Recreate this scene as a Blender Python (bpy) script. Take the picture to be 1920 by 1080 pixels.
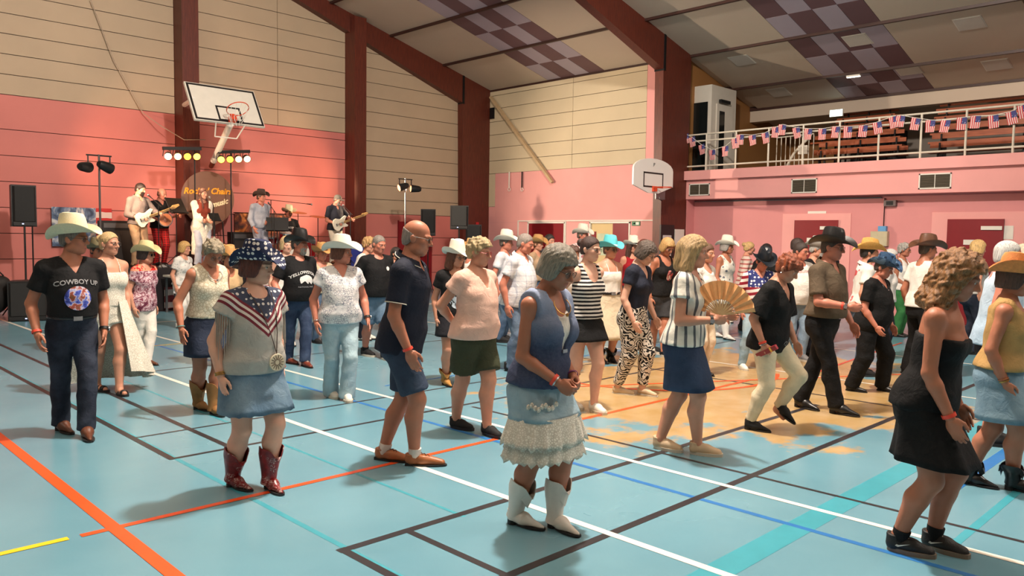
import bpy, math, random
import numpy as np
from mathutils import Vector, Matrix
for _o in list(bpy.data.objects): bpy.data.objects.remove(_o)
random.seed(7); np.random.seed(7)
scene = bpy.context.scene
col = scene.collection
# ------------------------------------------------------------------ camera
F_PX, YAW, PITCH, ROLL, CAMH = 1477.1, math.radians(44.681), math.radians(-3.785), math.radians(0.8043), 1.65
_fw = Vector((math.sin(YAW)*math.cos(PITCH), math.cos(YAW)*math.cos(PITCH), math.sin(PITCH)))
_r0 = Vector((math.cos(YAW), -math.sin(YAW), 0)); _u0 = _r0.cross(_fw)
_rt = _r0*math.cos(ROLL) + _u0*math.sin(ROLL); _up = _u0*math.cos(ROLL) - _r0*math.sin(ROLL)
cd = bpy.data.cameras.new('camera'); cam = bpy.data.objects.new('camera', cd); col.objects.link(cam)
cd.sensor_width = 36.0; cd.lens = 36.0*F_PX/1920.0; cd.clip_end = 200
cam.matrix_world = Matrix(((_rt.x,_up.x,-_fw.x,0),(_rt.y,_up.y,-_fw.y,0),(_rt.z,_up.z,-_fw.z,CAMH),(0,0,0,1)))
scene.camera = cam
scene.view_settings.view_transform = 'Standard'; scene.view_settings.look = 'None'
scene.view_settings.gamma = 1.0; scene.view_settings.exposure = 0.0
# ------------------------------------------------------------------ world: dim interior ambience
w = bpy.data.worlds.new('world'); scene.world = w; w.use_nodes = True
w.node_tree.nodes['Background'].inputs[0].default_value = (0.75, 0.72, 0.70, 1)
w.node_tree.nodes['Background'].inputs[1].default_value = 0.03
# ------------------------------------------------------------------ main hall lamp, then unseen fill lamps added to brighten the hall
HALL_AND_FILL_LAMPS = [((5.0, 4.5, 8.0), 3900, 0.40, (1.0, .89, .78)), ((5.0, -2.75, 8.0), 420, 0.40, (1.0, .89, .78)), ((5.0, 12.0, 7.9), 160, 0.40, (1.0, .86, .72)),
              ((-4.0, 8.0, 7.4), 300, 0.9, (1.0, .89, .78)), ((11.0, -3.0, 7.0), 900, 0.9, (1.0, .88, .76))]
for i, (p, e, sz, c) in enumerate(HALL_AND_FILL_LAMPS):
    ld = bpy.data.lights.new('hall_and_fill_light', 'POINT'); ld.shadow_soft_size = sz*.5; ld.energy = e; ld.color = c
    lo = bpy.data.objects.new('hall_and_fill_light', ld); lo.location = (p[0], p[1], p[2]-.08); col.objects.link(lo)

# ================================================================== helpers
def ray(x, y): return _rt*((x-960)/F_PX) - _up*((y-540)/F_PX) + _fw
_C = Vector((0, 0, CAMH))
def ground(x, y, z=0.0): d = ray(x, y); return _C + d*((z-CAMH)/d.z)
def onU(x, y, U): d = ray(x, y); return _C + d*(U/d.x)
def onV(x, y, V): d = ray(x, y); return _C + d*(V/d.y)
def atd(x, y, dep): return _C + ray(x, y)*dep
def lin(c):
    return tuple(((v/255.)/12.92 if v/255. <= .04045 else ((v/255.+.055)/1.055)**2.4) for v in c[:3])+(1.,)
_mats = {}
def new_mat(name):
    m = bpy.data.materials.new(name); m.use_nodes = True
    return m, m.node_tree, m.node_tree.nodes['Principled BSDF']
def N(nt, t, **kw):
    n = nt.nodes.new(t)
    for k, v in kw.items(): setattr(n, k, v)
    return n
def noise(nt, scale, detail=3, vec=None, rough=.55):
    n = N(nt, 'ShaderNodeTexNoise'); n.inputs['Scale'].default_value = scale; n.inputs['Detail'].default_value = detail; n.inputs['Roughness'].default_value = rough
    if vec is not None: nt.links.new(vec, n.inputs['Vector'])
    return n
def objco(nt, scale=None):
    t = N(nt, 'ShaderNodeTexCoord'); o = t.outputs['Object']
    if scale:
        mp = N(nt, 'ShaderNodeMapping'); mp.inputs['Scale'].default_value = scale; nt.links.new(o, mp.inputs[0]); o = mp.outputs[0]
    return o
def mixc(nt, fac, a, b, mode='MIX'):
    n = N(nt, 'ShaderNodeMix', data_type='RGBA', blend_type=mode)
    for s, v in ((n.inputs[0], fac), (n.inputs[6], a), (n.inputs[7], b)):
        if hasattr(v, 'is_output'): nt.links.new(v, s)
        elif isinstance(v, (int, float)): s.default_value = v
        else: s.default_value = v
    return n.outputs[2]
def ramp(nt, fac, stops, interp='LINEAR'):
    n = N(nt, 'ShaderNodeValToRGB'); n.color_ramp.interpolation = interp
    e = n.color_ramp.elements
    while len(e) < len(stops): e.new(.5)
    for k, (p, c) in enumerate(stops): e[k].position = p; e[k].color = c
    nt.links.new(fac, n.inputs[0]); return n.outputs[0]
def mth(nt, op, a, b=None, c=None):
    n = N(nt, 'ShaderNodeMath', operation=op)
    for s, v in zip(n.inputs, (a, b, c)):
        if v is None: continue
        if hasattr(v, 'is_output'): nt.links.new(v, s)
        else: s.default_value = v
    return n.outputs[0]
def bump(nt, b, h, strength=.3, dist=.01):
    n = N(nt, 'ShaderNodeBump'); n.inputs['Strength'].default_value = strength; n.inputs['Distance'].default_value = dist
    nt.links.new(h, n.inputs['Height']); nt.links.new(n.outputs[0], b.inputs['Normal'])
W3 = (0, 0, 0, 1)
def mat(name, c, rough=.6, metal=0., var=.08, scale=6., bmp=.0, bscale=40., stretch=None, spec=.5, emit=None, estr=0., alpha=None, sheen=0.):
    key = (name, c, rough, metal)
    if key in _mats: return _mats[key]
    m, nt, b = new_mat(name); L = lin(c)
    oc = objco(nt, stretch)
    if var > 0:
        n = noise(nt, scale, 4, oc)
        lo = tuple(max(0, v*(1-var)) for v in L[:3])+(1,); hi = tuple(min(1, v*(1+var)) for v in L[:3])+(1,)
        nt.links.new(ramp(nt, n.outputs[0], [(.3, lo), (.7, hi)]), b.inputs['Base Color'])
    else: b.inputs['Base Color'].default_value = L
    b.inputs['Roughness'].default_value = rough; b.inputs['Metallic'].default_value = metal
    b.inputs['Specular IOR Level'].default_value = spec
    if sheen: b.inputs['Sheen Weight'].default_value = sheen
    if bmp > 0: bump(nt, b, noise(nt, bscale, 4, oc).outputs[0], bmp)
    if emit: b.inputs['Emission Color'].default_value = lin(emit); b.inputs['Emission Strength'].default_value = estr
    if alpha is not None: b.inputs['Alpha'].default_value = alpha
    _mats[key] = m; return m
def setp(o, label=None, cat=None, group=None, kind=None):
    if label: o['label'] = label
    if cat: o['category'] = cat
    if group: o['group'] = group
    if kind: o['kind'] = kind
    return o
def link(name, me, m=None, parent=None, loc=None, rot=None):
    o = bpy.data.objects.new(name, me); col.objects.link(o)
    if m is not None and me is not None:
        if isinstance(m, (list, tuple)):
            for q in m: me.materials.append(q)
        elif len(me.materials) == 0: me.materials.append(m)
        elif me.materials[0] is not m:
            o.material_slots[0].link = 'OBJECT'; o.material_slots[0].material = m
    if parent is not None: o.parent = parent
    if loc is not None: o.location = loc
    if rot is not None: o.rotation_euler = rot
    return o
def empty(name, loc=(0,0,0), rz=0.):
    o = bpy.data.objects.new(name, None); col.objects.link(o); o.location = loc; o.rotation_euler = (0,0,rz); o.empty_display_size = .1
    return o
def np_mesh(name, V, Fq, smooth=True, sharp=None):
    """V (n,3) array, Fq list of faces or (m,4)/(m,3) array"""
    me = bpy.data.meshes.new(name)
    V = np.asarray(V, dtype=np.float32)
    if isinstance(Fq, np.ndarray):
        k = Fq.shape[1]; me.vertices.add(len(V)); me.vertices.foreach_set('co', V.ravel())
        me.loops.add(Fq.size); me.loops.foreach_set('vertex_index', Fq.astype(np.int32).ravel())
        me.polygons.add(len(Fq)); me.polygons.foreach_set('loop_start', np.arange(0, Fq.size, k, dtype=np.int32))
        me.update(calc_edges=True)
    else:
        me.from_pydata([tuple(v) for v in V], [], Fq); me.update()
    if smooth:
        me.polygons.foreach_set('use_smooth', np.ones(len(me.polygons), dtype=bool))
        if sharp is not None: me.set_sharp_from_angle(angle=math.radians(sharp))
    return me
class MB:
    """collects simple shapes into one mesh"""
    def __init__(s): s.v = []; s.f = []
    def add(s, vs, fs):
        n = len(s.v); s.v += [tuple(v) for v in vs]; s.f += [tuple(i+n for i in f) for f in fs]; return s
    def box(s, lo, hi, M=None):
        x0,y0,z0 = lo; x1,y1,z1 = hi
        vs = [Vector(q) for q in ((x0,y0,z0),(x1,y0,z0),(x1,y1,z0),(x0,y1,z0),(x0,y0,z1),(x1,y0,z1),(x1,y1,z1),(x0,y1,z1))]
        if M is not None: vs = [M @ q for q in vs]
        return s.add(vs, [(0,3,2,1),(4,5,6,7),(0,1,5,4),(1,2,6,5),(2,3,7,6),(3,0,4,7)])
    def bar(s, a, b, w, h=None, upv=(0,0,1)):
        a = Vector(a); b = Vector(b); d = (b-a); L = d.length; d.normalize(); h = h or w
        upv = Vector(upv)
        if abs(d.dot(upv)) > .99: upv = Vector((1,0,0))
        sx = d.cross(upv).normalized(); sz = sx.cross(d)
        vs = []
        for p in (a, b):
            for i, j in ((-1,-1),(1,-1),(1,1),(-1,1)): vs.append(p + sx*(i*w/2) + sz*(j*h/2))
        return s.add(vs, [(0,1,2,3),(7,6,5,4),(0,4,5,1),(1,5,6,2),(2,6,7,3),(3,7,4,0)])
    def tube(s, pts, r, n=8, cap=True):
        pts = [Vector(p) for p in pts]; k = len(pts); rs = r if isinstance(r, (list, tuple)) else [r]*k
        base = len(s.v); prev = None
        for i, p in enumerate(pts):
            d = (pts[min(i+1,k-1)] - pts[max(i-1,0)]).normalized()
            if prev is None:
                q = Vector((0,0,1)) if abs(d.z) < .9 else Vector((1,0,0)); sx = d.cross(q).normalized()
            else:
                sx = (prev - d*prev.dot(d)).normalized()
            prev = sx; sy = d.cross(sx)
            for j in range(n):
                a = 2*math.pi*j/n; s.v.append(tuple(p + (sx*math.cos(a)+sy*math.sin(a))*rs[i]))
        for i in range(k-1):
            for j in range(n):
                j2 = (j+1) % n; s.f.append((base+i*n+j, base+i*n+j2, base+(i+1)*n+j2, base+(i+1)*n+j))
        if cap:
            s.f.append(tuple(base+j for j in reversed(range(n)))); s.f.append(tuple(base+(k-1)*n+j for j in range(n)))
        return s
    def lathe(s, prof, n=16, M=None, closed=False):
        base = len(s.v); k = len(prof)
        for (r, z) in prof:
            for j in range(n):
                a = 2*math.pi*j/n; q = Vector((r*math.cos(a), r*math.sin(a), z))
                s.v.append(tuple(M @ q if M is not None else q))
        for i in range(k-1 if not closed else k):
            i2 = (i+1) % k
            for j in range(n):
                j2 = (j+1) % n; s.f.append((base+i*n+j, base+i*n+j2, base+i2*n+j2, base+i2*n+j))
        if not closed:
            s.f.append(tuple(base+j for j in reversed(range(n)))); s.f.append(tuple(base+(k-1)*n+j for j in range(n)))
        return s
    def prism(s, poly, d0, d1, M):
        """poly in (a,b), extruded from d0 to d1 along c; M maps (a,b,c) to world"""
        n = len(poly); vs = [M @ Vector((a,b,d0)) for a,b in poly] + [M @ Vector((a,b,d1)) for a,b in poly]
        return s.add(vs, [tuple(reversed(range(n))), tuple(range(n,2*n))] + [(i,(i+1)%n,n+(i+1)%n,n+i) for i in range(n)])
    def mesh(s, name, smooth=False, sharp=35):
        me = bpy.data.meshes.new(name); me.from_pydata(s.v, [], s.f); me.update()
        if smooth:
            me.polygons.foreach_set('use_smooth', np.ones(len(me.polygons), dtype=bool)); me.set_sharp_from_angle(angle=math.radians(sharp))
        return me
    def build(s, name, m, parent=None, smooth=False, sharp=35, loc=None, rot=None):
        return link(name, s.mesh(name, smooth, sharp), m, parent, loc, rot)
M_UZ = Matrix(((1,0,0,0),(0,0,1,0),(0,1,0,0),(0,0,0,1)))     # (a,b,c) -> (U=a, V=c, Z=b)
M_VZ = Matrix(((0,0,1,0),(1,0,0,0),(0,1,0,0),(0,0,0,1)))     # (a,b,c) -> (V=a, Z=b, U=c)
# ================================================================== materials of the hall
def wall_mat(name, c, dirt=.05):
    m, nt, b = new_mat(name); L = lin(c); g = N(nt, 'ShaderNodeNewGeometry')
    n = noise(nt, .9, 5, g.outputs['Position']); n2 = noise(nt, 14, 3, g.outputs['Position'])
    a = tuple(v*(1-dirt) for v in L[:3])+(1,); d = tuple(min(1, v*(1+dirt)) for v in L[:3])+(1,)
    nt.links.new(ramp(nt, n.outputs[0], [(.3, a), (.7, d)]), b.inputs['Base Color'])
    b.inputs['Roughness'].default_value = .62; b.inputs['Specular IOR Level'].default_value = .35
    bump(nt, b, n2.outputs[0], .12, .004); return m
M_PINK = wall_mat('pink_paint', (214, 142, 142)); M_PINK_DIM = wall_mat('pink_paint_dimmed', (200, 118, 110)); M_PINKL = wall_mat('pale_pink_paint', (232, 164, 160)); M_BEIGE_DIM = wall_mat('beige_panel_dimmed', (178, 157, 132))  # gable pink and beige darkened in colour for that wall's dimmer light
M_BEIGE2 = wall_mat('cream_panel_paint', (206, 190, 160)); M_JOINT = mat('joint_shadow_gap', (70, 58, 52), .9)
M_WALLG = wall_mat('grey_wall_paint', (150, 140, 130)); M_WALLO = wall_mat('ochre_wall_paint', (150, 105, 60))
def wood_mat(name, c, c2, ax):
    m, nt, b = new_mat(name); g = N(nt, 'ShaderNodeNewGeometry'); mp = N(nt, 'ShaderNodeMapping')
    mp.inputs['Scale'].default_value = ax; nt.links.new(g.outputs['Position'], mp.inputs[0])
    n = noise(nt, 6, 6, mp.outputs[0], .65)
    nt.links.new(ramp(nt, n.outputs[0], [(.28, lin(c2)), (.72, lin(c))]), b.inputs['Base Color'])
    b.inputs['Roughness'].default_value = .45; bump(nt, b, n.outputs[0], .15, .004); return m
M_GLU = wood_mat('dark_red_glulam', (104, 44, 28), (70, 26, 17), (6, 6, .6)); M_GLUH = wood_mat('dark_red_glulam_rafter', (96, 42, 28), (66, 26, 18), (.6, 6, 6))
M_PURL = wood_mat('dark_purlin_wood', (66, 36, 28), (46, 24, 19), (6, .6, 6)); M_BENCHW = wood_mat('orange_bench_wood', (176, 92, 50), (140, 66, 34), (5, .5, 5))
M_CEIL = wall_mat('ceiling_cream', (198, 182, 164), .03); M_LILAC = wall_mat('ceiling_lilac', (172, 160, 172), .03); M_PURP = wall_mat('ceiling_plum', (112, 84, 88), .04)
M_WHITE = mat('white_paint', (228, 224, 214), .4, var=.03); M_BLACK = mat('black_plastic', (18, 18, 20), .45, var=.05, bmp=.05)
M_METAL = mat('grey_steel', (120, 120, 122), .35, .8, var=.05); M_DMET = mat('dark_steel', (30, 30, 32), .4, .6, var=.05)
M_REDDOOR = mat('crimson_door_paint', (128, 14, 26), .42, var=.05, scale=2); M_GLASS = mat('dark_glass', (22, 26, 26), .08, var=.0)
# ------------------------------------------------------------------ floor with a blotchy ochre area
def floor_mat():
    m, nt, b = new_mat('blue_sports_floor'); g = N(nt, 'ShaderNodeNewGeometry'); P = g.outputs['Position']
    sx = N(nt, 'ShaderNodeSeparateXYZ'); nt.links.new(P, sx.inputs[0])
    n = noise(nt, .55, 4, P); n2 = noise(nt, 3.2, 5, P); n3 = noise(nt, 1.7, 5, P, .6)
    blue = ramp(nt, n.outputs[0], [(.3, lin((90, 138, 156))), (.7, lin((106, 152, 168)))])
    blue = mixc(nt, mth(nt, 'MULTIPLY', n2.outputs[0], .25), blue, lin((122, 160, 174)))
    # ochre area round the court centre, broken up by noise at its rim
    dx = mth(nt, 'DIVIDE', mth(nt, 'SUBTRACT', sx.outputs[0], 8.1), 3.3); dy = mth(nt, 'DIVIDE', mth(nt, 'SUBTRACT', sx.outputs[1], 4.6), 2.5)
    rr = mth(nt, 'SQRT', mth(nt, 'ADD', mth(nt, 'MULTIPLY', dx, dx), mth(nt, 'MULTIPLY', dy, dy)))
    edge = mth(nt, 'ADD', rr, mth(nt, 'MULTIPLY', mth(nt, 'SUBTRACT', n3.outputs[0], .5), 1.5))
    mask = ramp(nt, edge, [(.80, (1,1,1,1)), (.92, (0,0,0,1))])
    oc = ramp(nt, n2.outputs[0], [(.3, lin((168, 136, 84))), (.7, lin((184, 158, 116)))])
    nt.links.new(mixc(nt, mask, blue, oc), b.inputs['Base Color'])
    nt.links.new(mth(nt, 'MULTIPLY_ADD', n.outputs[0], .12, .20), b.inputs['Roughness'])
    b.inputs['Specular IOR Level'].default_value = .5
    return m
UL, UR, VB, VG, S = -11.0, 17.0, -18.0, 18.5, 17.0
CS = .26
def ceil_z(U): return 6.17 + CS*(17-U) if U >= 3 else 6.17 + CS*(11+U)
fl = MB().box((UL-.3, VB-.3, -.1), (24, VG+.3, 0)).build('floor', floor_mat()); setp(fl, kind='structure')
# painted court lines: thin strips of paint on the floor
def paint(name, c): return mat(name, c, .35, var=.06, scale=9)
P_WHITE, P_ORANGE, P_BLACK, P_BLUE, P_TEAL, P_YEL, P_RED = paint('line_white', (226, 224, 214)), paint('line_orange', (232, 84, 34)), paint('line_black', (46, 44, 48)), paint('line_blue', (44, 112, 178)), paint('line_teal', (62, 150, 166)), paint('line_yellow', (236, 196, 40)), paint('line_red', (200, 70, 50))
_lz = [0.0008]
def fline(m, a, b, w):
    _lz[0] += .00006; z = _lz[0]
    (x0, y0), (x1, y1) = a, b; d = Vector((x1-x0, y1-y0)).normalized()*(w/2); nx, ny = -d.y, d.x
    q = MB().add([(x0+nx, y0+ny, 0), (x0-nx, y0-ny, 0), (x1-nx, y1-ny, 0), (x1+nx, y1+ny, 0)], [(0,1,2,3)])
    q.add([(x0+nx, y0+ny, -z), (x0-nx, y0-ny, -z), (x1-nx, y1-ny, -z), (x1+nx, y1+ny, -z)], [(3,2,1,0)])
    o = q.build('court_line', m, fl, loc=(0, 0, z)); return o
k_ = 1.65/1.62
fline(P_TEAL, (2.235, -3), (2.235, 12), .035); fline(P_TEAL, (3.0, 3.4), (3.0, 12), .025)
fline(P_TEAL, (3.2, 1.98), (14, 1.98), .16); fline(P_TEAL, (4.6, 1.28), (14, 1.28), .05)
fline(P_BLUE, (4.31, -4), (4.31, 14), .045); fline(P_BLUE, (5.3, 1.6), (14, 1.6), .09); fline(P_BLUE, (5.0, 7.0), (13, 7.0), .04)
fline(P_BLACK, (2.21, 2.0), (2.21, 3.49), .05); fline(P_BLACK, (2.18, 3.46), (7.7, 3.40), .055); fline(P_BLACK, (2.62, 2.66), (2.62, 3.44), .045); fline(P_BLACK, (2.0, 2.655), (11.0, 2.655), .055)
fline(P_BLACK, (5.02, -3.0), (5.02, 5.6), .035); fline(P_BLACK, (2.21, 5.70), (2.21, 17.0), .05); fline(P_BLACK, (2.66, 5.72), (2.66, 17.0), .05)
fline(P_BLACK, (2.19, 5.72), (9.0, 5.70), .04); fline(P_BLACK, (2.21, 6.50), (11.5, 6.50), .03); fline(P_BLACK, (3.0, 9.5), (12, 9.5), .03); fline(P_BLACK, (8.2, 0.0), (8.2, 12), .035)
fline(P_WHITE, (3.42, -6), (3.42, 17.2), .055); fline(P_WHITE, (4.675, -6), (4.675, 17.2), .05); fline(P_WHITE, (9.3, -6), (9.3, 16), .04); fline(P_WHITE, (3.42, 14.6), (12.6, 14.6), .05); fline(P_WHITE, (11.9, -6), (11.9, 16), .045)
fline(P_ORANGE, (1.28, 4.58), (8.4, 4.54), .05); fline(P_ORANGE, (1.45, -3), (1.45, 17), .075); fline(P_ORANGE, (6.4, 5.7), (10.6, 3.3), .045); fline(P_RED, (9.0, 4.2), (13.5, 4.6), .04)
fline(P_YEL, (.2, 4.60), (1.22, 4.585), .05); fline(P_YEL, (3.2, 11.6), (6.5, 11.6), .04)
def farc(m, cx, cy, r, a0, a1, w, n=28):
    _lz[0] += .00006; z = _lz[0]; q = MB()
    for i in range(n):
        t0 = math.radians(a0+(a1-a0)*i/n); t1 = math.radians(a0+(a1-a0)*(i+1)/n)
        q.add([(cx+r*math.cos(t0), cy+r*math.sin(t0), z), (cx+(r+w)*math.cos(t0), cy+(r+w)*math.sin(t0), z), (cx+(r+w)*math.cos(t1), cy+(r+w)*math.sin(t1), z), (cx+r*math.cos(t1), cy+r*math.sin(t1), z)], [(0,1,2,3)])
    return q.build('court_line', m, fl)
farc(P_ORANGE, 8.3, 5.9, 1.55, 120, 300, .06)
# ------------------------------------------------------------------ end wall (gable) made of horizontal panels
COLS = [(2.66, 3.04), (7.33, 7.71), (11.88, 12.25)]
wall_end = MB().prism([(UL, 0), (UR+.3, 0), (UR+.3, 6.2), (3, 9.9), (UL, 6.2)], VG+.03, VG+.3, M_UZ).build('wall_end', M_JOINT); setp(wall_end, kind='structure')
def panel(parent, name, m, u0, u1, z0, z1, plane, axis='U', thick=.03, top=None, gap=.007):
    """one wall panel with its joint; top(u) clips it under the roof line"""
    a0, a1, b0, b1 = u0+gap, u1-gap, z0+gap, z1-gap
    pts = [(a0, b0), (a1, b0), (a1, b1), (a0, b1)]
    if top:
        t0, t1 = top(a0), top(a1)
        if b0 >= max(t0, t1) - .05: return None
        p = []
        L = [(a0, b0), (a1, b0)]
        if b1 <= t1 and b1 <= t0: L += [(a1, b1), (a0, b1)]
        else:
            L = []
            poly = [(a0, b0), (a1, b0), (a1, b1), (a0, b1)]
            f = lambda q: (t0+(t1-t0)*(q[0]-a0)/(a1-a0)) - q[1]
            for i in range(4):
                A, B = poly[i], poly[(i+1) % 4]; fa, fb = f(A), f(B)
                if fa >= 0: L.append(A)
                if (fa >= 0) != (fb >= 0):
                    t = fa/(fa-fb); L.append((A[0]+(B[0]-A[0])*t, A[1]+(B[1]-A[1])*t))
            if len(L) < 3: return None
        pts = L
    q = MB().prism(pts, plane, plane+thick, M_UZ if axis == 'U' else M_VZ)
    return q.build(name, m, parent)
def gable_bay(u0, u1, zpink, seams, pink0=0., door=None):
    z = 0.
    rows = []
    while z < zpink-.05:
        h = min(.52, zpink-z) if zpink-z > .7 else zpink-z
        rows.append((z, z+h, M_PINK_DIM)); z += h
    while z < 10:
        rows.append((z, z+.40, M_BEIGE_DIM)); z += .40
    for (a, b, m) in rows:
        cuts = [u0]+[s for s in seams if m is M_BEIGE_DIM]+[u1]
        for i in range(len(cuts)-1):
            panel(wall_end, 'pink_panel' if m is M_PINK_DIM else 'beige_panel', m, cuts[i], cuts[i+1], a, b, VG, top=lambda u: ceil_z(u)-.06)
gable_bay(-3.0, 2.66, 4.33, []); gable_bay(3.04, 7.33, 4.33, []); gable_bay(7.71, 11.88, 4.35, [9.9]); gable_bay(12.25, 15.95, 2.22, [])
for i, (a, b) in enumerate(COLS):
    c = MB().box((a, 18.05, 0), (b, VG+.02, ceil_z(b)-.02)).build('trim_%d' % (i+1), M_GLU); setp(c, kind='structure')
# ------------------------------------------------------------------ glulam portal frames
def frame(i, v0, v1):
    L = [(15.95, 0), (16.98, 0), (17.04, 6.17), (12, ceil_z(12)), (3, ceil_z(3)), (3, ceil_z(3)-.4), (10.38, 7.50), (15.86, 5.66)]
    q = MB().prism(L, v0, v1, M_UZ); o = q.build('trim_%d' % i, M_GLU); setp(o, kind='structure')
    MB().box((15.86, v0-.02, 5.62), (15.93, v1+.02, 6.47)).build('knee_plate', M_DMET, o)
    return o
fr1 = frame(4, 18.28, 18.5); fr2 = frame(5, 11.03, 11.27); fr3 = frame(6, 3.26, 3.50); frame(7, -3.5, -3.26)
# ------------------------------------------------------------------ side wall: cream panels above pink
wall_side = MB().box((S+.03, 11.2, 0), (S+.3, VG+.3, 6.2)).build('wall_side', M_JOINT); setp(wall_side, kind='structure')
V1, V2 = 11.27, 18.3
z = 3.58; r = 0
while z < 6.15:
    z1 = min(z+.40, 6.17)
    for a, b in ((12.31, 14.85), (14.85, 18.3)): panel(wall_side, 'cream_panel', M_BEIGE2, a, b, z, z1, S, 'V')
    z = z1
panel(wall_side, 'cream_panel', M_BEIGE2, 18.0, 18.3, 2.55, 3.58, S-.005, 'V')
panel(wall_side, 'pink_panel', M_PINKL, V1, 12.31, 3.58, 6.17, S, 'V', gap=0.001)
# openings of the two red double doors are left free of panels
DD = [(onU(990, 430, S).y, onU(1060, 430, S).y), (onU(1106, 430, S).y, onU(1182, 430, S).y)]
zt = 2.06
cuts = [V1, DD[1][1], DD[1][0], DD[0][1], DD[0][0], 18.0]
for a, b in ((V1, DD[1][1]), (DD[1][0], DD[0][1]), (DD[0][0], 18.3)): panel(wall_side, 'pink_panel', M_PINKL, a, b, 0, zt, S, 'V', gap=.001)
panel(wall_side, 'pink_panel', M_PINKL, V1, 18.0, zt, 3.58, S, 'V', gap=.001); panel(wall_side, 'pink_panel', M_PINKL, 18.0, 18.3, zt, 2.55, S, 'V', gap=.001)
# doors in the side wall
def door_leaf(parent, name, lo, hi, m):
    return MB().box(lo, hi).build(name, m, parent)
d1 = empty('door_1', (S, (DD[0][0]+DD[0][1])/2, 0)); setp(d1, kind='structure')
def rel(o, p): return Vector(p)-Vector(o.location)
def leaf(o, name, v0, v1, z0, z1, u0, u1, m):
    c = Vector(o.location); return MB().box((u0-c.x, v0-c.y, z0-c.z), (u1-c.x, v1-c.y, z1-c.z)).build(name, m, o)
a, b = sorted(DD[0]); mid = (a+b)/2
leaf(d1, 'door_leaf', a+.04, mid-.004, .01, zt-.03, S-.01, S+.03, M_REDDOOR); leaf(d1, 'door_leaf', mid+.004, b-.04, .01, zt-.03, S-.01, S+.03, M_REDDOOR)
for v0, v1, z0, z1 in ((a, a+.04, 0, zt), (b-.04, b, 0, zt), (a, b, zt-.03, zt+.02)): leaf(d1, 'door_frame', v0, v1, z0, z1, S-.03, S+.03, M_WHITE)
leaf(d1, 'push_bar', a+.1, mid-.05, 1.0, 1.05, S-.08, S-.05, M_METAL); leaf(d1, 'push_bar', mid+.05, b-.1, 1.0, 1.05, S-.08, S-.05, M_METAL)
d2 = empty('door_2', (S, (DD[1][0]+DD[1][1])/2, 0)); setp(d2, kind='structure')
a, b = sorted(DD[1]); mid = a+(b-a)*.42; mid2 = a+(b-a)*.86
leaf(d2, 'door_leaf', a+.04, mid, .01, zt-.03, S-.01, S+.03, M_REDDOOR)
for v0, v1, z0, z1 in ((a, a+.04, 0, zt), (b-.04, b, 0, zt), (a, b, zt-.03, zt+.02)): leaf(d2, 'door_frame', v0, v1, z0, z1, S-.03, S+.03, M_WHITE)
lf2 = MB().box((0, 0, .01), (.04, .8, zt-.03)).build('door_leaf', M_REDDOOR, d2, loc=(.05, b-.10-d2.location.y, 0), rot=(0, 0, math.radians(-100)))
cor = leaf(d2, 'corridor_wall', mid, b-.03, 0, zt, S+.025, S+.029, wall_mat('corridor_paint', (216, 190, 140)))
leaf(d2, 'corridor_notice', mid+.15, mid+.55, 1.15, 1.75, S+.015, S+.022, mat('notice_paper', (196, 206, 176), .7)); leaf(d2, 'corridor_red_box', mid2-.02, mid2+.14, 1.3, 1.8, S+.01, S+.022, M_REDDOOR)
tr = MB().box((S-.03, DD[1][1]-1.05, zt+.03), (S, DD[0][0]+.42, zt+.06)).box((S-.03, DD[0][0]+.39, .0), (S, DD[0][0]+.42, zt+.04)).box((S-.03, DD[0][1]-.04, .0), (S, DD[0][1]-.01, zt+.04)).build('trim_8', M_WHITE); setp(tr, kind='structure')
# red door in the end wall behind the loudspeaker
d3 = empty('door_3', (13.35, VG, 0)); setp(d3, kind='structure')
q = onV(748, 408, VG-.02); q2 = onV(800, 408, VG-.02)
MB().box((q.x-13.35, -.03, .02), (q2.x+.2-13.35, -.002, 2.02)).build('door_leaf', M_REDDOOR, d3); MB().box((q.x-.03-13.35, -.035, .0), (q.x-13.35, -.002, 2.05)).build('door_frame', M_REDDOOR, d3)
MB().box((q.x+.55-13.35, -.045, 1.85), (q.x+.72-13.35, -.03, 1.92)).build('door_closer', M_WHITE, d3); MB().box((q.x+.75-13.35, -.09, 1.0), (q.x+.85-13.35, -.03, 1.03)).build('door_handle', M_METAL, d3)
# ------------------------------------------------------------------ lower wall and balcony front on the right
wl = MB().box((17.35, -18, 0), (17.6, 11.03, 3.1)).build('wall_side_lower', M_PINK); setp(wl, kind='structure')
MB().box((17.0, 11.02, 0), (17.36, 11.19, 2.62)).build('wall_return', M_PINK, wl)
def red_door(i, x0, x1, ytop, sx0, sx1, sytop):
    A = onU(x0, ytop, 17.3); B = onU(x1, ytop, 17.3); C = onU(sx0, sytop, 17.34); D = onU(sx1, sytop, 17.34)
    MB().box((17.335, D.y, 0), (17.35, C.y, C.z)).build('pale_surround', M_PINKL, wl)
    o = empty('door_%d' % i, (17.33, (A.y+B.y)/2, 0)); setp(o, kind='structure')
    h = abs(A.y-B.y)/2; MB().box((-.04, -h, .01), (.003, h, A.z)).build('door_leaf', M_REDDOOR, o)
    MB().box((-.07, -h+.02, A.z*.9), (-.04, -h+.38, A.z*.935)).build('door_closer', M_WHITE, o); MB().box((-.10, h-.16, 1.0), (-.04, h-.05, 1.04)).build('door_handle', M_METAL, o)
    MB().box((-.05, -h+.35, 1.60), (-.04, -h+.68, 1.70)).build('door_sign', M_WHITE, o); return o
red_door(4, 1490, 1571, 413, 1468, 1596, 401); red_door(5, 1777, 1883, 411, 1748, 1925, 398)
par = empty('wall_balcony', (17, 0, 3)); setp(par, kind='structure')
def bxw(o, name, lo, hi, m):
    c = Vector(o.location); return MB().box(Vector(lo)-c, Vector(hi)-c).build(name, m, o)
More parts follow.
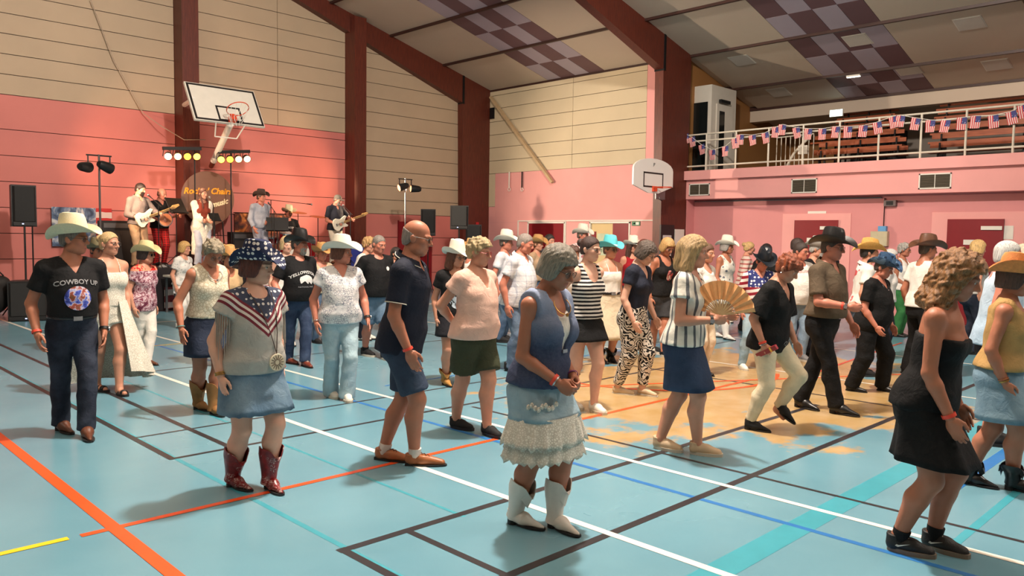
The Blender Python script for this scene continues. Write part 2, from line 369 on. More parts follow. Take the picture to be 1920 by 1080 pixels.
bxw(par, 'balcony_fascia', (16.97, -18, 2.62), (17.6, 11.33, 3.10), M_PINKL); bxw(par, 'balcony_coping', (16.86, -18, 3.09), (17.12, 11.33, 3.31), M_PINKL); setp(MB().box((17.12, -18, 3.06), (24, 18.5, 3.24)).build('floor_balcony', M_WALLG), kind='structure')
for x0, x1, y0, y1 in ((1292, 1330, 345, 366), (1484, 1531, 336, 361), (1723, 1783, 326, 353)):
    A = onU(x0, y0, 16.95); B = onU(x1, y1, 16.95); vg = empty('vent_grille', (16.97, (A.y+B.y)/2, (A.z+B.z)/2)); hh = (A.z-B.z)/2; hw = (A.y-B.y)/2
    setp(vg, 'white framed ventilation grille in the balcony front, '+('leftmost by the wooden column' if x0 < 1400 else ('middle one of three' if x0 < 1700 else 'rightmost one of three')), 'vent', 'vent grilles')
    q = MB(); q.box((-.02, -hw, -hh), (-.001, -hw+.025, hh)).box((-.02, hw-.025, -hh), (-.001, hw, hh)).box((-.02, -hw, hh-.025), (-.001, hw, hh)).box((-.02, -hw, -hh), (-.001, hw, -hh+.025)).box((-.018, -.006, -hh), (-.001, .006, hh)); q.build('grille_frame', M_WHITE, vg)
    MB().box((-.004, -hw+.02, -hh+.02), (-.0005, hw-.02, hh-.02)).build('grille_backing', mat('grille_shadow', (50, 46, 40), .8), vg)
    for k in range(9):
        zz = -hh+.04+(2*hh-.08)*k/8.; MB().add([(-.014, -hw+.02, zz-.006), (-.014, hw-.02, zz-.006), (-.005, hw-.02, zz+.010), (-.005, -hw+.02, zz+.010)], [(0,1,2,3),(3,2,1,0)]).build('slat', mat('grille_slat', (128, 118, 100), .5), vg)
# back of the balcony
wb = MB().box((23.0, -18, 3.2), (23.3, 18.5, 6.0)).build('wall_balcony_back', M_WALLG); setp(wb, kind='structure')
pv = onU(1570, 230, 22.9).y; pv2 = onU(1700, 230, 22.9).y
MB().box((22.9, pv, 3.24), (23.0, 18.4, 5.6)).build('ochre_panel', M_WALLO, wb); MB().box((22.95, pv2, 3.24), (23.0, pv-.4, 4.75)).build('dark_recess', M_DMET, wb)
bm_ = MB().box((20.45, -18, 4.92), (20.75, 18.5, 5.35)).build('trim_9', M_CEIL); setp(bm_, kind='structure')
tw = MB().box((17.3, 11.27, 3.2), (23, 11.5, 6.2)).build('wall_balcony_side', M_WALLO); setp(tw, kind='structure')
# ------------------------------------------------------------------ ceiling: panels between purlins, chequered strip of tiles in each bay
cl = empty('ceiling', (10, 7, 7.9)); setp(cl, kind='structure')
def slab(u0, u1, v0, v1, m, name, up=0.):
    q = MB(); t = .04
    vs = []
    for dz in (up, up+t):
        for (u, v) in ((u0, v0), (u1, v0), (u1, v1), (u0, v1)): vs.append((u-10, v-7, ceil_z(u)+dz-7.9))
    q.add(vs, [(0,3,2,1),(4,5,6,7),(0,1,5,4),(1,2,6,5),(2,3,7,6),(3,0,4,7)])
    return q.build(name, m, cl)
PUR = [3.0, 5.58, 7.49, 9.40, 11.30, 13.20, 15.11, 17.03, 19.07, 20.45]
BAYS = [(11.27, 18.3, 15.83), (4.02, 11.03, 8.58), (-3.26, 3.78, 1.33)]
for bi, (b0, b1, t0) in enumerate(BAYS):
    for k in range(len(PUR)-1):
        u0, u1 = PUR[k]+.035, PUR[k+1]-.035
        if bi == 0 and u0 > 17: continue
        g = .006
        slab(u0, u1, b0, t0-2.08-g, M_CEIL, 'ceiling_panel'); slab(u0, u1, t0+g, b1, M_CEIL, 'ceiling_panel')
        um = (u0+u1)/2
        for h, (p, q_) in enumerate(((u0, um), (um, u1))):
            for c in range(4):
                dark = ((c + h) % 2 == 0)
                slab(p+g, q_-g, t0-.52*(c+1)+g, t0-.52*c-g, M_PURP if dark else M_LILAC, 'ceiling_tile')
for u in PUR[1:]:
    a0, a1 = (-3.26, 18.3) if u < 17.2 else (-3.26, 11.3)
    MB().box((u-.035-10, a0-7, ceil_z(u)-.05-7.9), (u+.035-10, a1-7, ceil_z(u)+.06-7.9)).build('purlin', M_PURL, cl)
roof = MB().add([(3, -18, 9.90), (3, 18.8, 9.90), (24, 18.8, 4.40), (24, -18, 4.40), (-11.3, -18, 6.2), (-11.3, 18.8, 6.2)], [(0,1,2,3), (1,0,4,5)]).build('roof_deck', M_CEIL, cl, loc=(-10, -7, -7.9))
MB().add([(3, -18, 9.75), (3, -3.26, 9.75), (20.5, -3.26, 5.2), (20.5, -18, 5.2)], [(0,1,2,3)]).build('ceiling_panel', M_CEIL, cl, loc=(-10, -7, -7.9))
MB().add([(3, -18, 9.75), (3, 18.5, 9.75), (-11.3, -18, 6.1), (-11.3, 18.5, 6.1)], [(0,1,3,2)]).build('ceiling_panel', M_CEIL, cl, loc=(-10, -7, -7.9))
wlf = MB().box((-11.3, -18, 0), (-11, 18.5, 6.3)).build('wall_left', M_BEIGE_DIM); setp(wlf, kind='structure')
wrr = MB().prism([(-11, 0), (24, 0), (24, 4.6), (3, 9.9), (-11, 6.2)], -18.3, -18, M_UZ).build('wall_rear', M_BEIGE_DIM); setp(wrr, kind='structure')
# unlit recessed lights above the balcony
for j, (u, v) in enumerate(((17.66, 5.02), (17.66, 10.0), (17.6, 7.2), (19.6, 10.0), (19.6, 5.0), (19.3, 6.7))):
    o = empty('recessed_light', (u, v, ceil_z(u)-.012)); setp(o, 'pale square unlit ceiling light '+('above the right part of the railing', 'nearest above the lift shaft', 'beside the front plum tiles', 'behind the lift shaft near the beam', 'near the beam at far right', 'among the rear plum tiles near the small bright lamp')[j], 'ceiling light', 'recessed balcony lights')
    Mx = Matrix.Rotation(math.atan(CS), 4, 'Y')
    MB().box((-.24, -.24, 0), (.24, .24, .02), Mx).build('diffuser', mat('light_diffuser', (205, 200, 190), .4, var=.02), o); MB().box((-.26, -.26, .008), (.26, .26, .03), Mx).build('frame', M_WHITE, o)
p = onU(1605, 136, 19.2); o = empty('emergency_light', (19.07, p.y, ceil_z(19.07)-.06)); setp(o, 'small bright white lamp shining on the balcony ceiling beam', 'lamp')
MB().box((-.04, -.16, -.04), (.04, .16, 0)).build('housing', M_WHITE, o); MB().box((-.035, -.15, -.05), (.035, .15, -.04)).build('diffuser', mat('lamp_glow', (255, 250, 240), .4, var=0, emit=(255, 250, 235), estr=6.), o)
# ------------------------------------------------------------------ housings for the main hall lamp and the added fill lamps
for i, (p, e, sz, c) in enumerate(HALL_AND_FILL_LAMPS):
    o = empty('hall_and_fill_lamp', p); setp(o, 'round unseen lamp under the roof, added as fill except the main one', 'lamp', 'hall lamps out of frame')
    MB().lathe([(.05, .55), (.10, .50), (.12, .40), (.05, .38)], 20).build('lamp_shade', M_METAL, o, True); MB().tube([(0, 0, .4), (0, 0, ceil_z(p[0])-p[2])], .012, 6).build('hanging_rod', M_DMET, o)
# ================================================================== figure tools: distance-field bodies and clothes
def surface_nets(D, xs, ys, zs):
    ins = D < 0
    cnt = np.zeros(tuple(s-1 for s in D.shape), np.int8)
    for a in (0, 1):
        for b in (0, 1):
            for c in (0, 1):
                cnt += ins[a:a+cnt.shape[0], b:b+cnt.shape[1], c:c+cnt.shape[2]]
    act = (cnt > 0) & (cnt < 8)
    idx = np.full(act.shape, -1, np.int32); I = np.argwhere(act); n = len(I)
    if n == 0: return np.zeros((0,3), np.float32), np.zeros((0,4), np.int32)
    idx[act] = np.arange(n)
    i, j, k = I.T
    acc = np.zeros((n, 3)); num = np.zeros(n)
    X = [xs, ys, zs]
    C = [(a,b,c) for a in (0,1) for b in (0,1) for c in (0,1)]
    for ax in range(3):
        for c in C:
            if c[ax]: continue
            e = list(c); e[ax] = 1
            d0 = D[i+c[0], j+c[1], k+c[2]]; d1 = D[i+e[0], j+e[1], k+e[2]]
            m = (d0 < 0) != (d1 < 0)
            t = np.where(m, d0/np.where(m, d0-d1, 1), 0)
            P = [xs[i+c[0]], ys[j+c[1]], zs[k+c[2]]]
            P[ax] = P[ax] + t*(X[ax][[i,j,k][ax]+1] - X[ax][[i,j,k][ax]])
            for q in range(3): acc[:, q] += np.where(m, P[q], 0)
            num += m
    V = acc/num[:, None]
    F = []
    s0 = ins[:-1,1:-1,1:-1]; s1 = ins[1:,1:-1,1:-1]; m = np.argwhere(s0 != s1)
    if len(m):
        a, b, c = m.T; b = b+1; c = c+1
        q = np.stack([idx[a,b-1,c-1], idx[a,b,c-1], idx[a,b,c], idx[a,b-1,c]], 1); fl_ = ins[a,b,c]; q[~fl_] = q[~fl_][:, ::-1]; F.append(q)
    s0 = ins[1:-1,:-1,1:-1]; s1 = ins[1:-1,1:,1:-1]; m = np.argwhere(s0 != s1)
    if len(m):
        a, b, c = m.T; a = a+1; c = c+1
        q = np.stack([idx[a-1,b,c-1], idx[a-1,b,c], idx[a,b,c], idx[a,b,c-1]], 1); fl_ = ins[a,b,c]; q[~fl_] = q[~fl_][:, ::-1]; F.append(q)
    s0 = ins[1:-1,1:-1,:-1]; s1 = ins[1:-1,1:-1,1:]; m = np.argwhere(s0 != s1)
    if len(m):
        a, b, c = m.T; a = a+1; b = b+1
        q = np.stack([idx[a-1,b-1,c], idx[a,b-1,c], idx[a,b,c], idx[a-1,b,c]], 1); fl_ = ins[a,b,c]; q[~fl_] = q[~fl_][:, ::-1]; F.append(q)
    return V.astype(np.float32), np.concatenate(F).astype(np.int32)
class Grid:
    def __init__(s, lo, hi, h):
        s.h = h; s.x = np.arange(lo[0], hi[0]+h, h); s.y = np.arange(lo[1], hi[1]+h, h); s.z = np.arange(lo[2], hi[2]+h, h)
        s.D = np.full((len(s.x), len(s.y), len(s.z)), .2)
    def win(s, lo, hi, pad):
        r = []
        for ax, q in enumerate((s.x, s.y, s.z)):
            a = max(0, int((lo[ax]-pad-q[0])/s.h)); b = min(len(q), int((hi[ax]+pad-q[0])/s.h)+2); r.append(slice(a, max(a, b)))
        return tuple(r), s.x[r[0], None, None] if False else s.x[r[0]][:,None,None], s.y[r[1]][None,:,None], s.z[r[2]][None,None,:]
    def union(s, fn, lo, hi, k=.02, pad=.06):
        w_, X, Y, Z = s.win(lo, hi, pad+k)
        if 0 in s.D[w_].shape: return
        a = s.D[w_]; b = fn(X, Y, Z)
        if k > 0:
            h = np.clip(.5+.5*(b-a)/k, 0, 1); s.D[w_] = b + (a-b)*h - k*h*(1-h)
        else: s.D[w_] = np.minimum(a, b)
    def cone(s, a, b, ra, rb, k=.02, sc=None, cut=False, cut0=False):
        a = np.asarray(a, float); b = np.asarray(b, float); ab = b-a; L2 = ab@ab+1e-9; L = math.sqrt(L2); R = max(ra, rb)
        def fn(X, Y, Z):
            px, py, pz = X-a[0], Y-a[1], Z-a[2]
            tt = (px*ab[0]+py*ab[1]+pz*ab[2])/L2; t = np.clip(tt, 0, 1)
            d = np.sqrt((px-t*ab[0])**2+(py-t*ab[1])**2+(pz-t*ab[2])**2) - (ra+(rb-ra)*t)
            if cut: d = np.maximum(d, (tt-1)*L)
            if cut0: d = np.maximum(d, -tt*L)
            return d
        s.union(fn, np.minimum(a, b)-R, np.maximum(a, b)+R, k)
    def ell(s, c, r, k=.02, R=None, sub=False):
        c = np.asarray(c, float); r = np.asarray(r, float); rm = r.max()
        def fn(X, Y, Z):
            px, py, pz = X-c[0], Y-c[1], Z-c[2]
            if R is not None: px, py, pz = (R[0][0]*px+R[1][0]*py+R[2][0]*pz, R[0][1]*px+R[1][1]*py+R[2][1]*pz, R[0][2]*px+R[1][2]*py+R[2][2]*pz)
            q = np.sqrt((px/r[0])**2+(py/r[1])**2+(pz/r[2])**2); q2 = np.sqrt((px/r[0]**2)**2+(py/r[1]**2)**2+(pz/r[2]**2)**2)+1e-9
            return q*(q-1)/q2
        if not sub: s.union(fn, c-rm, c+rm, k)
        else:
            w_, X, Y, Z = s.win(c-rm, c+rm, .03+k); a = s.D[w_]; b = -fn(X, Y, Z)
            h = np.clip(.5-.5*(b-a)/max(k, 1e-6), 0, 1); s.D[w_] = b+(a-b)*h + k*h*(1-h)
    def inter(s, fn): s.D = np.maximum(s.D, fn(s.x[:,None,None], s.y[None,:,None], s.z[None,None,:]))
    def mesh(s): return surface_nets(s.D, s.x, s.y, s.z)
def rotm(rx=0., ry=0., rz=0.):
    return np.array(Matrix.Rotation(rz, 3, 'Z') @ Matrix.Rotation(ry, 3, 'Y') @ Matrix.Rotation(rx, 3, 'X'))
# ------------------------------------------------------------------ head template (centre at mid-head, y forward)
def head_template(h, male):
    g = Grid((-.11, -.14, -.23), (.11, .14, .14), h)
    jw = 1.06 if male else .95
    g.ell((0, -.014, .032), (.075, .095, .086), 0)
    g.ell((0, .026, -.035), (.060*jw, .064, .082), .03); g.ell((0, .058, -.094), (.028*jw, .026, .022), .03)
    for sx in (-1, 1):
        g.ell((sx*.042, .052, -.022), (.022, .024, .022), .02); g.ell((sx*.045*jw, .015, -.075), (.020, .035, .025), .025)
        g.ell((sx*.033, .092, .004), (.017, .015, .011), .012, sub=True)
        g.cone((sx*.012, .088, .022), (sx*.048, .070, .020), .009 if male else .007, .008, .012)
        g.ell((sx*.032, .072, .002), (.015, .0125, .0125), .006)
    g.cone((0, .083, .012), (0, .108, -.028), .0085, .0125, .012); g.ell((-.012, .094, -.034), (.009, .010, .008), .008); g.ell((.012, .094, -.034), (.009, .010, .008), .008)
    g.ell((0, .082, -.062), (.026, .013, .0065), .006); g.ell((0, .081, -.073), (.021, .013, .0075), .006); g.ell((0, .096, -.0675), (.026, .010, .0020), .004, sub=True)
    g.cone((0, -.022, -.08), (0, -.045, -.23), .052 if male else .043, .058 if male else .047, .03)
    for sx in (-1, 1): g.ell((sx*.080, -.012, -.012), (.008, .019, .031), .008, rotm(.25, 0, sx*.45)); 
    V, Fq = g.mesh()
    C = np.zeros((len(V), 4), np.float32)
    x, y, z = V.T; ax = np.abs(x)
    lips = (np.exp(-(((ax)/.022)**4+((z+.0675)/.0085)**4)))*(y > .07); C[:, :3] = (.42, .13, .11); C[:, 3] = lips*.55
    brow = np.exp(-(((ax-.032)/.019)**4+((z-.0245-.10*(.032-ax)*(-1))/.0045)**4))*(y > .05)
    eyel = np.exp(-(((ax-.032)/.016)**4+((z-.006)/.010)**4))*(y > .05)
    b = np.maximum(brow*.75, eyel*.30); m = b > C[:, 3]; C[m, :3] = (.10, .06, .04); C[m, 3] = b[m]
    ck = np.exp(-(((ax-.045)/.022)**2+((z+.035)/.02)**2))*.22*(y > 0); m = ck > C[:, 3]; C[m, :3] = (.55, .16, .11); C[m, 3] = ck[m]
    # eyeballs: islands with white and iris
    VV, FF, CC = [V], [Fq], [C]; n0 = len(V)
    for sx in (-1, 1):
        ev, ec = [], []
        for a in range(7):
            th = math.pi*(.02+.96*a/6)/1.0
            for q in range(10):
                ph = 2*math.pi*q/10; d = (math.sin(th)*math.cos(ph), math.cos(th), math.sin(th)*math.sin(ph))
                ev.append((sx*.032+d[0]*.0118, .0770+d[1]*.0105, .002+d[2]*.0085)); ec.append(((.05,.035,.03,1) if a == 0 else ((.10,.075,.06,1) if a == 1 else (.62,.58,.55,1))))
        ef = [(n0+a*10+q, n0+a*10+(q+1)%10, n0+(a+1)*10+(q+1)%10, n0+(a+1)*10+q) for a in range(6) for q in range(10)]
        VV.append(np.array(ev, np.float32)); FF.append(np.array(ef, np.int32)[:, ::-1]); CC.append(np.array(ec, np.float32)); n0 += len(ev)
    return np.concatenate(VV), np.concatenate(FF), np.concatenate(CC)
# ------------------------------------------------------------------ hand template (wrist at origin, pointing -z, thumb +y, palm -x)
def hand_template(h, curl, spread=.0, thumb=0):
    g = Grid((-.10, -.075, -.21), (.04, .085, .04), h)
    g.cone((0, 0, .02), (0, 0, -.02), .024, .025, .01); g.ell((0, -.002, -.05), (.0165, .041, .052), .015); g.ell((-.008, .022, -.038), (.016, .020, .03), .012)
    for y0, L, r, dz in ((.029, .072, .0088, -.086), (.0095, .081, .009, -.092), (-.0105, .075, .0086, -.090), (-.029, .058, .0078, -.082)):
        p = np.array((0., y0, dz)); ang = 0.
        fan = (y0*spread)
        for q, fr in enumerate((.46, .30, .24)):
            ang += math.radians(curl[q]); d = np.array((-math.sin(ang), fan*6, -math.cos(ang))); d /= np.linalg.norm(d); e = p + d*L*fr
            g.cone(p, e, r*(1-.08*q), r*(1-.08*(q+1)), .004 if q else .008); p = e
    if thumb == 0: T = ((-.008, .030, -.018), (-.020, .050, -.050), (-.026, .054, -.076), (-.030, .050, -.098))
    else: T = ((-.008, .030, -.018), (-.034, .040, -.044), (-.050, .026, -.066), (-.056, .006, -.074))
    for a, b, r0, r1 in zip(T[:-1], T[1:], (.013, .0105, .0095), (.0105, .0095, .008)): g.cone(a, b, r0, r1, .006)
    return g.mesh()
TPL = {}
for lod, hh in ((0, .0062), (1, .009)):
    for male in (0, 1): TPL['head', lod, male] = head_template(hh, male)
    TPL['hand', lod, 'relax'] = hand_template(.005 if lod == 0 else .0075, (14, 22, 20)); TPL['hand', lod, 'grip'] = hand_template(.005 if lod == 0 else .0075, (58, 75, 45), 0, 1); TPL['hand', lod, 'open'] = hand_template(.005 if lod == 0 else .0075, (5, 8, 8), 1.6)
# ------------------------------------------------------------------ hair templates on the head
def hair_template(style, h=.008):
    low = {'long': -.34, 'wavy': -.30, 'braid': -.10, 'shoulder': -.21}.get(style, -.19)
    g = Grid((-.17, -.22, low), (.17, .16, .19), h)
    def hl(Y, pts):
        return np.interp(Y, [p[0] for p in pts], [p[1] for p in pts])
    wav = lambda X, Y, Z, f, a: a*(np.sin(X*f+2.1*np.sin(Z*f*.6)+1.)*np.sin(Y*f*1.1+1.3*np.sin(Z*f*.7))+.6*np.sin(Z*f*1.3+X*f*.5)*np.sin(Y*f*.9))
    if style in ('short', 'crop', 'fringe', 'spiky', 'ginger', 'bunhair', 'ponytail', 'braid', 'updo'):
        off = {'crop': .0035, 'fringe': .0035, 'short': .011, 'spiky': .016, 'ginger': .017, 'bunhair': .009, 'ponytail': .009, 'braid': .010, 'updo': .015}[style]
        g.ell((0, -.014, .032), (.075+off, .095+off, .086+off*1.1), 0); g.ell((0, -.045, -.03), (.066+off*.6, .058+off*.6, .06), .03)
        if style in ('spiky', 'ginger'): g.ell((0, .02, .075), (.07, .075, .052), .03); g.D += rnd(g, 150, .0075, 3)+rnd(g, 340, .0036, 5)
        else: g.D += wav(g.x[:,None,None], g.y[None,:,None], g.z[None,None,:], 240, .0012)
        if style == 'ginger': pts = [(-.12, -.09), (-.04, -.075), (.0, -.03), (.03, -.012), (.055, .022), (.08, .045), (.12, .05)]
        elif style == 'bunhair': pts = [(-.12, -.075), (-.04, -.06), (.0, -.012), (.03, .018), (.055, .05), (.08, .075), (.12, .08)]
        elif style in ('braid', 'ponytail', 'updo'): pts = [(-.12, -.09), (-.04, -.06), (.0, -.015), (.03, .012), (.055, .045), (.08, .07), (.12, .075)]
        else: pts = [(-.12, -.078), (-.05, -.062), (-.02, -.02), (.02, -.012), (.045, .03), (.07, .058), (.12, .068)]
        g.inter(lambda X, Y, Z: hl(Y, pts)-Z+(.007 if style in ('spiky', 'ginger') else .003)*np.sin(X*260+Y*190)*np.sin(Y*240-X*130))
        if style == 'fringe': g.inter(lambda X, Y, Z: Z-.035-.0*X+.35*(Y+.05))
        if style == 'bunhair': g.ell((0, -.125, .045), (.045, .036, .042), .01)
        if style == 'updo': g.ell((0, -.095, .075), (.055, .045, .05), .015)
        if style == 'ponytail': g.cone((0, -.11, .0), (0, -.135, -.06), .03, .035, .01); g.cone((0, -.135, -.06), (0, -.12, -.16), .035, .012, .01)
        if style == 'braid': pass
    elif style in ('bob', 'blunt'):
        o = .022 if style == 'bob' else .024
        g.ell((0, -.014, .036), (.075+o, .095+o, .086+o), 0); zb = -.085 if style == 'bob' else -.105
        for sx in (-1, 1): g.ell((sx*.058, -.016, -.035), (.042, .075, .075), .03)
        g.ell((0, -.075, -.04), (.075, .05, .07), .03)
        g.D += wav(g.x[:,None,None], g.y[None,:,None], g.z[None,None,:]*.4, 170, .0036)
        pts = [(-.12, zb), (.02, zb+.01), (.045, zb+.05), (.066, .035), (.09, .048), (.14, .05)]
        g.inter(lambda X, Y, Z: hl(Y, pts)+0*X-Z)
        g.inter(lambda X, Y, Z: np.minimum(Y-.052+.2*np.abs(X), .062-np.abs(X)+0*Y)-np.maximum(0, Z-.045)*3)
    elif style in ('shoulder', 'wavy', 'long'):
        L = {'shoulder': -.17, 'wavy': -.23, 'long': -.31}[style]; o = .03 if style == 'wavy' else .02
        g.ell((0, -.016, .036), (.078+o, .098+o, .088+o), 0)
        for sx in (-1, 1): g.cone((sx*.066, -.02, .02), (sx*.085, -.03, L+.05), .050+o*.3, .045+o*.5, .03)
        g.cone((0, -.075, .02), (0, -.085, L+.06), .075, .065+o*.3, .03)
        if style == 'wavy': g.D += wav(g.x[:,None,None], g.y[None,:,None], g.z[None,None,:], 85, .0095)+wav(g.x[:,None,None]+.03, g.y[None,:,None], g.z[None,None,:], 170, .004)
        else: g.D += wav(g.x[:,None,None], g.y[None,:,None], g.z[None,None,:]*.35, 150, .003)
        pts = [(-.16, L), (.015, L+.0), (.04, L+.08), (.058, .015), (.075, .052), (.14, .06)]
        g.inter(lambda X, Y, Z: hl(Y, pts)+0*X-Z)
        g.inter(lambda X, Y, Z: np.minimum(Y-.050+.15*np.abs(X), .060-np.abs(X)+0*Y)-np.maximum(0, Z-.05)*3)
    if style in ('wavy', 'long', 'shoulder', 'bob', 'blunt'): pass
    me_v, me_f = g.mesh()
    if style == 'braid':
        vv, ff = [me_v], [me_f]; n0 = len(me_v)
        for sx in (-1, 1):
            b = MB(); b.tube([(sx*.07, -.01, -.02), (sx*.088, .03, -.11), (sx*.085, .075, -.2), (sx*.080, .095, -.30), (sx*.078, .10, -.36)], [.022, .024, .021, .018, .008], 8)
            # braid bulges
            bv = np.array(b.v, np.float32); vv.append(bv); f4 = [f for f in b.f if len(f) == 4]; ff.append(np.array(f4, np.int32)+n0); n0 += len(bv)
        me_v, me_f = np.concatenate(vv), np.concatenate(ff)
    return me_v, me_f
def rnd(g, f, a, seed):
    rs = np.random.RandomState(seed); o = 0.
    for _ in range(7):
        k = rs.normal(size=3); k /= np.linalg.norm(k); o = o + np.sin(f*rs.uniform(.6, 1.4)*(k[0]*g.x[:,None,None]+k[1]*g.y[None,:,None]+.55*k[2]*g.z[None,None,:])+rs.uniform(0, 6.28))
    return a*o/2.6
def hair_mesh(style, lod=0):
    k = ('hair', style, lod)
    if k not in TPL:
        v, f = hair_template(style, .0066 if lod == 0 else .009); TPL[k] = np_mesh('hair_'+style, v, f)
    return TPL[k]
def beard_mesh():
    if 'beard' not in TPL:
        g = Grid((-.09, -.04, -.16), (.09, .13, .02), .008)
        g.ell((0, .030, -.042), (.064, .067, .084), 0); g.ell((0, .06, -.1), (.034, .034, .034), .03)
        g.inter(lambda X, Y, Z: Z+.03+np.maximum(0, .03-Y)*.0+0*X); g.inter(lambda X, Y, Z: -(Y-.0)+0*X+0*Z)
        g.ell((0, .098, -.068), (.026, .022, .009), .004, sub=True); v, f = g.mesh(); TPL['beard'] = np_mesh('beard', v, f)
    return TPL['beard']
# ------------------------------------------------------------------ hats
def hat_mesh(kind):
    k = ('hat', kind)
    if k in TPL: return TPL[k]
    n = 32; rows = []; bw, curl, ch, droop = {'cowboy': (.100, .046, .145, .032), 'wide': (.115, .045, .130, .035), 'star': (.085, .050, .120, .060), 'straw': (.095, .055, .125, .04), 'flat': (.10, .012, .12, .01)}[kind]
    def ring(fx, fy, zf): return [(fx(t)*math.cos(t), fy(t)*math.sin(t), zf(t)) for t in [2*math.pi*i/n for i in range(n)]]
    A, B = .090, .110
    for q in np.linspace(1, 0, 7):         # brim underside/outer to the head band
        e = q**1.0
        rows.append(ring(lambda t: A+bw*e*(.72+.0*abs(math.sin(t))), lambda t: B+bw*e, lambda t, e=e: curl*e*e*(abs(math.cos(t))**1.6)*1.6 - droop*e*e*(abs(math.sin(t))**3) - .0))
    prof = [(1.0, .0), (.985, .03), (.95, .065), (.90, .092), (.80, .112), (.60, .116), (.33, .104), (.05, .092)]
    for s_, z_ in prof:
        rows.append(ring(lambda t: A*s_*(1-.10*(z_/.116)*(math.sin(t) > 0)*abs(math.sin(t))), lambda t: B*s_, lambda t, s_=s_, z_=z_: z_*ch/.116*(1-.06*math.sin(t)*(z_/.116)) + (.018*abs(math.cos(t)) if .2 < s_ < .9 and z_ > .09 else 0)))
    V = [p for r in rows for p in r]; Fc = []
    for i in range(len(rows)-1):
        for j in range(n): Fc.append((i*n+j, i*n+(j+1)%n, (i+1)*n+(j+1)%n, (i+1)*n+j))
    Fc.append(tuple((len(rows)-1)*n+j for j in range(n)))
    # underside of the brim (thickness) back to the band
    b0 = len(V)
    for i in range(7):
        for p in rows[i]: V.append((p[0]*.995, p[1]*.995, p[2]-.005))
    for i in range(6):
        for j in range(n): Fc.append((b0+(i+1)*n+j, b0+(i+1)*n+(j+1)%n, b0+i*n+(j+1)%n, b0+i*n+j))
    for j in range(n): Fc.append((b0+j, b0+(j+1)%n, (j+1)%n, j))
    Fc.append(tuple(b0+6*n+j for j in reversed(range(n))))
    me = bpy.data.meshes.new('hat_'+kind); me.from_pydata(V, [], Fc); me.update(); me.polygons.foreach_set('use_smooth', np.ones(len(me.polygons), dtype=bool)); me.set_sharp_from_angle(angle=math.radians(60))
    TPL[k] = me
    b = MB(); pr = [(.0, .004), (.0, .026)]
    bb = []
    for z_, s_ in ((.004, 1.012), (.028, 1.0)):
        bb.append([(A*s_*1.005*math.cos(t), B*s_*1.005*math.sin(t), z_) for t in [2*math.pi*i/n for i in range(n)]])
    vb = bb[0]+bb[1]; TPL['hatband', kind] = np_mesh('hat_band', vb, [(j, (j+1)%n, n+(j+1)%n, n+j) for j in range(n)])
    return me
def cap_mesh():
    if 'cap' not in TPL:
        g = Grid((-.12, -.14, -.02), (.12, .22, .15), .009)
        g.ell((0, -.014, .034), (.084, .105, .092), 0); g.inter(lambda X, Y, Z: .030-Z+0*X+0*Y)
        g.ell((0, .10, .042), (.072, .085, .010), .006); g.inter(lambda X, Y, Z: .026-Z+0*X+0*Y); v, f = g.mesh(); TPL['cap'] = np_mesh('cap', v, f)
    return TPL['cap']
def glasses_mesh():
    if 'glasses' not in TPL:
        b = MB()
        for sx in (-1, 1):
            pts = [(sx*.034+.024*math.cos(t), .099-.010*abs(.6*math.cos(t)) , .000+.019*math.sin(t)) for t in [2*math.pi*i/12 for i in range(13)]]; b.tube(pts, .0015, 5, False)
            b.tube([(sx*.058, .094, .006), (sx*.080, .05, .008), (sx*.084, -.01, .006)], .0015, 4)
        b.tube([(-.011, .101, .004), (0, .106, .006), (.011, .101, .004)], .002, 4); TPL['glasses'] = b.mesh('glasses', True, 60)
        b = MB()
        b.add([(0, .0985, 0)]+[(.023*math.cos(t), .0985-.010*abs(.6*math.cos(t)), .018*math.sin(t)) for t in [2*math.pi*i/12 for i in range(12)]], [(0, i+1, (i+1)%12+1) for i in range(12)])
        TPL['lens'] = b.mesh('lens')
    return TPL['glasses']
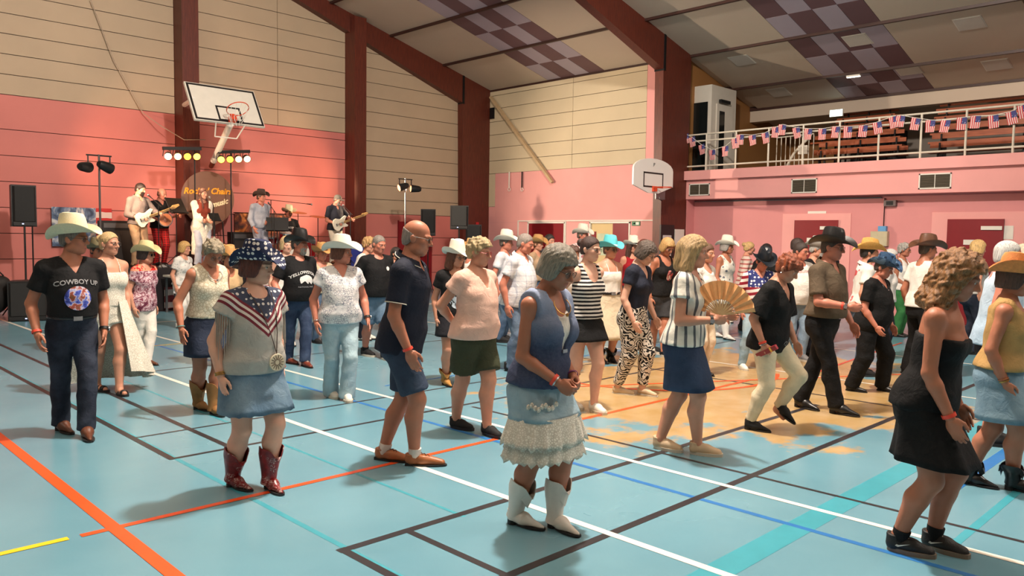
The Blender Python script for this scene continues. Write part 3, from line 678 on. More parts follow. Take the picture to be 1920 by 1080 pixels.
# ------------------------------------------------------------------ shoes (heel centre near y=-.05, toe +y, sole at z=0)
def outline(w, toe, n=20, L0=-.068, L1=.195):
    pts = []
    for i in range(n):
        t = 2*math.pi*i/n; y = (L0+L1)/2+(L1-L0)/2*math.sin(t)
        s_ = (y-L0)/(L1-L0); ww = w*(.78+.34*math.sin(min(1, s_*1.15)*math.pi*.75)-.18*max(0, s_-.75)*toe)
        pts.append((math.copysign(abs(math.cos(t))**(.62), math.cos(t))*ww, y))
    return pts
def shoe_meshes(kind):
    if ('shoe', kind) in TPL: return TPL['shoe', kind], TPL['sole', kind]
    M = Matrix.Identity(4); b = MB()
    if kind == 'sneaker':
        g = Grid((-.07, -.09, .0), (.07, .22, .16), .0075)
        g.cone((0, -.028, .042), (0, .06, .046), .043, .043, .02); g.cone((0, .06, .044), (0, .15, .026), .043, .036, .02); g.cone((0, -.028, .05), (0, -.03, .105), .042, .044, .02); g.cone((0, .03, .075), (0, .08, .058), .022, .018, .02)
        g.inter(lambda X, Y, Z: np.maximum(.016-Z, Z-.098-.12*(-Y+.0))+0*X); b.prism(outline(.048, .2), 0, .026, M)
    elif kind == 'dress':
        g = Grid((-.07, -.09, .0), (.07, .24, .14), .0075)
        g.cone((0, -.03, .038), (0, .05, .040), .037, .037, .02); g.cone((0, .05, .038), (0, .17, .020), .037, .024, .02); g.cone((0, -.03, .045), (0, -.03, .08), .036, .038, .02)
        g.inter(lambda X, Y, Z: np.maximum(.010-Z, Z-.075-.1*(-Y))+0*X); b.prism(outline(.039, 1.2, L1=.205), 0, .012, M); b.box((-.030, -.066, -.0), (.030, -.005, .02))
    elif kind in ('boot', 'tallboot'):
        H = .10
        g = Grid((-.085, -.11, .0), (.085, .26, H+.06), .009)
        g.cone((0, -.02, .045), (0, .05, .05), .038, .040, .03); g.cone((0, .05, .045), (0, .185, .020), .038, .014, .03)
        g.cone((0, -.02, .06), (0, -.018, .10), .043, .046, .02)
        g.inter(lambda X, Y, Z: np.maximum(.016-Z+np.clip((.03-Y)*.3, 0, .012), Z-.105)+0*X+0*Y)
        b.prism(outline(.036, 2.4, L0=-.01, L1=.205), .004, .016, M); b.prism([(x*.82, y) for x, y in outline(.036, 0, L0=-.066, L1=-.002)], 0, .038, M)
    elif kind == 'sandal':
        g = Grid((-.06, -.09, .0), (.06, .20, .12), .0075)
        g.cone((0, -.035, .035), (0, .13, .028), .034, .038, .02); g.inter(lambda X, Y, Z: .022-Z+0*X+0*Y)
        b.prism(outline(.046, .3, L1=.185), 0, .024, M)
        g.inter(lambda X, Y, Z: np.minimum(np.minimum(np.abs(Y-.105)-.018, np.abs(Y-.035)-.016), np.abs(Y+.05)-.012)+0*X+0*Z)
        g.D -= .004
    v, f = g.mesh(); TPL['shoe', kind] = np_mesh('shoe_'+kind, v, f, True); TPL['sole', kind] = b.mesh('sole_'+kind)
    return TPL['shoe', kind], TPL['sole', kind]
# ================================================================== cloth, skin and hair materials
def skin_mat(tone):
    k = ('skin', tone)
    if k in _mats: return _mats[k]
    c = {'tan': (172, 112, 86), 'pale': (216, 166, 142), 'mid': (196, 140, 114), 'deep': (168, 108, 82), 'red': (190, 122, 100)}[tone]
    m, nt, b = new_mat('skin_'+tone); oc = objco(nt); L = lin(c)
    n = noise(nt, 9, 4, oc); n2 = noise(nt, 60, 3, oc)
    base = ramp(nt, n.outputs[0], [(.3, tuple(v*.88 for v in L[:3])+(1,)), (.7, (min(1, L[0]*1.08), L[1]*1.04, L[2]*1.04, 1))])
    at_ = N(nt, 'ShaderNodeAttribute', attribute_name='Col')
    nt.links.new(mixc(nt, at_.outputs['Alpha'], base, at_.outputs['Color']), b.inputs['Base Color'])
    b.inputs['Roughness'].default_value = .5; b.inputs['Subsurface Weight'].default_value = .0; b.inputs['Specular IOR Level'].default_value = .4
    bump(nt, b, n2.outputs[0], .12, .003); _mats[k] = m; return m
def hair_mat(c):
    k = ('hair', c)
    if k in _mats: return _mats[k]
    m, nt, b = new_mat('hair_%d_%d_%d' % c); L = lin(c); oc = objco(nt, (1, 1, .10)); n = noise(nt, 150, 4, oc, .7)
    nt.links.new(ramp(nt, n.outputs[0], [(.32, tuple(v*.42 for v in L[:3])+(1,)), (.52, L), (.75, tuple(min(1, v*1.55) for v in L[:3])+(1,))]), b.inputs['Base Color'])
    b.inputs['Roughness'].default_value = .45; bump(nt, b, n.outputs[0], .8, .008); _mats[k] = m; return m
def cloth(c, pat=None, c2=(255, 255, 255), p=.05, fr=.5, rough=.8, c3=None, z0=0., key=None):
    k = ('cloth', c, pat, c2, p, fr, rough, c3, z0)
    if k in _mats: return _mats[k]
    m, nt, b = new_mat('cloth_%s_%d_%d_%d' % ((pat or 'plain',)+tuple(c[:3]))); oc = objco(nt); A = lin(c); B = lin(c2)
    sx = N(nt, 'ShaderNodeSeparateXYZ'); nt.links.new(oc, sx.inputs[0]); X, Y, Z = sx.outputs
    fine = noise(nt, 420, 2, oc); soft = noise(nt, 7, 3, oc)
    base = ramp(nt, soft.outputs[0], [(.3, tuple(v*.86 for v in A[:3])+(1,)), (.7, tuple(min(1, v*1.1) for v in A[:3])+(1,))])
    def saw(v, per): return mth(nt, 'FRACT', mth(nt, 'DIVIDE', v, per))
    def step(v, lo): return mth(nt, 'LESS_THAN', v, lo)
    if pat == 'hstripe': base = mixc(nt, step(saw(mth(nt, 'ADD', Z, mth(nt, 'MULTIPLY', soft.outputs[0], .01)), p), fr), base, B)
    elif pat == 'vstripe':
        v = mth(nt, 'MULTIPLY', mth(nt, 'ARCTAN2', X, mth(nt, 'ADD', Y, .02)), .14); base = mixc(nt, step(saw(mth(nt, 'ADD', v, mth(nt, 'MULTIPLY', soft.outputs[0], .01)), p), fr), base, B)
    elif pat == 'plaid':
        s1 = step(saw(X, p), fr); s2 = step(saw(Z, p), fr); base = mixc(nt, mth(nt, 'MULTIPLY', mth(nt, 'ADD', s1, s2), .45), base, B)
    elif pat == 'floral':
        vr = N(nt, 'ShaderNodeTexVoronoi'); vr.inputs['Scale'].default_value = 1/p; nt.links.new(oc, vr.inputs['Vector'])
        base = mixc(nt, step(vr.outputs['Distance'], fr), base, B)
        n = noise(nt, .6/p, 3, oc); base = mixc(nt, ramp(nt, n.outputs[0], [(.55, (0,0,0,1)), (.58, (1,1,1,1))]), base, lin(c3 or c2))
    elif pat == 'zebra':
        n = noise(nt, 9, 2, oc); wv = N(nt, 'ShaderNodeTexWave', wave_type='BANDS', bands_direction='DIAGONAL'); wv.inputs['Scale'].default_value = 13.; wv.inputs['Distortion'].default_value = 14.; wv.inputs['Detail'].default_value = 1.5; wv.inputs['Detail Scale'].default_value = 1.2; nt.links.new(oc, wv.inputs['Vector'])
        base = ramp(nt, wv.outputs['Fac'], [(.42, A), (.5, B)])
    elif pat == 'stars':
        mp = N(nt, 'ShaderNodeMapping'); mp.inputs['Scale'].default_value = (1/p,)*3; nt.links.new(oc, mp.inputs[0])
        vr = N(nt, 'ShaderNodeTexVoronoi'); vr.inputs['Scale'].default_value = 1.; vr.inputs['Randomness'].default_value = .35; nt.links.new(mp.outputs[0], vr.inputs['Vector'])
        base = mixc(nt, step(vr.outputs['Distance'], fr), base, B)
    elif pat == 'print':          # small scribbled print
        vr = N(nt, 'ShaderNodeTexVoronoi', feature='DISTANCE_TO_EDGE'); vr.inputs['Scale'].default_value = 1/p; nt.links.new(oc, vr.inputs['Vector'])
        n = noise(nt, 12, 2, oc); base = mixc(nt, mth(nt, 'MULTIPLY', step(vr.outputs['Distance'], fr), ramp(nt, n.outputs[0], [(.42, (0,0,0,1)), (.55, (1,1,1,1))])), base, B)
    elif pat == 'chevron':        # starred yoke and striped V on a grey top (z0 = height of the V tip)
        d = mth(nt, 'SUBTRACT', mth(nt, 'SUBTRACT', Z, z0), mth(nt, 'MULTIPLY', mth(nt, 'ABSOLUTE', X), .95))
        front = mth(nt, 'GREATER_THAN', Y, -.3)
        mp = N(nt, 'ShaderNodeMapping'); mp.inputs['Scale'].default_value = (30, 30, 30); nt.links.new(oc, mp.inputs[0])
        vr = N(nt, 'ShaderNodeTexVoronoi'); vr.inputs['Scale'].default_value = 1.; vr.inputs['Randomness'].default_value = .3; nt.links.new(mp.outputs[0], vr.inputs['Vector'])
        navy = mixc(nt, step(vr.outputs['Distance'], .32), lin((62, 68, 88)), lin((214, 210, 204)))
        st = mixc(nt, step(saw(d, .044), .5), lin((205, 198, 190)), lin((112, 40, 52)))
        base = mixc(nt, mth(nt, 'GREATER_THAN', d, 0.), base, st); base = mixc(nt, mth(nt, 'GREATER_THAN', d, .110), base, navy)
    elif pat == 'flagshirt':
        mp = N(nt, 'ShaderNodeMapping'); mp.inputs['Scale'].default_value = (24, 24, 24); nt.links.new(oc, mp.inputs[0])
        vr = N(nt, 'ShaderNodeTexVoronoi'); vr.inputs['Scale'].default_value = 1.; vr.inputs['Randomness'].default_value = .3; nt.links.new(mp.outputs[0], vr.inputs['Vector'])
        navy = mixc(nt, step(vr.outputs['Distance'], .33), lin((44, 52, 108)), lin((228, 224, 224)))
        st = mixc(nt, step(saw(mth(nt, 'ADD', Z, mth(nt, 'MULTIPLY', X, .25)), .075), .5), lin((224, 214, 210)), lin((138, 30, 48)))
        ar = mth(nt, 'MULTIPLY', mth(nt, 'GREATER_THAN', Z, z0), mth(nt, 'LESS_THAN', mth(nt, 'ABSOLUTE', X), .16)); base = mixc(nt, ar, st, navy)
    elif pat == 'dip':            # pale yoke fading to dark below (dyed cloth), z0 mid height
        f_ = mth(nt, 'ADD', mth(nt, 'DIVIDE', mth(nt, 'SUBTRACT', Z, z0), p), .5); base = mixc(nt, f_, base, B)
        n = noise(nt, 60, 3, oc); base = mixc(nt, mth(nt, 'MULTIPLY', n.outputs[0], .18), base, lin((150, 160, 180)))
    elif pat == 'marble':
        n = noise(nt, 1/p, 3, oc); n.inputs['Distortion'].default_value = 2.5; base = ramp(nt, n.outputs[0], [(.36, A), (.44, lin((214, 200, 205))), (.5, B), (.62, lin(c3 or c))])
        up_ = mth(nt, 'GREATER_THAN', Z, z0); base = mixc(nt, up_, base, ramp(nt, noise(nt, 22, 2, oc).outputs[0], [(.45, lin((196, 34, 36))), (.55, lin((230, 150, 120)))]))
    elif pat == 'lace':
        vr = N(nt, 'ShaderNodeTexVoronoi', feature='DISTANCE_TO_EDGE'); vr.inputs['Scale'].default_value = 1/p; nt.links.new(oc, vr.inputs['Vector'])
        base = mixc(nt, step(vr.outputs['Distance'], fr), base, B); bump(nt, b, vr.outputs['Distance'], .5, .004)
    elif pat == 'denim':
        n = noise(nt, 5, 4, oc); base = mixc(nt, ramp(nt, n.outputs[0], [(.42, (0,0,0,1)), (.68, (.75,.75,.75,1))]), base, B)
    nt.links.new(base, b.inputs['Base Color'])
    b.inputs['Roughness'].default_value = rough; b.inputs['Specular IOR Level'].default_value = .25
    if pat != 'lace':
        wr = noise(nt, 14, 3, oc, .6); wr.inputs['Distortion'].default_value = .8; h = mth(nt, 'ADD', mth(nt, 'MULTIPLY', wr.outputs[0], 1.), mth(nt, 'MULTIPLY', fine.outputs[0], .12)); bump(nt, b, h, .5, .02)
    _mats[k] = m; return m
DENIM_L, DENIM_M, DENIM_D = cloth((134, 160, 174), 'denim', (170, 190, 198), rough=.85), cloth((72, 92, 118), 'denim', (106, 126, 146), rough=.85), cloth((28, 33, 46), 'denim', (58, 66, 82), rough=.85)
M_LEATHER = mat('brown_leather', (92, 52, 34), .4, var=.2, scale=20, bmp=.1); M_TANL = mat('tan_leather', (160, 96, 56), .4, var=.15, scale=20, bmp=.08); M_OCHL = mat('ochre_suede', (176, 126, 62), .7, var=.15, scale=14, bmp=.1)
M_REDL = mat('red_boot_leather', (122, 22, 26), .35, var=.2, scale=30, bmp=.1); M_WHL = mat('white_boot_leather', (216, 210, 202), .4, var=.04, scale=20, bmp=.06); M_BLKL = mat('black_leather', (20, 19, 20), .35, var=.1, bmp=.06); M_BLKF = mat('black_fabric_shoe', (16, 16, 18), .8, var=.1, bmp=.1)
M_WSHOE = mat('white_canvas_shoe', (222, 218, 208), .6, var=.04, bmp=.06); M_BSHOE = mat('beige_canvas_shoe', (196, 170, 138), .6, var=.06, bmp=.08); M_SOLEW = mat('pale_rubber_sole', (196, 188, 172), .6, var=.05); M_SOLEB = mat('black_rubber_sole', (24, 22, 22), .6, var=.05)
M_GOLD = mat('gold_metal', (190, 150, 80), .3, .9, var=.02); M_SILV = mat('silver_metal', (190, 190, 192), .25, .9, var=.02); M_WRIST = mat('orange_paper_wristband', (226, 70, 50), .5, var=.03); M_FRAME = mat('thin_dark_spectacle_frame', (70, 64, 60), .4, .4, var=0); M_LENS = mat('spectacle_lens', (60, 55, 52), .05, var=0, alpha=.35); M_SUNL = mat('dark_sunglass_lens', (14, 13, 13), .05, var=0)
TAB = {1: ([-.075, -.06, 0, .06, .11, .17, .23, .28, .315, .345], [.070, .082, .098, .094, .088, .091, .098, .092, .058, .034], [.050, .062, .070, .066, .062, .066, .072, .062, .047, .034], [-.010, -.010, -.006, .0, .004, .005, .006, -.002, -.008, -.010]),
       0: ([-.075, -.06, 0, .05, .11, .17, .23, .28, .315, .345], [.076, .090, .105, .098, .082, .083, .088, .082, .050, .030], [.054, .068, .076, .070, .059, .061, .064, .056, .043, .031], [-.012, -.012, -.008, -.002, .004, .004, .004, -.002, -.008, -.010])}
def ik(a, b, l1, l2, pole):
    d = b-a; L = np.linalg.norm(d); d = d/max(L, 1e-6); Lc = min(L, (l1+l2)*.999); x = (l1*l1-l2*l2+Lc*Lc)/(2*Lc); y = math.sqrt(max(0, l1*l1-x*x))
    p = pole - d*(pole@d); p /= max(np.linalg.norm(p), 1e-6); e = a + d*x*(L/Lc) + p*y; return e
ARMS = {'hang': (.035, .02, -.305), 'hangf': (.03, .10, -.285), 'hangb': (.04, -.07, -.295), 'back': (-.065, -.105, -.235), 'belt': (-.045, .115, -.235), 'front': (-.03, .20, -.165), 'fan': (-.02, .185, -.14), 'up': (-.05, .14, -.04), 'out': (.10, .03, -.28), 'strum': (-.035, .135, -.205), 'fret': (.10, .20, -.125), 'mic': (-.075, .17, -.10), 'clasp': (-.095, .15, -.20)}
PEOPLE = []
def person(label, phi, top=None, feet=None, at=None, z0=0., h=None, male=0, skin='mid', hair=('short', (90, 80, 72)), hat=None, hphi=None, hp=6., hroll=0., lean=4., twist=0., arms=('hang', 'hang'), hands=('relax', 'relax'), shirt=None, bot=None, shoes=None, fat=1., belly=0., bust=1., lod=1, extras=(), crouch=.010, lift=(0, 0), fpitch=(0, 0), fyaw=(-8, 8), specs=None, group='line dancers on the floor', hats=.05, stance=(.055, .0), side=0., thumbs=(None, None), hx=None, seat=None):
    """feet: ((x,y) of left foot, (x,y) of right foot) on the floor as pixels, or at=(x pixel, distance)"""
    if feet: wl, wr = ground(*feet[0], z0), ground(*feet[1], z0); base = (wl+wr)*.5
    elif len(at) == 3: base = Vector(at)
    else: base = atd(at[0], 450, at[1]); base.z = z0
    base = Vector((base.x, base.y, z0)); dep = (base-_C).dot(_fw)
    v = Vector((base.x, base.y, 0)).normalized(); rg = Vector((v.y, -v.x, 0)); ph = math.radians(phi)
    dr = -v*math.cos(ph)+rg*math.sin(ph); yaw = math.atan2(dr.y, dr.x)-math.pi/2
    if h is None:
        # height from the top of the head
        px = hx if hx is not None else 960+F_PX*((base-_C).dot(_rt))/dep
        zt_ = (atd(px, top, dep)).z - z0; h = zt_ - (hats if hat else .015) + .035*(hp > 25)+.015*(lean > 10)
    root = empty('person', base, yaw); setp(root, label, 'person', group)
    ci, si = math.cos(-yaw), math.sin(-yaw)
    def loc(wp): d = wp-base; return np.array((d.x*ci-d.y*si, d.x*si+d.y*ci, 0.))
    if feet: FL, FR = loc(wl), loc(wr)
    else: FL, FR = np.array((-stance[0]*h, stance[1]*h, 0.)), np.array((stance[0]*h, -stance[1]*h, 0.))
    FL[2] += lift[0]; FR[2] += lift[1]
    vs = (.0132, .0168, .023)[lod]
    P0 = np.array(((FL[0]+FR[0])/2+side*h, (FL[1]+FR[1])/2, (.513*h if seat is None else seat)-crouch*h))
    if seat is not None: P0[1] -= .20*h
    Rt = rotm(-math.radians(lean), 0, math.radians(twist))
    T = lambda x, y, z: P0 + Rt @ np.array((x*h, y*h, z*h))
    sw = .106 if male else .092; g = fat
    gl = 1+(g-1)*.5
    sh = {s: T(s*sw*(1+(g-1)*.5), -.006, .283) for s in (-1, 1)}
    hip = {s: P0 + np.array((s*.050*h*(1+(g-1)*.5), 0, -.008*h)) for s in (-1, 1)}
    foot = {-1: FL, 1: FR}; ank = {}; knee = {}
    for i, s in enumerate((-1, 1)):
        fp = math.radians(fpitch[i]); ank[s] = foot[s] + np.array((0, -.02-.05*math.sin(fp)*0, .075+.10*math.sin(fp)))
        fy_ = math.radians(fyaw[i]); fd = np.array((-math.sin(fy_), math.cos(fy_), 0)) if s < 0 else np.array((-math.sin(fy_), math.cos(fy_), 0))
        knee[s] = ik(hip[s], ank[s], .236*h, .230*h, np.array((s*.10, 1., .05)))
    elb, wri = {}, {}
    for i, s in enumerate((-1, 1)):
        A = arms[i]; A = ARMS[A] if isinstance(A, str) else A
        tgt = sh[s] + Rt @ (np.array((s*A[0], A[1], A[2]))*h)
        pole = np.array((s*.55, -1., -.15)) if len(A) < 6 else Rt @ np.array((s*A[3], A[4], A[5]))
        if A[1] < -.06: pole = np.array((s*1., -.35, 0.))
        e = ik(sh[s], tgt, .172*h, .150*h, pole); d = tgt-e; wri[s] = e + d/np.linalg.norm(d)*.150*h; elb[s] = e
    allp = np.array([FL, FR, P0]+list(sh.values())+list(elb.values())+list(wri.values())+list(knee.values())+[T(0, 0, .36)])
    lo = allp.min(0)-.20; hi = allp.max(0)+.20; lo[2] = max(-.02, allp[:, 2].min()-.02); hi[2] = T(0, 0, .40)[2]+.03
    tz, ta, tb, tc = [np.array(q, float)*h for q in TAB[male]]
    ta = ta*g; tb = tb*g
    bel = np.array([0, 0, .2, .7, 1., .8, .3, 0, 0, 0])*belly*h
    tb = tb+bel*.6; tc = tc+bel*.45
    def torso(X, Y, Z, oa=0., loose=None, zlo=None, zhi=None):
        px, py, pz = X-P0[0], Y-P0[1], Z-P0[2]
        qx = Rt[0,0]*px+Rt[1,0]*py+Rt[2,0]*pz; qy = Rt[0,1]*px+Rt[1,1]*py+Rt[2,1]*pz; qz = Rt[0,2]*px+Rt[1,2]*py+Rt[2,2]*pz
        A_, B_, C_ = (ta, tb, tc) if loose is None else loose
        a = np.interp(qz, tz, A_)+oa; b = np.interp(qz, tz, B_)+oa; c = np.interp(qz, tz, C_)
        d = (np.sqrt((qx/a)**2+((qy-c)/b)**2)-1)*np.minimum(a, b)*.93
        d = np.maximum(d, np.maximum((tz[0] if zlo is None else zlo)-oa*0-qz, qz-(tz[-1] if zhi is None else zhi)))
        return d
    tlo = np.minimum(P0, T(0, 0, .34))-.21*g*h/1.7; thi = np.maximum(P0, T(0, 0, .34))+.21*g*h/1.7
    ur = (.0285 if male else .0265)*h*gl; thr = (.056 if male else .060)*h*gl; bs = 0 if male else bust
    def chest(G, o=0., k=.02):
        if bs > 0:
            for s in (-1, 1): G.ell(T(s*.040, .043, .200), np.array((.043, .036, .040))*h*bs*(.85+.15*g)+o, .03, Rt)
    def shoulders(G, o=0., narrow=1.):
        for s in (-1, 1): G.cone(T(s*.022, -.012, .314), sh[s], .026*h+o, .0305*h*(.7+.3*g)+o, .03)
    BY, BR = (-.024, .036) if male else (-.034, .041)
    G = Grid(lo, hi, vs)
    G.union(lambda X, Y, Z: torso(X, Y, Z), tlo, thi, 0); chest(G); shoulders(G)
    for s in (-1, 1): G.ell(T(s*.042, BY, -.022), np.array((.046, BR, .050))*h*g, .03, Rt)
    for s in (-1, 1):
        G.cone(sh[s], elb[s], ur, ur*.84, .025); m_ = elb[s]+(wri[s]-elb[s])*.28; G.cone(elb[s], m_, ur*.84, ur*.86, .015); G.cone(m_, wri[s], ur*.86, .0158*h, .015)
        G.cone(hip[s], knee[s], thr, .0345*h*gl, .03); cf = knee[s]+(ank[s]-knee[s])*.33+np.array((0, -.012*h, 0)); G.cone(knee[s], cf, .034*h*gl, .0355*h*gl, .02); G.cone(cf, ank[s], .0355*h*gl, .0205*h*gl, .02)
        fi = 0 if s < 0 else 1; Rf = rotm(0, 0, math.radians(fyaw[fi])) @ rotm(-math.radians(fpitch[fi]), 0, 0); bare = 1. if (shoes and shoes[0] == 'sandal') else .74
        G.cone(ank[s], ank[s]+Rf @ np.array((0, -.018, -.030)), .0205*h, .020*h*bare, .02); G.cone(ank[s]+Rf @ np.array((0, .0, -.036)), ank[s]+Rf @ np.array((0, .125 if bare == 1 else .09, -.050)), .022*h*bare, .017*h*bare, .02)
    hs = (.55+.45*h/1.70)*(1.0 if male else .96)
    piv = T(0, -.008, .352); hph = math.radians((hphi if hphi is not None else phi)-phi)
    Rh = rotm(0, 0, hph) @ rotm(-math.radians(hp), math.radians(hroll), 0); hc = piv + Rh @ np.array((0, .022, .118))*hs
    G.cone(T(0, -.010, .315), hc+Rh @ np.array((0, -.02, -.075))*hs, (.040 if male else .033)*h, (.032 if male else .027)*h, .02)
    V, Fq = G.mesh(); VV, FF, CC = [V], [Fq], [np.zeros((len(V), 4), np.float32)]; n0 = len(V)
    hv, hf, hcx = TPL['head', min(lod, 1), male]; VV.append((hv*hs) @ Rh.T + hc); FF.append(hf+n0); CC.append(hcx); n0 += len(hv)
    HM = {}
    for i, s in enumerate((-1, 1)):
        v_, f_ = TPL['hand', min(lod, 1), hands[i]]; d = wri[s]-elb[s]; d /= np.linalg.norm(d); tv = np.array((0, .25, 1.)) if abs(d[2]) < .75 else np.array((0, 1., 0))
        if thumbs[i] is not None: tv = np.array(thumbs[i], float)
        yv = tv-d*(tv@d); yv /= np.linalg.norm(yv); xv = np.cross(yv, -d); Rm = np.stack([xv, yv, -d], 1); hsz = h/1.72*(1.0 if male else .93)
        vv = v_.copy()*hsz; ff = f_
        if s < 0: vv[:, 0] *= -1; ff = f_[:, ::-1]
        VV.append(vv @ Rm.T + wri[s]); FF.append(ff+n0); CC.append(np.zeros((len(vv), 4), np.float32)); n0 += len(vv); HM[s] = (Rm, d, wri[s]+d*.075*hsz)
    me = np_mesh('body', np.concatenate(VV), np.concatenate(FF)); ca = me.color_attributes.new('Col', 'FLOAT_COLOR', 'POINT'); ca.data.foreach_set('color', np.concatenate(CC).ravel())
    link('body', me, skin_mat(skin), root)
    MH = Matrix.Translation(hc) @ Matrix([list(r)+[0] for r in (Rh*hs)]+[[0,0,0,1]])
    def on_head(name, mesh, m, par=root, M=MH):
        o = link(name, mesh, m, par); o.matrix_basis = M; return o
    if hair: on_head('hair', hair_mesh(hair[0], min(lod, 1)), hair_mat(hair[1]))
    if hat:
        if hat[0] == 'cap': on_head('cap', cap_mesh(), hat[1])
        else:
            ho = on_head('hat', hat_mesh(hat[0]), hat[1], M=MH @ Matrix.Translation((0, -.008, hat[3] if len(hat) > 3 else .048)) @ Matrix.Rotation(math.radians(hat[4] if len(hat) > 4 else 4), 4, 'X'))
            if len(hat) > 2 and hat[2] is not None: link('hat_band', TPL['hatband', hat[0]], hat[2], ho)
    if specs:
        gm = glasses_mesh(); go = on_head('glasses', gm, specs if specs != 'sun' else M_BLACK); 
        for s in (-1, 1): link('lens', TPL['lens'], M_SUNL if specs == 'sun' else M_LENS, go, loc=(s*.034, 0, 0))
    info = dict(root=root, h=h, T=T, Rt=Rt, wri=wri, elb=elb, sh=sh, HM=HM, P0=P0, knee=knee, ank=ank, hip=hip, MH=MH, hs=hs, base=base, yaw=yaw)
    # -------- bottoms
    legr = lambda s, z_: None
    if bot:
        kind, bm = bot[0], bot[1]; bo = bot[2] if len(bot) > 2 else {}
        wz = bo.get('waist', .085)*h
        if kind in ('trousers', 'shorts'):
            of = bo.get('off', .010); L = bo.get('len', 1.0); cuff = bo.get('cuff', .032)*h
            bl = np.array([lo[0], lo[1], max(-.01, min(FL[2], FR[2]))]); G2 = Grid(bl, np.array([hi[0], hi[1], T(0, 0, .12)[2]+.08]), vs)
            G2.union(lambda X, Y, Z: torso(X, Y, Z, of, zhi=wz), tlo, thi, 0)
            for s in (-1, 1): G2.ell(T(s*.042, BY, -.022), np.array((.046, BR, .050))*h*g+of, .03, Rt)
            for s in (-1, 1):
                if kind == 'shorts':
                    e = hip[s]+(knee[s]-hip[s])*L; G2.cone(hip[s], e, thr+of, (.0345*h*gl+(thr-.0345*h*gl)*(1-L))+of+bo.get('flare', .022), .03, cut=True)
                else:
                    kr = max(bo.get('knee', .040)*h*gl, .0345*h*gl+.009); G2.cone(hip[s], knee[s], thr+of, kr, .014); cf = knee[s]+(ank[s]-knee[s])*.33+np.array((0, -.012*h, 0)); G2.cone(knee[s], cf, kr, .0355*h*gl+.010, .012); G2.cone(cf, knee[s]+(ank[s]-knee[s])*.8, .0355*h*gl+.010, .030*h, .012); zb = ank[s]+np.array((0, 0, bo.get('drop', -.035))); e = knee[s]+(zb-knee[s])*L
                    G2.cone(knee[s], e, kr, cuff, .012, cut=True)
            wv = lambda X, Y, Z: .0035*np.sin(Z*38+X*22)*np.sin(Y*31+Z*11+X*9)
            G2.D += wv(G2.x[:,None,None], G2.y[None,:,None], G2.z[None,None,:])
            Vb, Fb = G2.mesh(); link('trousers' if kind == 'trousers' else 'shorts', np_mesh('trousers', Vb, Fb), bm, root); info['botgrid'] = G2
            if bo.get('belt'):
                G3 = Grid(T(0, 0, .06)-.24*g, T(0, 0, .06)+.24*g, .012)
                G3.union(lambda X, Y, Z: torso(X, Y, Z, of+.007, zlo=wz-.036, zhi=wz+.004), tlo, thi, 0); Vb, Fb = G3.mesh(); be = link('belt', np_mesh('belt', Vb, Fb), bo['belt'], root)
                q = T(0, 0, .0)+Rt @ np.array((0, np.interp(wz, tz, tb)+np.interp(wz, tz, tc)+of+.008, wz-.016)); MB().box((-.032, -.006, -.022), (.032, .006, .022)).build('buckle', M_SILV, be, loc=q)
        else:
            # skirt: ring loft around hips and legs
            hem = bo['hem']*h; fl_ = bo.get('flare', .03); n = 48; rows = 12; topz = T(0, 0, bo.get('waist', .085))[2]; zs_ = np.linspace(topz, hem, rows); tiers = bo.get('wav', (0, 0)); outer = []
            for r_, z_ in enumerate(zs_):
                u = r_/(rows-1); xs_, ys_ = [], []
                qz = z_-P0[2]
                tight = .004 if qz > .035*h else .013; a = np.interp(max(qz, tz[1]), tz, ta)+tight; b = np.interp(max(qz, tz[1]), tz, tb)+tight; cy = np.interp(max(qz, tz[1]), tz, tc)
                ctr = P0+Rt @ np.array((0, cy, qz)); x0, x1, y0, y1 = ctr[0]-a, ctr[0]+a, ctr[1]-b, ctr[1]+b
                if z_ < hip[1][2]+.02:
                    lx0, lx1, ly0, ly1 = 9, -9, 9, -9
                    for s in (-1, 1):
                        t = np.clip((hip[s][2]-z_)/(hip[s][2]-knee[s][2]), 0, 1.2); c_ = hip[s]+(knee[s]-hip[s])*t; rr = thr+(.0345*h*gl-thr)*min(t, 1)+.020
                        lx0 = min(lx0, c_[0]-rr); lx1 = max(lx1, c_[0]+rr); ly0 = min(ly0, c_[1]-rr); ly1 = max(ly1, c_[1]+rr)
                    k2 = np.clip((hip[1][2]+.0*h-z_)/.10, 0, 1)
                    hx0, hx1 = P0[0]-np.interp(0, tz, ta)-.012, P0[0]+np.interp(0, tz, ta)+.012
                    x0, x1 = min(x0*(1-k2)+hx0*k2, lx0), max(x1*(1-k2)+hx1*k2, lx1)
                    y0, y1 = min(y0*(1-k2)+ly0*k2, P0[1]-np.interp(0, tz, tb)*(1-.25*u)), max(y1 if k2 < .5 else ly1, ly1*1.0+.008)
                if -.09*h < qz < .04*h: y0 = min(y0, P0[1]-(.080*math.sqrt(max(0, 1-((qz+.02*h)/(.085*h))**2)))*h*g-.004)
                if qz <= -.09*h: y0 = min(y0, P0[1]-.070*h*g*(1-.5*u))
                f2 = fl_*u*u; x0 -= f2; x1 += f2; y0 -= f2; y1 += f2
                ring_ = []
                for j in range(n):
                    th = 2*math.pi*j/n; e_ = 1+tiers[0]*u*math.sin(tiers[1]*th)+.012*u*math.sin(3*th+1)
                    ex_ = 1.0 if qz > .02*h else max(.70, .86+qz*1.2); cx_ = math.copysign(abs(math.cos(th))**ex_, math.cos(th)); sy_ = math.copysign(abs(math.sin(th))**ex_, math.sin(th))
                    ring_.append(((x0+x1)/2+(x1-x0)/2*cx_*e_, (y0+y1)/2+(y1-y0)/2*sy_*e_, z_+(.004*math.sin(17*th)*u if bo.get('fray') else 0)+bo.get('dip', 0.)*u*(-math.sin(th))))
                outer.append(ring_)
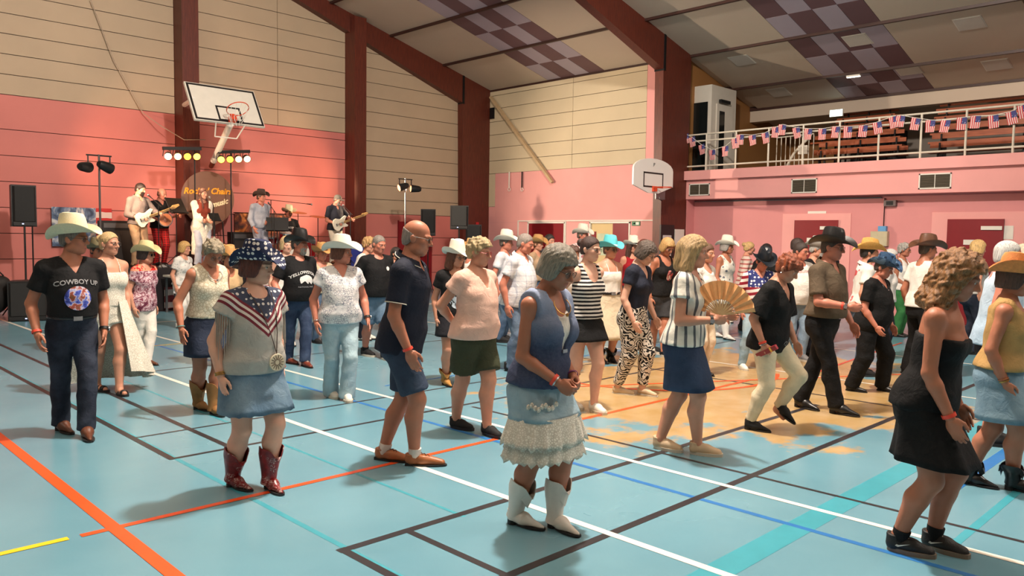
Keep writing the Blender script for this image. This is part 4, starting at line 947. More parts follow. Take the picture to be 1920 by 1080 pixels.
            V_ = [p for r_ in outer for p in r_]; nf = len(V_); V_ += [((p[0]-P0[0])*.965+P0[0], (p[1]-P0[1])*.965+P0[1], p[2]) for r_ in outer for p in r_]; Fc = []
            for i in range(rows-1):
                for j in range(n):
                    j2 = (j+1) % n; q = (i*n+j2, i*n+j, (i+1)*n+j, (i+1)*n+j2); Fc.append(q); Fc.append(tuple(nf+e for e in reversed(q)))
            for j in range(n):
                j2 = (j+1) % n; e = (rows-1)*n; Fc.append((e+j2, e+j, nf+e+j, nf+e+j2)); Fc.append((j, j2, nf+j2, nf+j))
            info['skirt'] = link(bo.get('name', 'skirt'), np_mesh('skirt', V_, Fc), bm, root); info['skirt_rings'] = outer
            if bo.get('belt'):
                G3 = Grid(T(0, 0, .06)-.24*g, T(0, 0, .06)+.24*g, .012)
                G3.union(lambda X, Y, Z: torso(X, Y, Z, .020, zlo=wz-.036, zhi=wz+.004), tlo, thi, 0); Vb, Fb = G3.mesh(); be = link('belt', np_mesh('belt', Vb, Fb), bo['belt'], root)
                q = T(0, 0, .0)+Rt @ np.array((0, np.interp(wz, tz, tb)+np.interp(wz, tz, tc)+.020, wz-.016)); MB().box((-.032, -.006, -.022), (.032, .006, .022)).build('buckle', M_SILV, be, loc=q)
    # -------- tops
    def make_top(sm, so, name='shirt', extra=0.):
        of = so.get('off', .016)+extra; hem = so.get('hem', .02)*h; slv = so.get('slv', .55); nk = so.get('neck', ('round', .05, .05)); lo_ = so.get('loose', .5)
        A_, B_, C_ = ta.copy(), tb.copy(), tc.copy()
        ch = np.interp(.2*h, tz, ta); cb = np.interp(.2*h, tz, tb)
        for i, z_ in enumerate(tz):
            if z_ < .20*h: A_[i] = A_[i]*(1-lo_)+max(A_[i], ch*1.02)*lo_; B_[i] = B_[i]*(1-lo_)+max(B_[i], cb*1.10)*lo_
        for i, z_ in enumerate(tz):
            if z_ <= .065*h and hem < .04*h: A_[i] += .020; B_[i] += .020
        gl_, gh_ = lo.copy(), hi.copy(); gl_[2] = T(0, 0, 0)[2]+hem-.12; 
        if so.get('hemmin') is not None: gl_[2] = min(gl_[2], so['hemmin'])
        wrl = min(wri[-1][2], wri[1][2]) if slv > 1 else 99; gl_[2] = min(gl_[2], wrl-.06)
        G4 = Grid(gl_, gh_, vs)
        zl = min(tz[0], hem)
        G4.union(lambda X, Y, Z: torso(X, Y, Z, of, (A_, B_, C_), zlo=hem-.02), np.array([tlo[0], tlo[1], P0[2]+hem-.05]), thi, 0)
        if hem < .02*h:
            for s in (-1, 1): G4.ell(T(s*.042, BY, -.022), np.array((.046, BR, .050))*h*g+of+.010, .03, Rt)
        if so.get('bustline', True): chest(G4, of-.002)
        wv = lambda X, Y, Z: so.get('wr', .004)*np.sin(Z*29+X*17)*np.sin(X*33-Z*9+Y*14)
        G4.D += wv(G4.x[:,None,None], G4.y[None,:,None], G4.z[None,None,:])
        kind = so.get('cut', 'tee')
        if kind in ('tee', 'shirt', 'polo', 'cap', 'vest'):
            shoulders(G4, of)
            for s in (-1, 1):
                if slv <= 0: continue
                if slv <= 1: G4.cone(sh[s], sh[s]+(elb[s]-sh[s])*slv, ur+of+.004, ur*(1-.16*slv)+of+so.get('sflare', .012), .025, cut=True)
                else:
                    G4.cone(sh[s], elb[s], ur+of+.004, ur*.84+of+.006, .025); G4.cone(elb[s], elb[s]+(wri[s]-elb[s])*(slv-1), ur*.84+of+.006, .017*h+of+so.get('sflare', .006), .015, cut=True)
        elif kind == 'tank':
            for s in (-1, 1): G4.cone(T(s*.022, -.012, .314), sh[s], .026*h+of, .0305*h*(.7+.3*g)+of, .03)
        iR = Rt
        def q_(X, Y, Z):
            px, py, pz = X-P0[0], Y-P0[1], Z-P0[2]
            return (iR[0,0]*px+iR[1,0]*py+iR[2,0]*pz, iR[0,1]*px+iR[1,1]*py+iR[2,1]*pz, iR[0,2]*px+iR[1,2]*py+iR[2,2]*pz)
        def cutter(X, Y, Z):
            x, y, z = q_(X, Y, Z); d = hem - z
            if nk[0] == 'strapless': return np.maximum(d, z-nk[1]*h-nk[2]*np.maximum(0, y)*0)
            zt2 = .322*h; rn = (.046 if male else .040)*h; e = (np.sqrt((x/rn)**2+((y+.010*h)/(rn*1.05))**2)-1)*rn; d = np.maximum(d, -np.maximum(e, .285*h-z)); d = np.maximum(d, z-.338*h)
            # neck opening
            if nk[0] in ('round', 'scoop'):
                e = np.sqrt((x/(nk[1]*h))**2+((z-zt2)/(nk[2]*h))**2)-1; e = e*min(nk[1], nk[2])*h; d = np.maximum(d, -np.maximum(e, -y-.012*h))
                e = (np.sqrt((x/(nk[1]*.85*h))**2+((z-zt2)/(.025*h))**2)-1)*.02*h; d = np.maximum(d, -np.maximum(e, y))
            elif nk[0] in ('v', 'collar'):
                e = (np.abs(x)-nk[1]*h*(z-(zt2-nk[2]*h))/(nk[2]*h))*.8; d = np.maximum(d, -np.maximum(e, -y+.0*h))
                if nk[0] == 'v': e = (np.sqrt((x/(nk[1]*h))**2+((z-zt2)/(.025*h))**2)-1)*.02*h; d = np.maximum(d, -np.maximum(e, y))
            if kind == 'tank' or slv <= 0 and kind != 'cap':
                d = np.maximum(d, np.where(z > .215*h, np.abs(x)-((.094 if kind == 'vest' else .074)*h*(1+(g-1)*.4)+1.2*np.maximum(0, .245*h-z)), -1))
            return d
        G4.inter(cutter)
        Vt, Ft = G4.mesh(); o = link(name, np_mesh(name, Vt, Ft), sm, root); info['topgrid'] = G4
        return o, G4
    if shirt:
        o, G4 = make_top(shirt[0], shirt[1] if len(shirt) > 1 else {}, shirt[2] if len(shirt) > 2 else 'shirt'); info['shirt'] = o
        so = shirt[1] if len(shirt) > 1 else {}
        if so.get('straps'):
            for s in (-1, 1):
                pts = [T(s*.038, .075, .235), T(s*.042, .050, .285), T(s*.045, .010, .328), T(s*.045, -.030, .318), T(s*.042, -.058, .27), T(s*.038, -.065, .23)]; MB().tube(pts, so['straps'], 6).build('strap', shirt[0], o, True)
        if so.get('collar'):
            q = MB(); cm = so['collar']; rr = []
            for t in np.linspace(-2.75, 2.75, 17):
                x_, y_ = .046*math.sin(t), -.008-.046*math.cos(t)*1.0; dz = .012*abs(t)/2.75
                rr.append((T(x_*1.06, y_*1.06, .364-dz*3.2), T(x_*1.55, y_*1.40+.004, .348-dz*4.2)))
            vs_ = [p for a, b in rr for p in (a, b)]; vs_ += [p+np.array((0, 0, -.006)) for p in vs_]; k = len(rr)*2
            q.add(vs_, [(2*i, 2*i+1, 2*i+3, 2*i+2) for i in range(len(rr)-1)]+[(k+2*i, k+2*i+2, k+2*i+3, k+2*i+1) for i in range(len(rr)-1)]+[(2*i+1, k+2*i+1, k+2*i+3, 2*i+3) for i in range(len(rr)-1)]); q.build('collar', cm, o, True, 50)
    if shirt and len(shirt) > 3:      # outer garment: waistcoat, jacket
        o2, G5 = make_top(shirt[3], shirt[4], shirt[5], .014); info['outer'] = o2; info['outgrid'] = G5
    # -------- shoes
    if shoes:
        sm_, so_ = shoe_meshes(shoes[0])
        for i, s in enumerate((-1, 1)):
            sc = h/1.70*(1.05 if male else .95); Ms = Matrix.Translation(foot[s]) @ Matrix.Rotation(math.radians(fyaw[i]), 4, 'Z') @ Matrix.Translation((0, 0, .0)) @ Matrix.Rotation(-math.radians(fpitch[i]), 4, 'X') @ Matrix.Translation((0, -.01, 0)) @ Matrix.Diagonal((sc, sc, sc, 1))
            if fpitch[i] > 0: Ms = Matrix.Translation((0, 0, .19*sc*math.sin(math.radians(fpitch[i])))) @ Ms
            so = link('boot' if 'boot' in shoes[0] else ('sandal' if shoes[0] == 'sandal' else 'shoe'), sm_, shoes[1], root); so.matrix_basis = Ms; link('sole', so_, shoes[2] if len(shoes) > 2 else M_SOLEB, so)
            if shoes[0] in ('sneaker', 'dress') and lod == 0:
                lw = .018 if shoes[0] == 'sneaker' else .013; zl_ = lambda y: (.092-.36*(y-.03) if y > .03 else .094) if shoes[0] == 'sneaker' else .078-.28*(y-.03)
                MB().tube([((lw if k % 2 else -lw), .035+.011*k, zl_(.035+.011*k)+.004) for k in range(6)], .0035, 5).build('laces', M_SOLEW if shoes[1] is not M_TANL else M_LEATHER, so)
            if 'boot' in shoes[0] and not (shoes[0] == 'boot' and bot and bot[0] == 'trousers'):
                tl = .58 if shoes[0] == 'tallboot' else .30; ax_ = knee[s]-ank[s]; q = MB(); n_ = 20; vs_ = []; e1 = np.array((1., 0, 0)); e2 = np.cross(ax_/np.linalg.norm(ax_), e1); e2 /= np.linalg.norm(e2); e2 = e2 if e2[1] > 0 else -e2
                for t_, rb_ in ((-.10, .030), (.0, .0285), (.12, .031), (.30*tl/.58, .038), (tl*.75, .045), (tl, .0465)):
                    for j in range(n_):
                        an = 2*math.pi*j/n_; dn = -.045*h*(math.sin(an)**8 if t_ == tl else 0); bk = np.array((0, -.010*h*min(1, max(0, t_)*4), 0))
                        vs_.append(ank[s]+ax_*t_+bk+(e1*math.cos(an)+e2*math.sin(an))*rb_*h*gl+np.array((0, 0, dn)))
                for r_ in range(5):
                    for j in range(n_): q.f.append((r_*n_+j, r_*n_+(j+1)%n_, (r_+1)*n_+(j+1)%n_, (r_+1)*n_+j))
                k_0 = len(vs_); vs_ += [p+(ank[s]+ax_*tl-p)*.07 for p in vs_[5*n_:6*n_]]; vs_ += [ank[s]+ax_*(tl*.6)+(p-ank[s]-ax_*tl)*.8 for p in vs_[5*n_:6*n_]]
                for r_ in (0, 1):
                    for j in range(n_): a0 = 5*n_ if r_ == 0 else k_0; b0_ = k_0+r_*n_; q.f.append((a0+j, a0+(j+1)%n_, b0_+(j+1)%n_, b0_+j))
                q.v = [tuple(p) for p in vs_]; sho = q.build('boot_shaft', shoes[1], so, True, 60); sho.matrix_parent_inverse = Ms.inverted()
            if len(shoes) > 3:     # sock
                MB().tube([ank[s]+np.array((0, 0, -.03)), ank[s]+(knee[s]-ank[s])*shoes[4]], [.0235*h*gl, .027*h*gl], 12).build('sock', shoes[3], root, True)
    # -------- small worn things
    for e in extras:
        k = e[0]
        if k in ('band', 'watch', 'bangle'):
            s = e[1]; d = wri[s]-elb[s]; d /= np.linalg.norm(d); c_ = wri[s]-d*(e[3] if len(e) > 3 else .018); Rm = HM[s][0]; r_ = .0165*h+.005
            q = MB(); hw = {'band': .009, 'watch': .011, 'bangle': .004}[k]; vs_ = []
            for t in range(16):
                a = 2*math.pi*t/16; vs_ += [c_+Rm[:, 0]*math.cos(a)*rr+Rm[:, 1]*math.sin(a)*rr+d*z_ for rr, z_ in ((r_, -hw), (r_+.003, -hw), (r_+.003, hw), (r_, hw))]
            q.add(vs_, [(t*4+j, t*4+(j+1)%4, ((t+1)%16)*4+(j+1)%4, ((t+1)%16)*4+j) for t in range(16) for j in range(4)])
            w2 = q.build({'band': 'wristband', 'watch': 'watch', 'bangle': 'bracelet'}[k], e[2], root, True, 50)
            if k == 'watch': p_ = c_+Rm[:, 0]*s*(r_+.004); MB().lathe([(.017, -.004), (.017, .004)], 12, Matrix.Translation(p_) @ Matrix.Rotation(math.pi/2, 4, 'Y')).build('dial', M_SILV, w2)
        elif k == 'necklace':
            pts = [T(.042*math.sin(t), .040+.02*(1+math.cos(t)), .318-.055*(1+math.cos(t))/2-.0) for t in np.linspace(-2.2, 2.2, 15)]; nk_ = MB().tube(pts, .0022, 4).build('necklace', e[1], root)
            MB().lathe([(.001, -.004), (.010, -.003), (.010, .003), (.001, .004)], 10, Matrix.Translation(T(0, .084, .262)) @ Matrix.Rotation(math.pi/2, 4, 'X')).build('pendant', e[1], nk_)
        elif k == 'beard': on_head('beard', beard_mesh(), hair_mat(e[1]))
        elif k == 'earring':
            for s in (-1, 1): q = MB().lathe([(.001, -.006), (.006, 0), (.001, .006)], 8); o = link('earring', q.mesh('earring'), M_SILV, root); o.matrix_basis = MH @ Matrix.Translation((s*.086, -.005, -.05))
    PEOPLE.append(info)
    return info
def front_y(G, x, z, off=.004):
    """front surface of a garment grid at (x,z)"""
    i = np.clip((x-G.x[0])/G.h, 0, len(G.x)-2); k = np.clip((z-G.z[0])/G.h, 0, len(G.z)-2); i0, k0 = int(i), int(k); fi, fk = i-i0, k-k0
    c = G.D[i0,:,k0]*(1-fi)*(1-fk)+G.D[i0+1,:,k0]*fi*(1-fk)+G.D[i0,:,k0+1]*(1-fi)*fk+G.D[i0+1,:,k0+1]*fi*fk
    w_ = np.where(c < 0)[0]
    if len(w_) == 0: return None
    j = w_[-1]
    if j+1 >= len(c): return G.y[j]+off
    return G.y[j]+G.h*c[j]/(c[j]-c[j+1])+off
def drape(info, mb, name, m, off=.005, grid='topgrid', parent=None):
    """lay flat print geometry (x, z plane) onto the front of a garment"""
    G = info[grid]; vs_ = []
    last = None
    for (x, y, z) in mb.v:
        fy = front_y(G, x, z, off)
        if fy is None: fy = last if last is not None else 0.1
        last = fy; vs_.append((x, fy, z))
    me = bpy.data.meshes.new(name); me.from_pydata(vs_, [], mb.f); me.update(); return link(name, me, m, parent or info['shirt'])
def text_mb(txt, size, cx, cz, bend=0., bold=0.):
    cu = bpy.data.curves.new('t', 'FONT'); cu.body = txt; cu.size = size; cu.align_x = 'CENTER'; cu.align_y = 'CENTER'; cu.resolution_u = 2; cu.offset = bold
    o = bpy.data.objects.new('t', cu); col.objects.link(o); dg = bpy.context.evaluated_depsgraph_get(); me = bpy.data.meshes.new_from_object(o.evaluated_get(dg))
    vs_ = [v.co.copy() for v in me.vertices]; fs = [tuple(p.vertices) for p in me.polygons]; bpy.data.objects.remove(o); bpy.data.meshes.remove(me)
    q = MB(); q.add([(-v.x+0+cx if False else cx-v.x, 0, cz+v.y-bend*v.x*v.x) for v in vs_], fs); return q
def disc_mb(cx, cz, rx, rz, n=20, rings=4):
    q = MB(); vs_ = [(cx, 0, cz)]; fs = []
    for r_ in range(1, rings+1):
        for j in range(n): a = 2*math.pi*j/n; vs_.append((cx+rx*r_/rings*math.cos(a), 0, cz+rz*r_/rings*math.sin(a)))
    for j in range(n): fs.append((0, 1+j, 1+(j+1)%n))
    for r_ in range(1, rings):
        for j in range(n): b0 = 1+(r_-1)*n; b1 = 1+r_*n; fs.append((b0+j, b1+j, b1+(j+1)%n, b0+(j+1)%n))
    return q.add(vs_, fs)
# ================================================================== the dancers
M_REDE, _nt, _b = new_mat('red_leather_with_white_stitching'); _oc = objco(_nt); _n = noise(_nt, 26, 2, _oc); _n.inputs['Distortion'].default_value = 1.6; _m = noise(_nt, 9, 2, _oc); _r = noise(_nt, 30, 3, _oc)
_base = ramp(_nt, _r.outputs[0], [(.3, lin((96, 14, 20))), (.7, lin((140, 26, 30)))]); _ln = ramp(_nt, _n.outputs[0], [(.485, (0,0,0,1)), (.495, (1,1,1,1)), (.515, (1,1,1,1)), (.525, (0,0,0,1))]); _mk = ramp(_nt, _m.outputs[0], [(.50, (0,0,0,1)), (.54, (1,1,1,1))])
_nt.links.new(mixc(_nt, mth(_nt, 'MULTIPLY', _ln, _mk), _base, lin((206, 190, 180))), _b.inputs['Base Color']); _b.inputs['Roughness'].default_value = .35
BLK, NAVY, WHT, CREAM = cloth((20, 20, 22)), cloth((26, 30, 44)), cloth((226, 222, 214)), cloth((222, 212, 190))
H_CREAM = mat('cream_straw_hat', (222, 212, 178), .7, var=.06, scale=60, bmp=.3, bscale=180); H_WHITE = mat('white_felt_hat', (226, 220, 206), .7, var=.04, bmp=.15, bscale=120); H_BLACK = mat('black_leather_hat', (24, 23, 24), .42, var=.15, bmp=.15); H_TAN = mat('tan_straw_hat', (186, 142, 86), .7, var=.1, scale=60, bmp=.3, bscale=180)
H_STAR = cloth((36, 44, 74), 'stars', (224, 220, 214), .034, .34); H_TURQ = mat('turquoise_hat', (92, 196, 204), .6, var=.06, bmp=.15); H_BLUE = cloth((52, 78, 108), 'floral', (28, 44, 66), .05, .35, c3=(90, 120, 150)); H_BROWN = mat('brown_leather_hat', (96, 62, 42), .5, var=.2, bmp=.2); H_YEL = mat('golden_straw_hat', (206, 160, 84), .7, var=.12, scale=50, bmp=.3, bscale=180); H_ORANGE = mat('burnt_orange_straw_hat', (206, 132, 70), .7, var=.18, scale=30, bmp=.35, bscale=140); H_GREY = mat('grey_felt_hat', (190, 188, 182), .7, var=.06, bmp=.15)
BAND_K = mat('black_hat_band', (22, 20, 20), .5); BAND_B = mat('brown_hat_band', (86, 56, 38), .5)
p1 = person('man in a cream cowboy hat, black printed t-shirt and dark jeans at far left', 14, 405, feet=((163, 820), (116, 808)), male=1, skin='tan', hair=('short', (118, 106, 98)), hat=('cowboy', H_CREAM, None, .046, 10), hphi=62, hp=4, arms=((.02, .05, -.295), (.045, .05, -.29)), shirt=(BLK, dict(slv=.62, hem=.062, neck=('v', .036, .055), loose=.6)), bot=('trousers', DENIM_D, dict(belt=M_BLKL, cuff=.040, waist=.075, drop=-.02)), shoes=('boot', M_LEATHER), fat=1.02, belly=.03, lod=0, extras=(('band', 1, M_WRIST), ('watch', -1, M_BLACK)), specs=M_FRAME)
p5 = person('woman in a navy hat with white stars, grey flag top and red cowboy boots', 32, 448, feet=((508, 918), (440, 914)), skin='pale', hair=('bob', (92, 44, 34)), hat=('star', H_STAR, None), hphi=62, hp=6, arms=((.03, .02, -.30), (.045, .02, -.30)), shirt=(cloth((172, 168, 160), 'chevron', z0=1.00), dict(slv=.32, hem=-.005, neck=('scoop', .046, .026), loose=.8, sflare=.03)), bot=('skirt', cloth((84, 110, 132), 'denim', (122, 146, 162)), dict(hem=.335, flare=.03, fray=1)), shoes=('tallboot', M_REDE), fat=1.16, belly=.025, bust=1.1, lod=0, extras=(('bangle', 1, M_GOLD), ('bangle', 1, M_GOLD, .03), ('band', -1, M_WRIST), ('earring',)))
p10 = person('tall bald man in a navy polo shirt, navy shorts and tan leather shoes', 72, 402, feet=((724, 862), (782, 872)), male=1, skin='tan', hair=('fringe', (140, 130, 124)), hphi=76, hp=12, lean=7, arms=((.03, -.02, -.30), (.015, .075, -.30)), shirt=(cloth((26, 31, 46)), dict(slv=.72, hem=-.045, neck=('collar', .03, .05), loose=.8, collar=cloth((24, 28, 42)))), bot=('shorts', cloth((46, 58, 78), 'denim', (58, 72, 92)), dict(len=.86, flare=.028)), shoes=('dress', M_TANL, M_SOLEB, cloth((214, 206, 198)), .12), lod=0, extras=(('band', 1, M_WRIST),), specs=M_FRAME, crouch=.012)
p13 = person('grey-haired woman in a dip-dyed denim waistcoat, ruffled lace skirt and white boots', 52, 447, feet=((1045, 992), (972, 984)), skin='deep', hair=('bob', (136, 128, 114)), hphi=58, hp=24, lean=6, arms=((-.055, .115, -.235), (-.035, .125, -.240)), hands=('grip', 'grip'), shirt=(cloth((218, 212, 202)), dict(slv=0, cut='tank', hem=.02, neck=('scoop', .05, .07)), 'camisole', cloth((40, 48, 78), 'dip', (146, 160, 188), .34, z0=1.22), dict(slv=0, cut='vest', hem=.012, neck=('v', .046, .20), loose=.4, bustline=True), 'waistcoat'), bot=('skirt', DENIM_L, dict(hem=.40, flare=.035)), shoes=('tallboot', M_WHL), fat=1.0, lod=0, extras=(('bangle', 1, M_SILV), ('band', 1, M_WRIST, .03), ('bangle', -1, mat('violet_beads', (120, 50, 110), .4)), ('earring',), ('necklace', M_GOLD)), specs=M_FRAME)
p20 = person('blonde woman in a striped top and blue denim skirt fanning herself', 74, 435, feet=((1242, 842), (1312, 852)), skin='mid', hair=('shoulder', (172, 142, 98)), hphi=80, hp=6, lean=4, arms=((-.02, .17, -.14), (-.03, .145, -.150)), hands=('relax', 'grip'), shirt=(cloth((224, 220, 208), 'vstripe', (98, 100, 104), .052, .30), dict(slv=.42, hem=.0, neck=('v', .045, .06), loose=.8, sflare=.03)), bot=('skirt', cloth((36, 52, 78), 'denim', (50, 68, 96)), dict(hem=.30, flare=.02)), shoes=('sneaker', M_BSHOE, M_SOLEW), fat=1.02, lod=0, extras=(('watch', 1, M_BLKL),), crouch=.012)
p32 = person('woman with curly golden hair in a strapless black flared dress and black trainers', 78, 457, feet=((1756, 1030), (1690, 1034)), skin='tan', hair=('wavy', (146, 102, 60)), hphi=82, hp=22, lean=8, arms=((.02, .08, -.29), (.01, .10, -.295)), shirt=(cloth((13, 13, 15)), dict(cut='none', slv=0, hem=-.02, neck=('strapless', .225, 0), loose=.35), 'dress_top'), bot=('skirt', cloth((13, 13, 15)), dict(hem=.315, flare=.05, wav=(.05, 8), waist=.06, dip=.02, name='dress_skirt')), shoes=('sneaker', mat('black_mesh_trainer', (24, 23, 24), .55, var=.2, scale=60, bmp=.3, bscale=200), mat('bronze_grey_sole', (120, 108, 94), .5), BLK, .14), fat=1.04, lod=0, extras=(('band', 1, M_WRIST),), crouch=.016)
def wpos(info, q):
    """person-local point to world"""
    c, s_ = math.cos(info['yaw']), math.sin(info['yaw']); b = info['base']; return Vector((b.x+q[0]*c-q[1]*s_, b.y+q[0]*s_+q[1]*c, b.z+q[2]))
def wdir(info, q):
    c, s_ = math.cos(info['yaw']), math.sin(info['yaw']); return Vector((q[0]*c-q[1]*s_, q[0]*s_+q[1]*c, q[2]))
p2 = person('blonde woman with glasses in a white lace playsuit with a long open train and sandals', 28, 430, feet=((226, 740), (184, 733)), skin='mid', hair=('bunhair', (196, 164, 116)), hphi=48, hp=2, arms=((.03, .02, -.30), (.05, .0, -.30)), shirt=(cloth((226, 220, 206), 'lace', (196, 188, 172), .018, .12), dict(cut='none', slv=0, hem=.04, neck=('strapless', .250, 0), loose=.1, straps=.004), 'lace_bodice'), bot=('shorts', cloth((226, 220, 206), 'lace', (196, 188, 172), .018, .12), dict(len=.34, flare=.02)), shoes=('sandal', M_BLKL, M_SOLEB), fat=1.04, bust=1.15, lod=0, extras=(('earring',),), specs=M_FRAME)
p3 = person('dark-haired woman in a pale straw hat, red patterned blouse and white trousers', 50, 452, feet=((279, 684), (262, 679)), skin='mid', hair=('bob', (40, 30, 28)), hat=('straw', mat('pale_yellow_straw_hat', (214, 200, 150), .7, var=.08, scale=60, bmp=.3, bscale=180), None), hphi=62, specs='sun', arms=('hang', 'hang'), shirt=(cloth((128, 54, 76), 'marble', (170, 120, 130), .08, c3=(96, 40, 60), z0=1.16), dict(slv=.5, hem=-.05, neck=('round', .04, .03), loose=.9)), bot=('trousers', cloth((222, 216, 206)), dict(cuff=.034)), shoes=('dress', M_LEATHER), fat=1.02)
p4 = person('grey short-haired woman looking down in a cream sleeveless top and dark denim skirt', 32, 445, feet=((403, 777), (374, 768)), skin='tan', hair=('spiky', (150, 138, 116)), hphi=26, hp=34, lean=7, arms=((.02, .06, -.295), (.085, .06, -.285)), hands=('relax', 'open'), shirt=(cloth((218, 208, 186), 'lace', (186, 172, 146), .03, .08), dict(slv=0, cut='vest', hem=.045, neck=('v', .045, .085), loose=.6)), bot=('skirt', cloth((30, 38, 56), 'denim', (44, 54, 74)), dict(hem=.33, flare=.01)), shoes=('tallboot', mat('dark_ochre_suede', (146, 102, 54), .7, var=.15, scale=14, bmp=.1)), fat=1.10, lod=0, extras=(('bangle', 1, mat('turquoise_bracelet', (90, 140, 136), .5)), ('necklace', M_SILV)), specs=M_FRAME)
p7 = person('bearded man in a black hat, black bison t-shirt and blue jeans', 30, 432, feet=((573, 687), (541, 681)), male=1, skin='red', hair=('short', (90, 84, 80)), hat=('cowboy', H_BLACK, BAND_K), hphi=55, hp=6, arms=((.04, .04, -.29), (.06, .08, -.27)), shirt=(BLK, dict(slv=.72, hem=.0, neck=('round', .040, .022), loose=.9)), bot=('trousers', cloth((38, 52, 78), 'denim', (62, 78, 104)), dict(cuff=.042, drop=-.02)), shoes=('dress', mat('chestnut_leather', (110, 50, 36), .35, var=.15)), fat=1.10, belly=.05, lod=0, extras=(('beard', (150, 146, 140)), ('band', 1, M_WRIST), ('watch', 1, M_BLACK, .03)))
p8 = person('woman in a white cowboy hat, white printed blouse and pale flared jeans', 16, 440, feet=((651, 750), (621, 744)), skin='red', hair=('bob', (98, 56, 40)), hat=('wide', H_WHITE, mat('white_hat_band', (236, 232, 222), .6)), hphi=62, hp=4, arms=((.07, .05, -.28), (.05, .03, -.295)), hands=('open', 'relax'), shirt=(cloth((220, 218, 218), 'print', (120, 124, 140), .022, .07), dict(slv=.42, hem=-.015, neck=('v', .034, .055), loose=1., sflare=.02)), bot=('trousers', cloth((150, 176, 188), 'denim', (178, 200, 206)), dict(cuff=.052, knee=.039, drop=-.05)), shoes=('sneaker', M_WSHOE, M_SOLEW), fat=1.18, belly=.03, bust=1.1, lod=0, extras=(('watch', -1, M_BLACK), ('bangle', 1, M_SILV)))
p9 = person('grey-haired man in a black t-shirt with a small white badge and denim shorts', 32, 437, feet=((722, 674), (686, 667)), male=1, skin='red', hair=('crop', (130, 122, 114)), hphi=40, hp=14, arms=('hangb', 'hangb'), shirt=(BLK, dict(slv=.75, hem=.0, neck=('round', .042, .022), loose=.9)), bot=('shorts', cloth((84, 108, 132), 'denim', (112, 136, 156)), dict(len=.93, flare=.03)), shoes=('sneaker', M_BLKF, M_SOLEW, BLK, .14), fat=1.08, belly=.03)
p11 = person('blonde short-haired woman with red glasses in a pale pink t-shirt and olive shorts', 46, 440, feet=((916, 816), (858, 803)), skin='mid', hair=('spiky', (178, 156, 116)), hphi=66, hp=8, lean=2, arms=('back', 'back'), shirt=(cloth((224, 182, 164)), dict(slv=.42, hem=-.015, neck=('v', .048, .085), loose=.9, sflare=.018)), bot=('shorts', cloth((58, 62, 44)), dict(len=.80, flare=.035)), shoes=('sneaker', M_BLKF, M_SOLEB), fat=1.16, belly=.035, bust=1.05, lod=0, specs=mat('red_spectacle_frame', (190, 40, 44), .4))
p12 = person('woman in a white hat and glasses with a black printed t-shirt behind the bald man', 16, 452, at=(852, 8.6), skin='mid', hair=('shoulder', (96, 56, 40)), hat=('cowboy', H_WHITE, None), hphi=40, hp=8, shirt=(BLK, dict(slv=.5, hem=-.01, neck=('round', .05, .035), loose=.8)), bot=('skirt', cloth((30, 30, 36)), dict(hem=.36, flare=.03)), shoes=('boot', M_OCHL), fat=1.05, specs=M_BLACK, extras=(('necklace', mat('orange_pendant', (190, 110, 50), .4)),))
p14 = person('grey-haired man in a white checked shirt behind the woman in the denim waistcoat', 62, 432, at=(968, 9.6), male=1, skin='red', hair=('crop', (140, 130, 122)), hphi=72, hp=16, lean=8, shirt=(cloth((216, 216, 220), 'plaid', (150, 156, 176), .065, .12), dict(slv=.6, hem=-.03, neck=('collar', .03, .05), loose=1., collar=cloth((218, 216, 218)))), bot=('trousers', cloth((86, 104, 128), 'denim', (112, 130, 150)), {}), shoes=('sneaker', M_BLKF, M_SOLEB), fat=1.12, belly=.05)
p15 = person('young woman with a dark bun, glasses, black-and-white striped tank top and black shorts', 42, 437, feet=((1116, 772), (1068, 764)), skin='pale', hair=('bunhair', (58, 36, 30)), hphi=58, hp=8, arms=('back', 'back'), shirt=(cloth((222, 216, 208), 'hstripe', (24, 24, 28), .036, .5), dict(slv=0, cut='tank', hem=.03, neck=('scoop', .050, .085), loose=.4)), bot=('skirt', cloth((15, 15, 17)), dict(hem=.405, flare=.035)), shoes=('sneaker', M_WSHOE, M_SOLEW), fat=.98, lod=0, specs=M_BLACK)
p16 = person('woman in a turquoise cowboy hat, white camisole and long pale skirt', 34, 443, at=(1140, 10.3), skin='mid', hair=('short', (120, 90, 70)), hat=('cowboy', H_TURQ, mat('silver_hat_band', (220, 226, 226), .4)), hphi=48, hp=4, shirt=(WHT, dict(cut='none', slv=0, hem=.06, neck=('strapless', .250, 0), loose=.3, straps=.006), 'camisole'), bot=('skirt', cloth((206, 192, 166)), dict(hem=.20, flare=.06, belt=M_BLKL)), shoes=('boot', M_BLKL), fat=1.16, specs=M_FRAME, extras=(('earring',),))
p17 = person('dark-haired woman with glasses in a navy t-shirt and zebra-print trousers', 62, 450, feet=((1207, 740), (1161, 738)), skin='pale', hair=('bob', (86, 74, 66)), hphi=66, hp=30, lean=7, arms=('hangf', (.02, .07, -.295)), shirt=(cloth((34, 38, 52)), dict(slv=.45, hem=.04, neck=('v', .042, .08), loose=.7)), bot=('trousers', cloth((22, 22, 24), 'zebra', (216, 208, 196)), dict(cuff=.033, knee=.050, off=.018, drop=.03, waist=.09)), shoes=('dress', M_BSHOE, M_SOLEW), fat=.97, lod=0, specs=M_BLACK)
p18 = person('woman in a white cowboy hat and sleeveless red top by the red doors', 24, 443, at=(1184, 13.6), skin='mid', hair=('long', (70, 44, 34)), hat=('cowboy', H_WHITE, BAND_K), hphi=40, shirt=(cloth((150, 20, 32)), dict(slv=0, cut='tank', hem=.0, neck=('round', .05, .03))), bot=('trousers', DENIM_D, {}), shoes=('boot', M_BLKL), lod=2)
